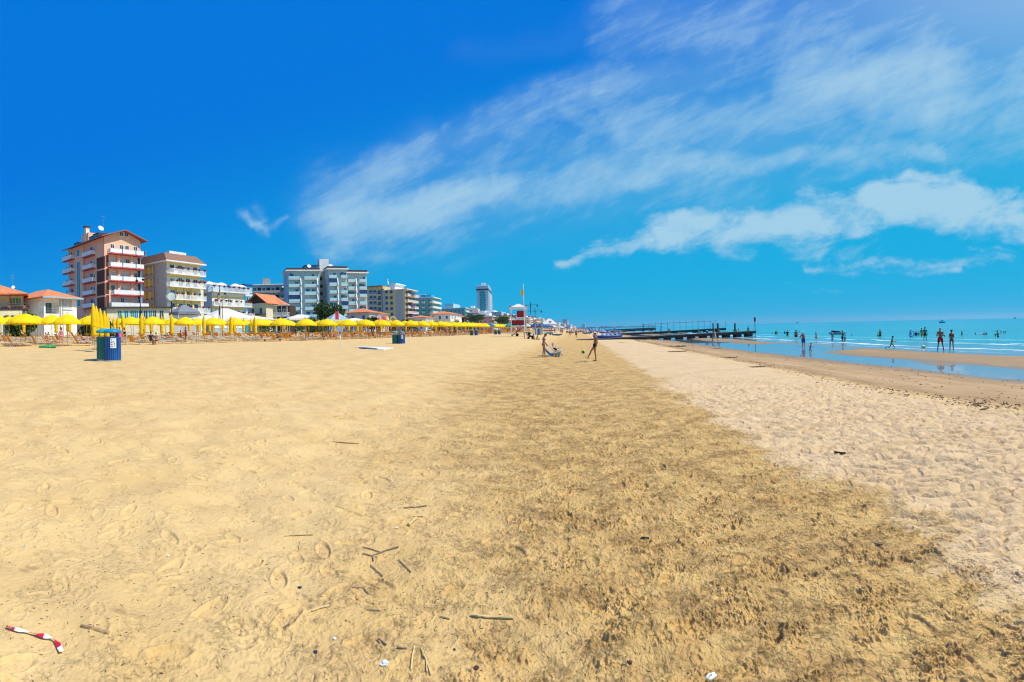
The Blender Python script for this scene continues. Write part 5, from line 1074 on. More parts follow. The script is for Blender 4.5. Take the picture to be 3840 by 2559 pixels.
# ---------------------------------------------------------------- people
def RX(a): return Matrix.Rotation(R(a), 3, 'X')
def RY(a): return Matrix.Rotation(R(a), 3, 'Y')
def RZ(a): return Matrix.Rotation(R(a), 3, 'Z')
POSES = {   # hip height, torso lean (forward +), legs (hip, knee, spread, foot pitch), arms (pitch, spread, elbow, twist), head (pitch, yaw)
    'stand': dict(L=(2, 2, 4), Rr=(-2, 2, 4), AL=(5, 9, 14, 20), AR=(-2, 10, 12, 20)),
    'apart': dict(L=(3, 0, 8), Rr=(-3, 0, 9), AL=(20, 12, 100, 70), AR=(20, 12, 100, 70)),
    'folded': dict(L=(2, 0, 4), Rr=(-2, 3, 3), AL=(18, 8, 105, 75), AR=(16, 8, 100, 75)),
    'hips': dict(lean=-6, L=(3, 0, 3), Rr=(0, 4, 4), AL=(-28, 30, 85, 60), AR=(-28, 30, 85, 60), head=(8, 0)),
    'lookdown': dict(lean=4, L=(-3, 3, 3), Rr=(9, 9, 4), AL=(16, 5, 22, 25), AR=(10, 5, 26, 25), head=(42, 0)),
    'kick': dict(lean=-5, L=(44, 14, 12), Rr=(-4, 2, 5), AL=(-12, 14, 30, 10), AR=(-22, 30, 62, 70), head=(18, -12)),
    'walk': dict(lean=3, L=(24, 8, 2), Rr=(-20, 22, 2), AL=(-22, 8, 18, 5), AR=(24, 8, 24, 5)),
    'run': dict(lean=10, L=(42, 55, 2), Rr=(-32, 60, 2), AL=(-40, 12, 70, 10), AR=(40, 12, 75, 10)),
    'bend': dict(lean=88, L=(6, 0, 6), Rr=(4, 4, 6), AL=(95, 4, 12, 0), AR=(88, 4, 20, 0), head=(-20, 0)),
    'recline': dict(lean=-38, L=(62, 40, 6), Rr=(58, 34, 4), AL=(20, 16, 40, 10), AR=(20, 16, 42, 10), head=(38, 0), hz=.36),
    'sit': dict(lean=-4, L=(88, 78, 6), Rr=(84, 74, 6), AL=(35, 12, 35, 20), AR=(40, 12, 40, 20), head=(12, 0), hz=.46),
    'ground': dict(lean=14, L=(80, 115, 6), Rr=(86, 120, 8), AL=(40, 8, 50, 40), AR=(40, 8, 50, 40), head=(25, 0), hz=.13),
    'lie': dict(lean=-86, L=(86, 2, 5), Rr=(88, 12, 6), AL=(4, 10, 20, 10), AR=(2, 12, 14, 10), head=(8, 0), hz=.47),
    'wade': dict(lean=3, L=(8, 10, 5), Rr=(-6, 8, 5), AL=(10, 24, 50, 15), AR=(14, 22, 60, 15)),
    'holding': dict(lean=4, L=(10, 8, 5), Rr=(-10, 10, 5), AL=(50, 8, 55, 20), AR=(55, 8, 50, 20), head=(22, 0)),
    'hatstand': dict(L=(6, 2, 3), Rr=(-6, 4, 3), AL=(12, 8, 70, 55), AR=(16, 8, 80, 55), head=(10, 0)),
}
def capsule_(m, p, q, r1, r2, n=9): m.tube(p, q, r1, r2, n); m.ball(p, r1, n); m.ball(q, r2, n)
def remesh(m, name, mat, vox, smooth=3):
    me = m.mesh(name, [mat]); o = bpy.data.objects.new('tmp', me); COL.objects.link(o)
    r = o.modifiers.new('r', 'REMESH'); r.mode = 'VOXEL'; r.voxel_size = vox; s = o.modifiers.new('s', 'SMOOTH'); s.iterations = smooth; s.factor = .5
    if smooth > 3: d = o.modifiers.new('d', 'DECIMATE'); d.ratio = .45
    dg = bpy.context.evaluated_depsgraph_get(); dg.update(); out = bpy.data.meshes.new_from_object(o.evaluated_get(dg)); out.name = name
    out.polygons.foreach_set('use_smooth', [True]*len(out.polygons)); bpy.data.objects.remove(o); out.materials.clear(); out.materials.append(mat); return out
SKIN = mk('tanned_skin', (.36, .17, .10), .5, .08, 3); SKIND = mk('dark_tanned_skin', (.27, .125, .07), .5, .08, 3); SKINL = mk('pale_skin', (.55, .32, .22), .5, .06, 3)
FIG = {}
def figure(pose, build='m'):
    key = (pose, build)
    if key in FIG: return FIG[key]
    P = dict(lean=0, head=(0, 0), hz=None); P.update(POSES[pose]); f = build == 'f'; big = build == 'b'; ch = build == 'c'
    body = MB(); hands = []
    up, low = (.44, .44) if not ch else (.40, .40)
    def leg(s, a):
        A = RY(-s*a[2]) @ RX(a[0]); d1 = A @ Vector((0, 0, -1)); B = A @ RX(-a[1]); return d1, B @ Vector((0, 0, -1)), B
    zmin = 0
    for s, k in ((-1, 'L'), (1, 'Rr')):
        d1, d2, B = leg(s, P[k]); zmin = min(zmin, (d1*up+d2*low).z)
    hz_ = P['hz'] if P['hz'] is not None else -zmin+.085
    pel = Vector((0, 0, hz_+.03)); J = {}
    T = RX(-P['lean']); tp = lambda x, y, z: pel+T @ Vector((x, y, z))
    hw = .10 if f else .095; tr = 1.12 if big else 1.0
    for s, k in ((-1, 'L'), (1, 'Rr')):
        d1, d2, B = leg(s, P[k]); h = pel+Vector((s*hw, 0, -.03)); kn = h+d1*up; an = kn+d2*low
        th = .085 if not ch else .062; capsule_(body, h, h+d1*up*.5, th*(1.06 if f else 1)*tr, .066*(.8 if ch else 1)*tr); capsule_(body, h+d1*up*.5, kn, .066*(.8 if ch else 1)*tr, .050*(.8 if ch else 1))
        cf = kn+d2*low*.32+(B @ Vector((0, -.012, 0))); capsule_(body, kn, cf, .047*(.8 if ch else 1), .051*(.75 if ch else 1)); capsule_(body, cf, an, .051*(.75 if ch else 1), .033)
        fd = Vector((0, 1, 0)) if a_flat(P[k]) else (B @ RX(-12) @ Vector((0, 1, 0))); fd = (fd+Vector((s*.18, 0, 0))).normalized(); heel = an-fd*.035+Vector((0, 0, -.035)); toe = an+fd*.155+Vector((0, 0, -.045))
        body.tube(heel, toe, .036, .030, 8); body.ball(heel, .036, 8); body.ball(toe, .030, 8, (1.35, 1.2, .75)); J[s] = (h, kn, an, d1)
        for i in range(5): u = Vector((fd.y, -fd.x, 0))*(i-2)*.016; body.ball(toe+fd*(.035-.006*abs(i-1))+u+Vector((0, 0, -.008)), .012, 6)
    def ell(c, r, mat=None):
        k = len(body.v); body.ball((0, 0, 0), 1, 14, r); M = Matrix.Translation(c) @ (T.to_4x4() if mat is None else mat.to_4x4()); body.xf(M, k)
    w = .86 if ch else 1.0
    ell(tp(0, 0, .00), (.165*w*tr*(1.04 if f else .98), .115*w*tr, .13)); ell(tp(0, .0, .17), (.138*w*(.9 if f else 1)*tr, .098*w*tr*(1.15 if big else 1), .16)); ell(tp(0, .0, .36), (.165*w*(.88 if f else 1)*tr, .112*w*tr, .17)); ell(tp(0, -.01, .45), (.175*w*(.86 if f else 1.02), .085*w*tr, .09))
    if big: ell(tp(0, .10, .13), (.15, .14, .16))
    if f: [ell(tp(s*.075, .095, .34), (.062, .058, .062)) for s in (-1, 1)]; [ell(tp(s*.075, -.055, -.04), (.088, .09, .09)) for s in (-1, 1)]
    sh = .185*w*(.88 if f else 1.02)
    nb = tp(0, -.005, .50); H = T @ RX(-P['head'][0]) @ RZ(P['head'][1]); hp = nb+(T @ Vector((0, .01, .075)))+H @ Vector((0, .02, .125)); capsule_(body, nb-T @ Vector((0, 0, .06)), hp-H @ Vector((0, .01, .06)), .060*w, .053*w)
    hs = 1.06 if ch else 1.0; ell(hp, (.076*hs, .094*hs, .105*hs), H); ell(hp+H @ Vector((0, .028, -.062))*hs, (.052, .055, .050), H); ell(hp+H @ Vector((0, .096, -.018))*hs, (.013, .020, .024), H); [ell(hp+H @ Vector((s*.077, -.008, -.018))*hs, (.010, .020, .030), H) for s in (-1, 1)]
    ell(hp+H @ Vector((0, .088, -.058)), (.024, .010, .010), H); ell(hp+H @ Vector((0, .083, .028)), (.05, .015, .012), H)
    arms = {}
    for s, k in ((-1, 'AL'), (1, 'AR')):
        a = P[k]; A = T @ RY(-s*a[1]) @ RX(a[0]); S = tp(s*sh, 0, .445); ua = A @ Vector((0, 0, -1)); B = A @ RZ(s*a[3]) @ RX(a[2]); fa = B @ Vector((0, 0, -1)); E = S+ua*.285; Wp = E+fa*.245; ar = .8 if ch else .86 if f else 1.05*tr
        ell(S, (.060*ar, .058*ar, .062*ar)); capsule_(body, S, E, .050*ar, .038*ar, 8); capsule_(body, E, E+fa*.08, .038*ar, .040*ar, 8); capsule_(body, E+fa*.08, Wp, .040*ar, .025*ar, 8)
        side = B @ Vector((1, 0, 0)); nrm = B @ Vector((0, 1, 0)); k0 = len(body.v); body.ball((0, 0, 0), 1, 8, (.018, .040, .05)); body.xf(Matrix.Translation(Wp+fa*.055) @ B.to_4x4(), k0)
        for i in range(4):
            o_ = nrm*(.027-.018*i); b0 = Wp+fa*.095+o_; l_ = (.030, .034, .031, .024)[i]; m1 = b0+fa*l_+side*(-s*.008); body.tube(b0-fa*.02, m1, .0095, .009, 6); body.tube(m1, m1+fa*l_*.6+side*(-s*.018), .009, .0075, 6); body.ball(m1, .009, 6)
        tb = Wp+fa*.035+nrm*.032; body.tube(tb, tb+fa*.035+nrm*.026, .011, .0095, 6); body.tube(tb+fa*.035+nrm*.026, tb+fa*.06+nrm*.030, .0095, .008, 6); arms[s] = (S, E, Wp)
    bm_ = remesh(body, 'body', SKIN, .0105, 3)
    C = {}
    def cloth(name, fn, vox=.014):
        m = MB(); fn(m); C[name] = remesh(m, name, W['white'], vox, 2)
    def E_(m, c, r, M=None): k = len(m.v); m.ball((0, 0, 0), 1, 14, r); m.xf(Matrix.Translation(c) @ (T if M is None else M).to_4x4(), k)
    def legs(frac, grow):
        def fn(m):
            E_(m, tp(0, 0, .015), (.165*w*tr+grow, .118*w*tr+grow, .115))
            if f: [E_(m, tp(s*.075, -.055, -.04), (.09+grow*.8, .092+grow*.8, .09)) for s in (-1, 1)]
            for s in (-1, 1): h, kn, an, d1 = J[s]; m.tube(h+Vector((0, 0, .02)), h+d1*up*frac, (.092 if not ch else .07)*tr+grow, (.085 if frac > .3 else .09)*(.8 if ch else 1)*tr+grow, 12)
        return fn
    C['_legs'] = legs; C['_cloth'] = cloth
    def brief(m):
        E_(m, tp(0, 0, -.01), (.165*w*tr*(1.04 if f else .98)+.010, .115*w*tr+.012, .085))
        if f: [E_(m, tp(s*.07, -.055, -.035), (.085+.008, .09+.008, .075)) for s in (-1, 1)]
    def top(m):
        m.lathe([(1, .285), (1.06, .30), (1.06, .385), (1, .40)], 20, cap=True); 
        for i in range(len(m.v)): x, y, z = m.v[i]; m.v[i] = tuple(tp(x*(.148*w), y*.116*w, z))
        if f: [E_(m, tp(s*.075, .10, .335), (.066, .060, .058)) for s in (-1, 1)]
    def suit(m): brief(m); E_(m, tp(0, .0, .17), (.138*w*(.9 if f else 1)*tr+.010, .098*w*tr+.012, .15)); E_(m, tp(0, .0, .33), (.165*w*(.88 if f else 1)*tr+.010, .112*w*tr+.010, .13)); [E_(m, tp(s*.075, .10, .335), (.066, .060, .058)) for s in (-1, 1) if f]
    def dress(m): suit(m); m.tube(tp(0, 0, .12), pel+Vector((0, 0, -.42)), .14, .25, 14)
    def shirt(m):
        E_(m, tp(0, 0, .06), (.18*w*tr, .13*w*tr, .13)); E_(m, tp(0, .0, .2), (.16*w*tr, .118*w*tr, .18)); E_(m, tp(0, .0, .36), (.182*w*tr, .13*w*tr, .165))
        for s in (-1, 1): S, E2, _ = arms[s]; m.tube(S, S+(E2-S)*.5, .072, .062, 10); m.ball(S, .07, 10)
    gen = dict(shorts=legs(.34, .012), trunks=legs(.62, .018), briefs=brief, bikini_top=top, swimsuit=suit, dress=dress, shirt=shirt)
    def hair(m, kind):
        k = len(m.v); m.ball((0, 0, 0), 1, 14, (.083*hs, .098*hs, .100*hs)); m.xf(Matrix.Translation(hp+H @ Vector((0, -.014, .022))) @ H.to_4x4(), k)
        if kind == 'bun': m.ball(hp+H @ Vector((0, -.09, .06)), .045, 10)
        if kind == 'long': E_(m, hp+H @ Vector((0, -.06, -.09)), (.075, .045, .13), H)
        if kind == 'curly': [m.ball(hp+H @ Vector((.075*math.cos(i), -.03+.06*math.sin(i), .05*math.sin(i*2.3)+.02)), .045, 8) for i in range(9)]
    def hat(m):
        k = len(m.v); m.lathe([(.01, .11), (.07, .10), (.088, .06), (.090, .02), (.160, .0), (.162, .012), (.09, .032), (.02, .03)], 16); m.xf(Matrix.Translation(hp+H @ Vector((0, -.005, .035))) @ H.to_4x4(), k)
    def cap(m):
        k = len(m.v); m.ball((0, 0, .0), 1, 12, (.084, .10, .085)); m.xf(Matrix.Translation(hp+H @ Vector((0, -.008, .04))) @ H.to_4x4(), k); k = len(m.v); m.box(-.06, .06, .05, .17, .03, .042); m.xf(Matrix.Translation(hp+H @ Vector((0, 0, .01))) @ H.to_4x4(), k)
    cache = {}
    def get(n):
        if n not in cache:
            m = MB()
            if n.startswith('hair'): hair(m, n[5:])
            elif n == 'sun_hat': hat(m)
            elif n == 'cap': cap(m)
            else: gen[n](m)
            cache[n] = remesh(m, n.split('_')[0] if n.startswith('hair') else n, W['white'], .012 if n in ('sun_hat',) else .014, 2)
        return cache[n]
    top_z = hp.z+.105
    FIG[key] = (bm_, get, top_z, hp, H, arms); return FIG[key]
def a_flat(a): return abs(a[0]-a[1]) < 30
HAIR = {'dark': mk('dark_hair', (.025, .015, .01), .7, .3, 20), 'brown': mk('brown_hair', (.10, .05, .025), .7, .3, 20), 'grey': mk('grey_hair', (.42, .38, .36), .8, .2, 20), 'fair': mk('fair_hair', (.38, .24, .10), .7, .2, 20), 'white': mk('white_hair', (.7, .67, .62), .8, .1, 20)}
CL = {}
def clm(c):
    T_ = dict(black=(.012, .012, .014), red=(.48, .015, .02), blue=(.015, .06, .35), lightblue=(.22, .42, .66), yellow=(.75, .50, .03), green=(.12, .55, .03), white=(.75, .75, .74), pink=(.78, .10, .32), navy=(.015, .025, .12), grey=(.25, .25, .26), orange=(.7, .22, .03), teal=(.03, .30, .34), purple=(.16, .05, .25), floral=(.12, .22, .45), beige=(.5, .42, .32))
    return mk('cloth_'+c, T_[c], .85, .25 if c == 'floral' else .1, 18 if c == 'floral' else 6)
def person(label, pos, facing, pose='stand', build='m', h=1.75, skin=SKIN, wear=(), hair=('dark', 'short'), group=None, eyes=False):
    """facing: radians, world azimuth of the face; pos: feet point"""
    bm_, get, tz, hp, H, arms = figure(pose, build); st = figure('stand', build)[2] if pose not in ('stand',) else tz; s = h/st
    t = thing('person', label, 'person', pos, -facing, group); t.scale = (s, s, s)
    def part(n, me, mat): o = put(n, me, t); o.material_slots[0].link = 'OBJECT'; o.material_slots[0].material = mat; return o
    part('body', bm_, skin)
    if hair: part('hair', get('hair_'+hair[1]), HAIR[hair[0]])
    for n, c in wear: part(n, get(n), clm(c))
    if eyes:
        for q in (-1, 1): MB().ball(hp+H @ Vector((q*.030, .086, .008)), .010, 8, (1.2, .7, .8)).build('eye', W['black'], t)
    return t
def azof(px): return (px-VPX)/F
# the group by the deck chair and the man with the ball
person('bikini clad woman with dark hair standing beside the blue deck chair and looking down', gpos(2040, 1341), azof(2040)+R(88), 'lookdown', 'f', 1.68, SKIN, (('briefs', 'floral'), ('bikini_top', 'floral')), ('dark', 'bun'), eyes=True)
man = person('bare chested man in black swimming shorts and white cap kicking a green ball', gpos(2233, 1356)+Vector((0, 0, 0)), azof(2233)+R(-106), 'kick', 'm', 1.78, SKIN, (('shorts', 'black'), ('cap', 'white')), ('brown', 'short'), eyes=True)
def deckchair(label, pos, rz, c1, fr=W['railw'], flap=True):
    t = thing('deck_chair', label, 'deck chair', pos, rz); m = MB()
    for s in (-.28, .28): m.tube((s, -.75, .98), (s, -.12, .30), .018); m.tube((s, -.12, .30), (s, .45, .36), .018); m.tube((s, .42, .36), (s, .15, 0), .018); m.tube((s, -.30, .48), (s, .10, 0), .018); m.tube((s, -.05, .32), (s, -.5, 0), .018); m.tube((s, -.45, .62), (s, .25, .60), .016); m.tube((s, .25, .60), (s, .30, .36), .014)
    m.tube((-.28, -.75, .98), (.28, -.75, .98), .018); m.tube((-.28, .45, .36), (.28, .45, .36), .018); m.tube((-.28, .1, 0), (.28, .1, 0), .016); m.tube((-.28, -.5, 0), (.28, -.5, 0), .016); m.build('frame', fr, t)
    m = MB(); q = [(-.76, .98), (-.55, .72), (-.34, .48), (-.12, .27), (.1, .27), (.45, .35)]
    for (y0, z0), (y1, z1) in zip(q[:-1], q[1:]):
        if flap: [m.hull8([(s_-.008, y0, z0-.20), (s_+.008, y0, z0-.20), (s_+.008, y1, z1-.20), (s_-.008, y1, z1-.20), (s_-.008, y0, z0), (s_+.008, y0, z0), (s_+.008, y1, z1), (s_-.008, y1, z1)]) for s_ in (-.30, .30)]
        m.hull8([(-.26, y0, z0), (.26, y0, z0), (.26, y1, z1), (-.26, y1, z1), (-.26, y0, z0+.015), (.26, y0, z0+.015), (.26, y1, z1+.015), (-.26, y1, z1+.015)])
    m.build('sling', c1, t); return t
deckchair('bright blue deck chair standing empty beside the standing woman', gpos(2069, 1338), -(azof(2069)+R(85)), mk('deckchair_blue', (.02, .20, .60), .7, .45, 4)).scale = (.76, .76, .76)
deckchair('pale folding beach chair carrying the seated grey haired woman', gpos(2086, 1334), -(azof(2086)+R(85)), W['canvas'], flap=False)
person('grey haired woman in black swimsuit reclining in the pale beach chair', gpos(2089, 1334)+Vector((0, 0, -.02)), azof(2089)+R(85), 'recline', 'f', 1.64, SKINL, (('swimsuit', 'black'),), ('grey', 'short'), eyes=True)
t = thing('beach_bag', 'yellow and blue striped beach bag under the seated woman', 'bag', gpos(2088, 1340)); m = MB()
for i in range(4): m.cur = i % 2; m.hull8([(-.2+i*.1, -.1, 0), (-.1+i*.1, -.1, 0), (-.1+i*.1, .1, 0), (-.2+i*.1, .1, 0), (-.22+i*.11, -.08, .30), (-.11+i*.11, -.08, .30), (-.11+i*.11, .08, .30), (-.22+i*.11, .08, .30)])
m.build('body', [TRAY, clm('teal')], t); MB().path([(-.12, 0, .3), (-.1, 0, .45), (.1, 0, .45), (.12, 0, .3)], .012).build('handle', TRAY, t)
def ball_(label, p, r, c1, c2, name='ball'):
    t = thing(name, label, 'ball', p); bm = bmesh.new(); bmesh.ops.create_icosphere(bm, subdivisions=3, radius=r); me = bpy.data.meshes.new('ball'); 
    for f_ in bm.faces: n_ = f_.normal; f_.material_index = 1 if (math.sin(n_.x*5+1)+math.sin(n_.y*5)+math.sin(n_.z*5+2)) > .5 else 0; f_.smooth = True
    bm.to_mesh(me); bm.free(); me.materials.append(c1); me.materials.append(c2); put('skin', me, t); return t
pb = ray(2187, 1320); db = 28.6; pb = EYE+pb*(db/math.hypot(pb.x, pb.y)); ball_('lime green and black football in the air before the kicking man', pb, .115, mk('ball_lime', (.30, .62, .03), .4), mk('ball_dark', (.02, .06, .04), .4))
# around the lifeguard tower
person('person bending far forward at the foot of the lifeguard tower', gpos(1966, 1271), azof(1966)+R(80), 'bend', 'f', 1.68, SKIN, (('briefs', 'beige'),), ('fair', 'long'))
t = thing('pushchair', 'black pushchair with big wheels between the bending person and the sitting one', 'pushchair', gpos(1990, 1272), -(azof(1990)+R(80))); [MB().tube((s, y, .16), (s+.03, y, .16), .16, .16, 14).build('wheel', W['black'], t) for s in (-.27, .24) for y in (-.35, .3)]
MB().hull8([(-.22, -.3, .25), (.22, -.3, .25), (.22, .35, .30), (-.22, .35, .30), (-.22, -.42, .95), (.22, -.42, .95), (.22, .1, .5), (-.22, .1, .5)]).build('seat', W['black'], t); MB().path([(-.24, -.3, .3), (-.24, -.6, 1.0), (.24, -.6, 1.0), (.24, -.3, .3)], .015).build('handle', W['metal'], t); MB().lathe([(.01, .35), (.2, .28), (.3, .12), (.32, .0)], 12, cap=False).xf(Matrix.Translation((0, -.15, .75)) @ Matrix.Rotation(.5, 4, 'X')).build('hood', W['black'], t)
person('dark clothed person sitting on the sand by the black pushchair', gpos(1997, 1274), azof(1997)+R(60), 'ground', 'm', 1.7, SKIND, (('shirt', 'black'), ('shorts', 'black')), ('dark', 'short')); person('bare backed person sitting upright on the sand right of the pushchair', gpos(2013, 1275), azof(2013)+R(100), 'ground', 'f', 1.66, SKIN, (('briefs', 'white'),), ('dark', 'bun'))
person('lifeguard with dark hair sitting in the open cabin of the lifeguard tower', Vector((P.x, P.y, P.z))+Vector((-.85, -.55, 1.95)), azof(1946)+R(170), 'sit', 'm', 1.78, SKIND, (('shorts', 'red'),), ('dark', 'short')); person('second lifeguard leaning back by the red cabin panel', Vector((P.x, P.y, P.z))+Vector((-.1, -.3, 1.95)), azof(1946)+R(120), 'sit', 'm', 1.76, SKIN, (('shorts', 'red'),), ('brown', 'short'))
def walker(label, px, py, face, pose='walk', build='m', h=1.75, skin=SKIN, wear=(('shorts', 'black'),), hair=('dark', 'short'), group=None): return person(label, gpos(px, py), azof(px)+R(face), pose, build, h, skin, wear, hair, group)
walker('person in dark shorts striding past the marker posts before the white tower', 1709, 1259, -100, 'walk', 'm', 1.8, SKIND, (('shorts', 'black'),))
walker('man in dark trunks walking away right of the canoe cart', 2104, 1254, 0, 'walk', wear=(('trunks', 'navy'),), skin=SKIND); walker('woman in grey swimsuit walking beside the man in dark trunks', 2110, 1255, 10, 'walk', 'f', 1.68, SKIN, (('swimsuit', 'grey'),))
walker('person with red top and green bag walking on the open sand', 2137, 1263, 150, 'walk', 'f', 1.66, SKIN, (('bikini_top', 'red'), ('shorts', 'navy'))); walker('person in dark shirt and dark shorts walking towards the kicking man', 2161, 1267, 190, 'walk', 'm', 1.72, SKIND, (('shirt', 'grey'), ('trunks', 'black')))
walker('bather bending over left of the farther people walking', 2170, 1250, 90, 'stand', wear=(('shorts', 'blue'),)); walker('small figure in red walking on the far beach', 2178, 1247, 0, 'walk', 'f', wear=(('swimsuit', 'red'),))
walker('woman in long pale dress walking by the near pier', 2681, 1281, -60, 'walk', 'f', 1.72, SKIN, (('dress', 'beige'),), ('fair', 'bun')); walker('small child with pink bucket beside the woman in the pale dress', 2671, 1281, 60, 'stand', 'c', .95, SKIN, (('briefs', 'pink'),), ('brown', 'short'))
walker('pair of bathers on the sand behind the near pier, left person', 2434, 1259, 90, 'stand', wear=(('shorts', 'navy'),), skin=SKIND); walker('bather facing left of the pair behind the near pier', 2444, 1259, -90, 'stand', 'f', 1.65, SKIN, (('swimsuit', 'black'),))
walker('tall bather in red shorts behind the near pier', 2506, 1257, 20, 'walk', wear=(('trunks', 'red'),)); walker('woman in dark bikini beside the tall bather in red shorts', 2512, 1257, 0, 'stand', 'f', 1.66, SKIN, (('briefs', 'black'), ('bikini_top', 'black')))
walker('two bathers near the middle of the pier, the taller one', 2620, 1256, 0, 'stand', wear=(('shorts', 'orange'),)); walker('shorter bather near the middle of the pier in a blue swimsuit', 2627, 1256, 30, 'stand', 'f', 1.6, SKIN, (('swimsuit', 'blue'),))
def deckpos(px, u_y=1.1):
    x = (82+u_y)*math.tan((px-VPX)/F); u = (x-xa)/La; return Vector((x, 82+u_y, -.02+.60*u+.16))
person('bather sitting on the deck of the near pier close to its tip', deckpos(2804)-Vector((0, 0, 0)), R(60), 'ground', 'f', 1.7, SKIN, (('swimsuit', 'navy'),), ('brown', 'bun')); person('sunbather lying on the near pier deck', deckpos(2556)-Vector((0, 0, .28)), R(90), 'lie', 'f', 1.66, SKINL, (('briefs', 'black'), ('bikini_top', 'black')), ('fair', 'short')); person('person sitting on the near pier with a red towel', deckpos(2692), R(80), 'ground', 'm', 1.7, SKIN, (('shorts', 'red'),), ('dark', 'short'))
# standing on the wet sand and in the shallows
def wader(label, px, ytop, ywat, face, pose='wade', build='m', h=1.75, skin=SKIND, wear=(('shorts', 'black'),), hair=('dark', 'short'), group=None, d=None):
    """a bather whose waterline and head are read off the photo; the feet stand on the sea bed below"""
    a = azof(px); dd = ray(px, ywat); d = d or min(160, (EYE.z-SEA)/max(1e-3, -dd.z/math.hypot(dd.x, dd.y))); zt = zat(px, ytop, d); p = azdir(a)*d; p.z = zt-h*(1.0 if pose not in ('sit',) else .75)
    return person(label, p, a+R(face), pose, build, h, skin, wear, hair, group)
wader('big bellied man in blue shorts and white cap, hands on hips', 3011, 1243, 1301, 40, 'hips', 'b', 1.74, SKIN, (('trunks', 'blue'), ('cap', 'white')), ('white', 'short'), d=46.5)
wader('little child running through the tide pool', 3036, 1283, 1320, 80, 'run', 'c', 1.02, SKIND, (('briefs', 'purple'),), ('brown', 'short'), d=38.7)
wader('woman in red bikini walking through the first wavelets', 3060, 1244, 1281, -60, 'walk', 'f', 1.62, SKIND, (('briefs', 'red'), ('bikini_top', 'red')), ('brown', 'short'), d=68)
wader('person in white cap and light blue shorts standing in the shallows', 3120, 1247, 1290, 60, 'hatstand', 'm', 1.58, SKIN, (('trunks', 'lightblue'), ('cap', 'white')), ('white', 'short'), d=60)
wader('dark man standing beside the rowing boat', 3158, 1240, 1278, 60, 'apart', 'm', 1.78, SKIND, (('shorts', 'black'),)); wader('bather leaning behind the dark man by the rowing boat', 3167, 1257, 1278, 60, 'wade', 'f', 1.2, SKIN, (('swimsuit', 'navy'),))
wader('boy in bright green shorts running on the sand bar', 3342, 1256, 1311, 110, 'run', 'c', 1.32, SKIND, (('shorts', 'green'),), ('dark', 'curly'), d=38.4)
wader('man in red shorts with folded arms, left of the couple on the sand bar', 3525, 1228, 1318, -8, 'apart', 'm', 1.80, SKIND, (('trunks', 'red'),), ('grey', 'short'), d=35.4); wader('woman in red bikini bottom with folded arms, right of the couple on the sand bar', 3567, 1237, 1318, 8, 'folded', 'f', 1.64, SKIND, (('briefs', 'red'), ('bikini_top', 'red')), ('brown', 'curly'), d=35.8)
wader('broad man in black shorts standing in the first breaker', 3468, 1227, 1282, -6, 'stand', 'm', 1.80, SKIND, (('shorts', 'black'),), d=55); wader('slim man in yellow shorts left of the broad man in black shorts', 3455, 1230, 1273, 20, 'walk', 'm', 1.76, SKIN, (('shorts', 'yellow'),), ('dark', 'short'), d=68)
wader('woman carrying a blue swim ring at the breaker', 3413, 1238, 1279, 60, 'hatstand', 'f', 1.62, SKIND, (('swimsuit', 'navy'),), ('dark', 'short'), d=64); t = thing('swim_ring', 'blue swim ring held by the woman at the breaker', 'swim ring', azdir(azof(3419))*63.6+Vector((0, 0, .22)), -azof(3419)); m = MB()
for i in range(14): a, b = 2*PI*i/14, 2*PI*(i+1)/14; m.tube((.3*math.cos(a), 0, .36*math.sin(a)), (.3*math.cos(b), 0, .36*math.sin(b)), .09, n=8)
m.build('ring', clm('lightblue'), t)
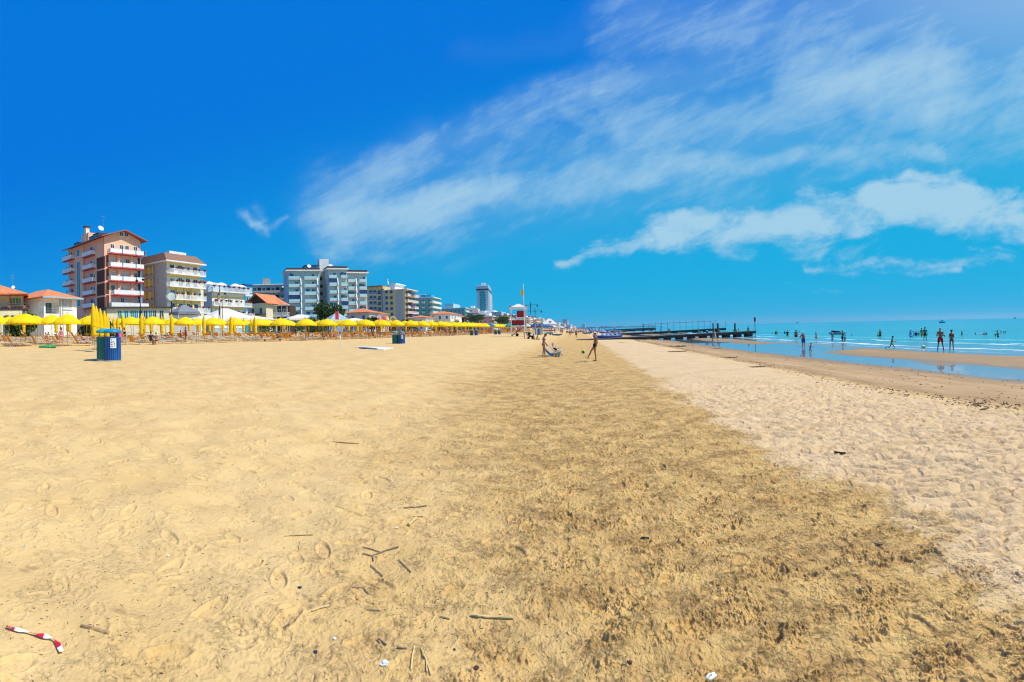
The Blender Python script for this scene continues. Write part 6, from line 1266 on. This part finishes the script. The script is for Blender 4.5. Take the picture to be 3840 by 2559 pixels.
for a in [('dark bather in black shirt, left of the two men at the breaker', 3434, 1241, 1259, 30, 'wade', 'm', 1.7, SKIND, (('shirt', 'black'),)), ('child splashing just left of the man in yellow shorts', 3443, 1245, 1259, -30, 'wade', 'c', 1.3, SKIND, (('shorts', 'navy'),)),
          ('swimmer whose head and shoulders show behind the man in red shorts', 3541, 1257, 1264, 40, 'wade', 'c', 1.3, SKIN, (('shorts', 'white'),)), ('dark haired boy standing waist deep right of the couple', 3606, 1241, 1260, 60, 'hatstand', 'c', 1.45, SKIND, (('shorts', 'navy'),)),
          ('swimmer floating beside the waist deep boy', 3626, 1255, 1260, -80, 'wade', 'm', 1.7, SKIN, ()), ('lone swimmer between the floating one and the group of three', 3657, 1249, 1256, 0, 'wade', 'm', 1.7, SKIND, ()),
          ('leftmost head of the group of three bathers with an air bed', 3686, 1250, 1259, 40, 'wade', 'm', 1.7, SKIN, ()), ('middle bather of the group of three with an air bed', 3693, 1247, 1259, 0, 'wade', 'f', 1.65, SKIND, (('swimsuit', 'red'),)), ('rightmost bather of the group of three with an air bed', 3700, 1248, 1259, -40, 'wade', 'm', 1.7, SKIN, ()),
          ('bare backed man bending to a child in the deeper water', 3742, 1239, 1264, -60, 'holding', 'm', 1.76, SKIND, (('shorts', 'navy'),)), ('child in the water before the bare backed man', 3731, 1257, 1264, 60, 'wade', 'c', 1.2, SKIND, ()),
          ('left one of three heads in a row far out', 3753, 1242, 1250, 0, 'wade', 'm', 1.7, SKIN, ()), ('middle one of three heads in a row far out', 3762, 1243, 1250, 20, 'wade', 'f', 1.65, SKIND, ()), ('right one of three heads in a row far out', 3770, 1242, 1250, -20, 'wade', 'm', 1.7, SKIN, ()),
          ('lone swimmer at the left end of the bathers past the pier', 2896, 1248, 1252, 0, 'wade', 'm', 1.7, SKIND, ()), ('left bather of the close pair past the pier pole', 2907, 1241, 1255, 40, 'wade', 'f', 1.65, SKIND, (('swimsuit', 'red'),)), ('right bather of the close pair past the pier pole', 2913, 1240, 1255, -40, 'wade', 'm', 1.75, SKIN, ()),
          ('small bather waist deep left of the man in black', 2942, 1240, 1252, 30, 'wade', 'f', 1.6, SKIND, (('swimsuit', 'navy'),)), ('man in black standing thigh deep', 2952, 1239, 1259, 0, 'wade', 'm', 1.75, SKIND, (('shirt', 'black'), ('shorts', 'black'))),
          ('man in red shorts standing knee deep', 2983, 1239, 1265, 0, 'stand', 'm', 1.75, SKIND, (('trunks', 'red'),)), ('woman right behind the knee deep man in red shorts', 2987, 1239, 1263, 20, 'stand', 'f', 1.68, SKIN, (('swimsuit', 'orange'),)), ('swimmer right of the knee deep pair', 2997, 1240, 1246, 0, 'wade', 'm', 1.7, SKIN, ()),
          ('swimmer with red cap right of the rowing boat', 3193, 1254, 1259, 0, 'wade', 'm', 1.7, SKIN, (('cap', 'red'),)), ('tall bather standing thigh deep midway between boat and green shorts boy', 3300, 1235, 1264, -40, 'hatstand', 'm', 1.76, SKIND, (('shorts', 'black'),)), ('child in yellow beside the tall thigh deep bather', 3291, 1250, 1263, 30, 'wade', 'c', 1.2, SKIN, (('shirt', 'yellow'),)),
          ('bather far out beyond the second pier end', 2751, 1236, 1244, 0, 'wade', 'm', 1.7, SKIN, ()), ('bather with a float beyond the second pier end', 2762, 1236, 1246, 30, 'wade', 'f', 1.65, SKIN, (('swimsuit', 'red'),)), ('left bather on the end of the second pier', 2652, 1229, 1243, 0, 'wade', 'm', 1.7, SKIN, ()), ('right bather on the end of the second pier', 2659, 1229, 1243, 0, 'wade', 'f', 1.6, SKIN, (('swimsuit', 'pink'),)), ('bather at the outermost end of the second pier', 2713, 1228, 1244, 0, 'wade', 'm', 1.7, SKIN, ())]:
    wader(*a[:8], a[8], a[9])
ball_('white and green ball floating at the edge before the two men', azdir(azof(3461))*39.3+Vector((0, 0, SEA+.08)), .17, W['railw'], clm('green')); ball_('red and white beach ball tossed beyond the second pier', azdir(azof(2771))*120+Vector((0, 0, zat(2771, 1236, 120))), .3, clm('red'), W['railw']); ball_('blue beach ball above the near pier deck', deckpos(2651)+Vector((0, 0, .25)), .26, clm('lightblue'), clm('blue'))
t = thing('air_bed', 'white air bed floating before the group of three bathers', 'air bed', azdir(azof(3681))*72+Vector((0, 0, SEA))); m = MB(); [m.tube((x, -.8, .06), (x, .8, .06), .08, n=8) for x in (-.24, -.08, .08, .24)]; m.build('tubes', WH, t); t.rotation_euler.z = R(50)
t = thing('rowing_boat', 'moored white and blue boat with dark tarpaulin among the bathers', 'boat', azdir(azof(3140))*88+Vector((0, 0, SEA-.12)), -azof(3140)); hull(MB(), 3.4, 1.2, .45).build('hull', WH, t); MB().hull8([(-1.2, -.35, .46), (.7, -.35, .46), (.7, .35, .46), (-1.2, .35, .46), (-1.1, -.2, .85), (.5, -.2, .68), (.5, .2, .68), (-1.1, .2, .85)]).build('tarpaulin_cover', W['black'], t); MB().tube((1.4, 0, .7), (1.4, 0, 1.6), .03).build('mast', W['railw'], t)
pb = azdir(azof(3533))*330; t = thing('motor_boat', 'small white motor boat with figures far out at sea', 'boat', (pb.x, pb.y, SEA-.3), -azof(3533)); hull(MB(), 4.6, 1.8, .8).build('hull', BL, t); MB().box(-.6, .9, -.5, .5, .85, 2.3).build('cabin', WH, t); MB().tube((-1.5, 0, .8), (-1.5, 0, 2.9), .07).build('mast', BL, t); MB().box(-1.4, -1, -.3, .3, .85, 1.9).build('console', WH, t)
for px, d, lb in ((2990, 2400, 'tiny boat on the horizon above the bathers'), (3806, 1800, 'tiny dark boat on the right end of the horizon')): p = azdir(azof(px))*d; t = thing('distant_boat', lb, 'boat', (p.x, p.y, SEA)); hull(MB(), 14, 4, 3).build('hull', W['slate'], t); MB().box(-3, 2, -1, 1, 3.1, 6).build('cabin', WH, t)
# ---- holidaymakers among the parasols
rp = random.Random(5); wl = ['red', 'blue', 'navy', 'pink', 'black', 'white', 'teal', 'orange', 'purple', 'lightblue']
t = None; n = 0
for (lx, ly, rz, lz, row, px) in SEATS:
    pr = .22 if px < 1000 else .62
    if row > 3 or rp.random() > pr or n > 175: continue
    n += 1; f_ = rp.random() < .5; c = rp.choice(wl); po = rp.choice(['lie', 'sit', 'lie', 'stand', 'sit', 'recline', 'stand']); lm = landmark(lx, ly); act = {'lie': 'lying on', 'sit': 'sitting on', 'recline': 'reclining on', 'stand': 'standing by'}[po]
    M = Matrix.Rotation(rz, 4, 'Z'); off = M @ Vector((.75 if po == 'stand' else 0, {'lie': .45, 'sit': .45, 'recline': .25, 'stand': .3}[po], 0)); zz = {'lie': -.03, 'sit': -.0, 'recline': .06, 'stand': 0}[po]
    fc = -rz + (R(rp.choice([0, 90, -90, 20])) if po in ('stand', 'sit') else 0)
    person(f'{"woman" if f_ else "man"} in {c} {"swimsuit" if f_ else "shorts"} {act} a lounger in the {ROWN[row]} before {lm}', (lx+off.x, ly+off.y, lz+zz), fc, po, 'f' if f_ else 'm', rp.uniform(1.6, 1.82), rp.choice([SKIN, SKIND, SKIN, SKINL]), (('swimsuit', c),) if f_ else (('shorts', c),), (rp.choice(['dark', 'brown', 'fair', 'grey']), 'long' if f_ else 'short'), f'holidaymakers among the parasols before {lm}')
person('woman in long royal blue dress standing under the parasols left of the pink dressed one', at(438, 52), azof(438)+R(200), 'stand', 'f', 1.68, SKIN, (('dress', 'blue'),), ('dark', 'bun')); person('woman in hot pink dress standing under the parasols', at(449, 52.3), azof(449)+R(160), 'stand', 'f', 1.66, SKIN, (('dress', 'pink'),), ('brown', 'short'))
person('man in blue shirt with dark hair sitting on a lounger right of the near bins', at(566, 46)+Vector((0, 0, .0)), azof(566)+R(30), 'sit', 'm', 1.76, SKIND, (('shirt', 'navy'), ('shorts', 'black')), ('dark', 'short')); person('bare backed person sitting beside the man in the blue shirt', at(585, 46.5), azof(585)+R(-20), 'sit', 'f', 1.66, SKIN, (('briefs', 'navy'),), ('dark', 'short'))
for i in range(90):                                       # far bathers on the next beaches
    y = 150+rp.random()**1.5*420; x = rp.uniform(-26, 16); q = project((x, y, 1))[0]
    if 2050 > q or q > 2480: continue
    c = rp.choice(wl); wh = 'by the far parasols' if q < 2170 else 'behind the pedal boats' if q < 2300 else 'by the far piers'
    person(f'tiny distant bather in {c} standing {wh}', (x, y, max(hz(x, y), SEA-.3)), rp.uniform(0, 6), rp.choice(['stand', 'walk', 'stand', 'bend', 'wade']), rp.choice('mf'), rp.uniform(1.55, 1.8), rp.choice([SKIN, SKIND]), (('shorts', c),), ('dark', 'short'), f'distant bathers {wh}')

# ---------------------------------------------------------------- driftwood, reeds and litter
def surf(px, py):
    """the relief seen at a photo pixel"""
    d = ray(px, py); p = gpos(px, py)
    for _ in range(4):
        z = hz(p.x, p.y)+float(fine(np.array([p.x]), np.array([p.y]), np.array([math.hypot(p.x, p.y)*.0021]))[0]); t = (z-EYE.z)/d.z; p = EYE+d*t
    return p
REED = mk('dry_reed', (.60, .47, .22), .8, .2, 8); TWIG = mk('grey_twig', (.26, .20, .15), .9, .3, 10); DRIFT = mk('driftwood', (.34, .23, .12), .9, .3, 6)
def stick(label, P, r, mat, name='stick', cat='stick', lift=.006, part='shaft'):
    Q = []
    for (a, b) in zip(P[:-1], P[1:]):
        n_ = 4
        for i in range(n_): Q.append((a[0]+(b[0]-a[0])*i/n_, a[1]+(b[1]-a[1])*i/n_))
    Q.append(P[-1]); V_ = [surf(*q)+Vector((0, 0, r*.6+lift)) for q in Q]; top = [v.z for v in V_]
    for i in range(1, len(V_)-1): V_[i].z = max(top[i], (top[i-1]+top[i+1])/2)
    m = MB(); rs = random.Random(int(P[0][0]))
    for i, (a, b) in enumerate(zip(V_[:-1], V_[1:])): m.tube(a, b, r*rs.uniform(.8, 1.15), r*rs.uniform(.8, 1.1), 7)
    o = m.build(name, mat); o['label'] = label; o['category'] = cat; return o
for a in [('longest pale dry reed stalk, low in the middle of the sand', [(1765, 2312), (1820, 2320), (1925, 2325)], .0085, REED), ('pale reed with a dark split end, high in the middle', [(1249, 1659), (1300, 1664), (1346, 1665)], .012, REED),
          ('grey forked twig pointing up to the right', [(1397, 2087), (1450, 2068), (1494, 2055)], .006, TWIG), ('thin twig ending at the foot of the forked one', [(1361, 2055), (1400, 2066), (1427, 2076)], .005, TWIG), ('short grey twig under the forked one', [(1360, 2080), (1397, 2089), (1401, 2108)], .005, TWIG),
          ('dark straight twig above the pale wood chunk', [(1515, 1908), (1560, 1906), (1599, 1900)], .007, TWIG), ('chunky pale piece of split wood', [(1532, 1975), (1561, 1948)], .016, REED), ('short pale stick lying across the split wood', [(1548, 1940), (1588, 1940)], .008, REED),
          ('pale stick with long straight shadow, upper middle left', [(1069, 2013), (1120, 2010), (1175, 2008)], .006, REED), ('thin dark reddish twig slanting down right', [(1494, 2102), (1520, 2128), (1542, 2150)], .004, TWIG), ('twig slanting down among the crumbs', [(1389, 2123), (1412, 2145), (1435, 2165)], .005, TWIG),
          ('dark hooked twig with a bent end', [(1321, 2207), (1363, 2208), (1382, 2232)], .004, TWIG), ('pale short stick rising to the right', [(1170, 2297), (1200, 2285), (1233, 2277)], .006, REED), ('short thick dark ended stick left of the longest reed', [(1651, 2316), (1687, 2325)], .006, REED),
          ('upright pale straw near the bottom edge', [(1542, 2518), (1546, 2470), (1555, 2430)], .005, REED), ('left strand of the forked straw near the bottom edge', [(1578, 2436), (1598, 2480), (1601, 2525)], .004, REED), ('right strand of the forked straw near the bottom edge', [(1590, 2460), (1605, 2500), (1616, 2537)], .004, REED),
          ('short purple grey twig above the straw', [(1377, 2291), (1424, 2295)], .004, TWIG), ('black charred stick on the pale rippled sand', [(3130, 1699), (3150, 1703), (3171, 1703)], .014, W['black']), ('short dark stick on the brown trampled sand', [(3281, 2044), (3310, 2046)], .007, TWIG), ('dark flat splinter in the brown sand', [(2404, 2021), (2434, 2023)], .008, W['black']),
          ('small straw on the lower right sand', [(3663, 2400), (3680, 2380)], .005, REED), ('broken thin reed among the left dimples', [(1258, 1899), (1320, 1921)], .003, REED), ('pale straw standing near the left middle', [(1121, 2063), (1127, 2033)], .004, REED), ('small grey stick on the lower left sand', [(1064, 2360), (1087, 2345)], .006, TWIG),
          ('dark short twig beside the white crumpled tissue', [(1490, 2434), (1527, 2437)], .005, TWIG), ('thin dark stalk bending below the hooked twig', [(1416, 2402), (1450, 2424)], .006, TWIG)]: stick(*a)
stick('thick brown driftwood branch half sunk in the sand near the tape', [(303, 2350), (340, 2357), (380, 2369), (410, 2377)], .013, DRIFT, 'driftwood', 'driftwood', -.007)
# barrier tape
V_ = [surf(*q)+Vector((0, 0, .02)) for q in ((24, 2361), (42, 2367), (62, 2374), (100, 2381), (135, 2391), (164, 2398), (190, 2404), (206, 2413), (218, 2430), (231, 2457))]; m = MB(); rs = random.Random(3)
for i, (a, b) in enumerate(zip(V_[:-1], V_[1:])):
    for j in range(3):
        c0, c1 = a.lerp(b, j/3), a.lerp(b, (j+1)/3); u = (b-a).cross(Vector((0, 0, 1))).normalized(); w0 = .011+.004*math.sin((i*3+j)*.55); w1 = .011+.004*math.sin((i*3+j+1)*.55); tw = Vector((0, 0, .006*math.sin((i*3+j)*.7))); tw1 = Vector((0, 0, .006*math.sin((i*3+j+1)*.7)))
        m.cur = (1, 0, 1, 0)[((i*3+j)//5) % 4]; m.hull8([c0-u*w0-tw, c0+u*w0+tw, c1+u*w1+tw1, c1-u*w1-tw1, *[v+Vector((0, 0, .002)) for v in (c0-u*w0-tw, c0+u*w0+tw, c1+u*w1+tw1, c1-u*w1-tw1)]])
o = m.build('barrier_tape', [mk('tape_white', (.78, .78, .80), .3, .04, spec=.5), mk('tape_red', (.62, .01, .03), .3, .04, spec=.5)]); tag(o, 'torn strip of red and white barrier tape lying twisted on the sand', 'tape')
def scrap(label, px, py, s, mat, name='litter', cat='litter', flat=.5):
    p = surf(px, py); bm = bmesh.new(); bmesh.ops.create_icosphere(bm, subdivisions=2, radius=s*.8); rs = random.Random(px)
    for v in bm.verts: v.co *= rs.uniform(.55, 1.2); v.co.z *= flat
    me = bpy.data.meshes.new(name); bm.to_mesh(me); bm.free(); me.materials.append(mat); o = put(name, me, None, p+Vector((0, 0, s*flat*.4)), px); tag(o, label, cat)
scrap('crumpled white tissue near the bottom middle', 1443, 2493, .034, W['railw'], 'tissue', 'tissue', .6); scrap('torn white paper at the bottom edge right of the middle', 2668, 2543, .042, W['railw'], 'paper', 'paper', .4); scrap('small white plastic stub on the left middle sand', 1255, 2396, .018, W['railw'], flat=.4); scrap('tiny green bottle cap on the pale rippled sand', 3038, 1698, .022, mk('cap_green', (.02, .35, .25), .4), 'bottle_cap', 'bottle cap')
scrap('orange brown shell fragment left of the hooked twig', 1233, 2152, .014, mk('shell_orange', (.6, .25, .07), .5), 'shell', 'shell'); scrap('orange shell by the pale short stick', 1342, 2247, .016, MATS['shell_orange'], 'shell', 'shell'); scrap('dark blue mussel shell above the pale short stick', 1124, 2206, .020, mk('mussel', (.03, .04, .09), .3), 'shell', 'shell'); scrap('small dark blue shell low on the left middle sand', 1184, 2448, .020, MATS['mussel'], 'shell', 'shell'); scrap('little blue fragment on the lower damp sand', 1704, 2438, .012, MATS['mussel'], 'shell', 'shell')
scrap('whitish shell high on the far left sand', 110, 1910, .018, W['railw'], 'shell', 'shell'); scrap('whitish shell on the left middle sand', 630, 2086, .016, W['railw'], 'shell', 'shell'); scrap('pale bone coloured shell near the split wood', 1487, 1982, .022, W['canvas'], 'shell', 'shell', .4); scrap('small white shell on the brown right sand', 3187, 2109, .016, W['railw'], 'shell', 'shell'); scrap('pale turquoise pebble on the left sand', 97, 2047, .012, mk('peb', (.4, .6, .6), .5), 'pebble', 'pebble')
scrap('charred lump near the bottom edge of the damp sand', 1785, 2508, .022, W['dark'], 'charcoal', 'charcoal', .35); scrap('dark wood lump on the bottom damp sand', 2361, 2488, .022, W['dark'], 'charcoal', 'charcoal')
for i, (px, py, s, w_) in enumerate(((2520, 1300, .9, 'largest dark seaweed heap on the wet sand by the tide stream'), (2572, 1284, .7, 'seaweed streak just under the near pier'), (2328, 1286, .3, 'small seaweed lump near the start of the pier'), (2525, 1320, .5, 'thin seaweed line below the largest heap'), (2727, 1342, .35, 'seaweed clump on the middle wet sand'), (2835, 1377, .28, 'seaweed clump lower on the wet sand'), (2890, 1303, .6, 'seaweed streak by the left end of the tide pool'), (2684, 1308, .3, 'small white and dark heap of shells on the wet sand'), (3660, 1517, .10, 'tangled seaweed at the edge of the dry sand'), (3690, 1535, .07, 'small seaweed tuft right of the tangled one'))):
    p = gpos(px, py); m = MB(); rs = random.Random(i); m.ball((0, 0, 0), 1, 14, (s*1.9, s*.9, .012))
    for q in range(60): a, b = rs.gauss(0, s), rs.gauss(0, s*.5); m.tube((a, b, .0), (a+rs.uniform(-.2, .2)*s, b+rs.uniform(-.2, .2)*s, rs.uniform(.02, .16)*s), .03*s+.004, .008, 5)
    o = m.build('seaweed', mk('seaweed_brown', (.11, .075, .035), .9, .3), None, p); tag(o, w_, 'seaweed')
def scatter(name, label, cat, pts, mat, lo, hi, th, seed):
    rs = random.Random(seed); m = MB()
    px_ = np.array([p[0] for p in pts]); py_ = np.array([p[1] for p in pts]); zz = h0(px_, py_)+fine(px_, py_, np.hypot(px_, py_)*.0021)
    for (x, y), z in zip(pts, zz):
        z = float(z)
        l = rs.uniform(lo, hi); a = rs.uniform(0, PI); u = Vector((math.cos(a), math.sin(a), rs.uniform(-.2, .3)))*l; c = Vector((x, y, z+th)); m.tube(c-u*.5, c+u*.5, th*rs.uniform(.5, 1.3), th*rs.uniform(.3, 1), 4)
    tag(m.build(name, mat), label, cat, kind='stuff')
rs = random.Random(77); BITS = mk('dark_flotsam', (.075, .045, .025), .9, .4, 9)
scatter('seaweed_fragments', 'thin line of dark seaweed crumbs along the edge of the dry sand', 'seaweed', [(8.75+rs.gauss(0, .30)+.35*math.sin(y*.35), y) for y in (5+75*rs.random()**1.4 for _ in range(1500))], BITS, .03, .16, .010, 1)
scatter('wet_sand_flotsam', 'scattered dark flotsam bits on the wet sand', 'flotsam', [(rs.uniform(9.5, 15), 8+90*rs.random()**1.5) for _ in range(420)], BITS, .03, .14, .010, 2)
def fan(n, x0, x1, seed):
    r_ = random.Random(seed); out = []
    while len(out) < n:
        d = 2.6*math.exp(r_.random()*math.log(14)); a = r_.uniform(-1.25, .95); x, y = d*math.sin(a), d*math.cos(a)
        if x0 < x < x1 and math.sin(x*1.9+y*.7)+math.sin(y*1.3-x*.8+2) > r_.uniform(-1.6, 1.2): out.append((x, y))
    return out
scatter('reed_fragments', 'countless short bits of crushed reed and bark strewn over the trampled damp sand', 'flotsam', fan(1500, -4.5, 3.3, 5), BITS, .006, .028, .0022, 3)
scatter('dry_sand_flotsam', 'sparse tiny dark bits strewn over the smooth dry sand', 'flotsam', fan(260, -22, -3.5, 6)+fan(240, 3.2, 8.5, 7), BITS, .006, .022, .002, 4)
# ---------------------------------------------------------------- give repeats that stand in a short row their own place in it
for o in bpy.data.objects:
    if 'label' in o: o['label'] = o['label'].replace(' beach parasol', ' parasol')
ORD = ['first', 'second', 'third', 'fourth', 'fifth', 'sixth', 'seventh', 'eighth', 'ninth', 'tenth', 'eleventh', 'twelfth', 'thirteenth', 'fourteenth', 'fifteenth', 'sixteenth', 'seventeenth', 'eighteenth', 'nineteenth', 'twentieth', 'twenty-first', 'twenty-second', 'twenty-third', 'twenty-fourth', 'twenty-fifth', 'twenty-sixth', 'twenty-seventh', 'twenty-eighth', 'twenty-ninth', 'thirtieth']
byl = {}
for o in bpy.data.objects:
    if o.parent is None and 'label' in o: byl.setdefault(o['label'], []).append(o)
for lb, L_ in byl.items():
    if len(L_) < 2 or len(L_) > 30 or len(lb.split()) > 12: continue
    L_.sort(key=lambda o: project(o.location)[0])
    for i, o in enumerate(L_): o['label'] = f'{ORD[i]} from the left: {lb}'
for o in bpy.data.objects:
    if 'label' in o and len(o['label'].split()) > 16: o['label'] = ' '.join(o['label'].replace(' beach parasol', ' parasol').replace('orange backed ', '').replace(' in the ', ', ').split()[:16])
# ---------------------------------------------------------------- the summer air
hm = bpy.data.materials.new('haze_air'); hm.use_nodes = True; hm.node_tree.nodes.clear(); vo = hm.node_tree.nodes.new('ShaderNodeVolumePrincipled'); ho = hm.node_tree.nodes.new('ShaderNodeOutputMaterial')
vo.inputs['Density'].default_value = HAZE; vo.inputs['Color'].default_value = (.55, .80, 1.0, 1); vo.inputs['Anisotropy'].default_value = .3
hm.node_tree.links.new(vo.outputs[0], ho.inputs['Volume'])
hb = MB().box(-9100, 9100, -9100, 9100, -8.5, 82).build('haze', hm); tag(hb, 'pale blue sea air softening the far coast', 'haze', kind='stuff')
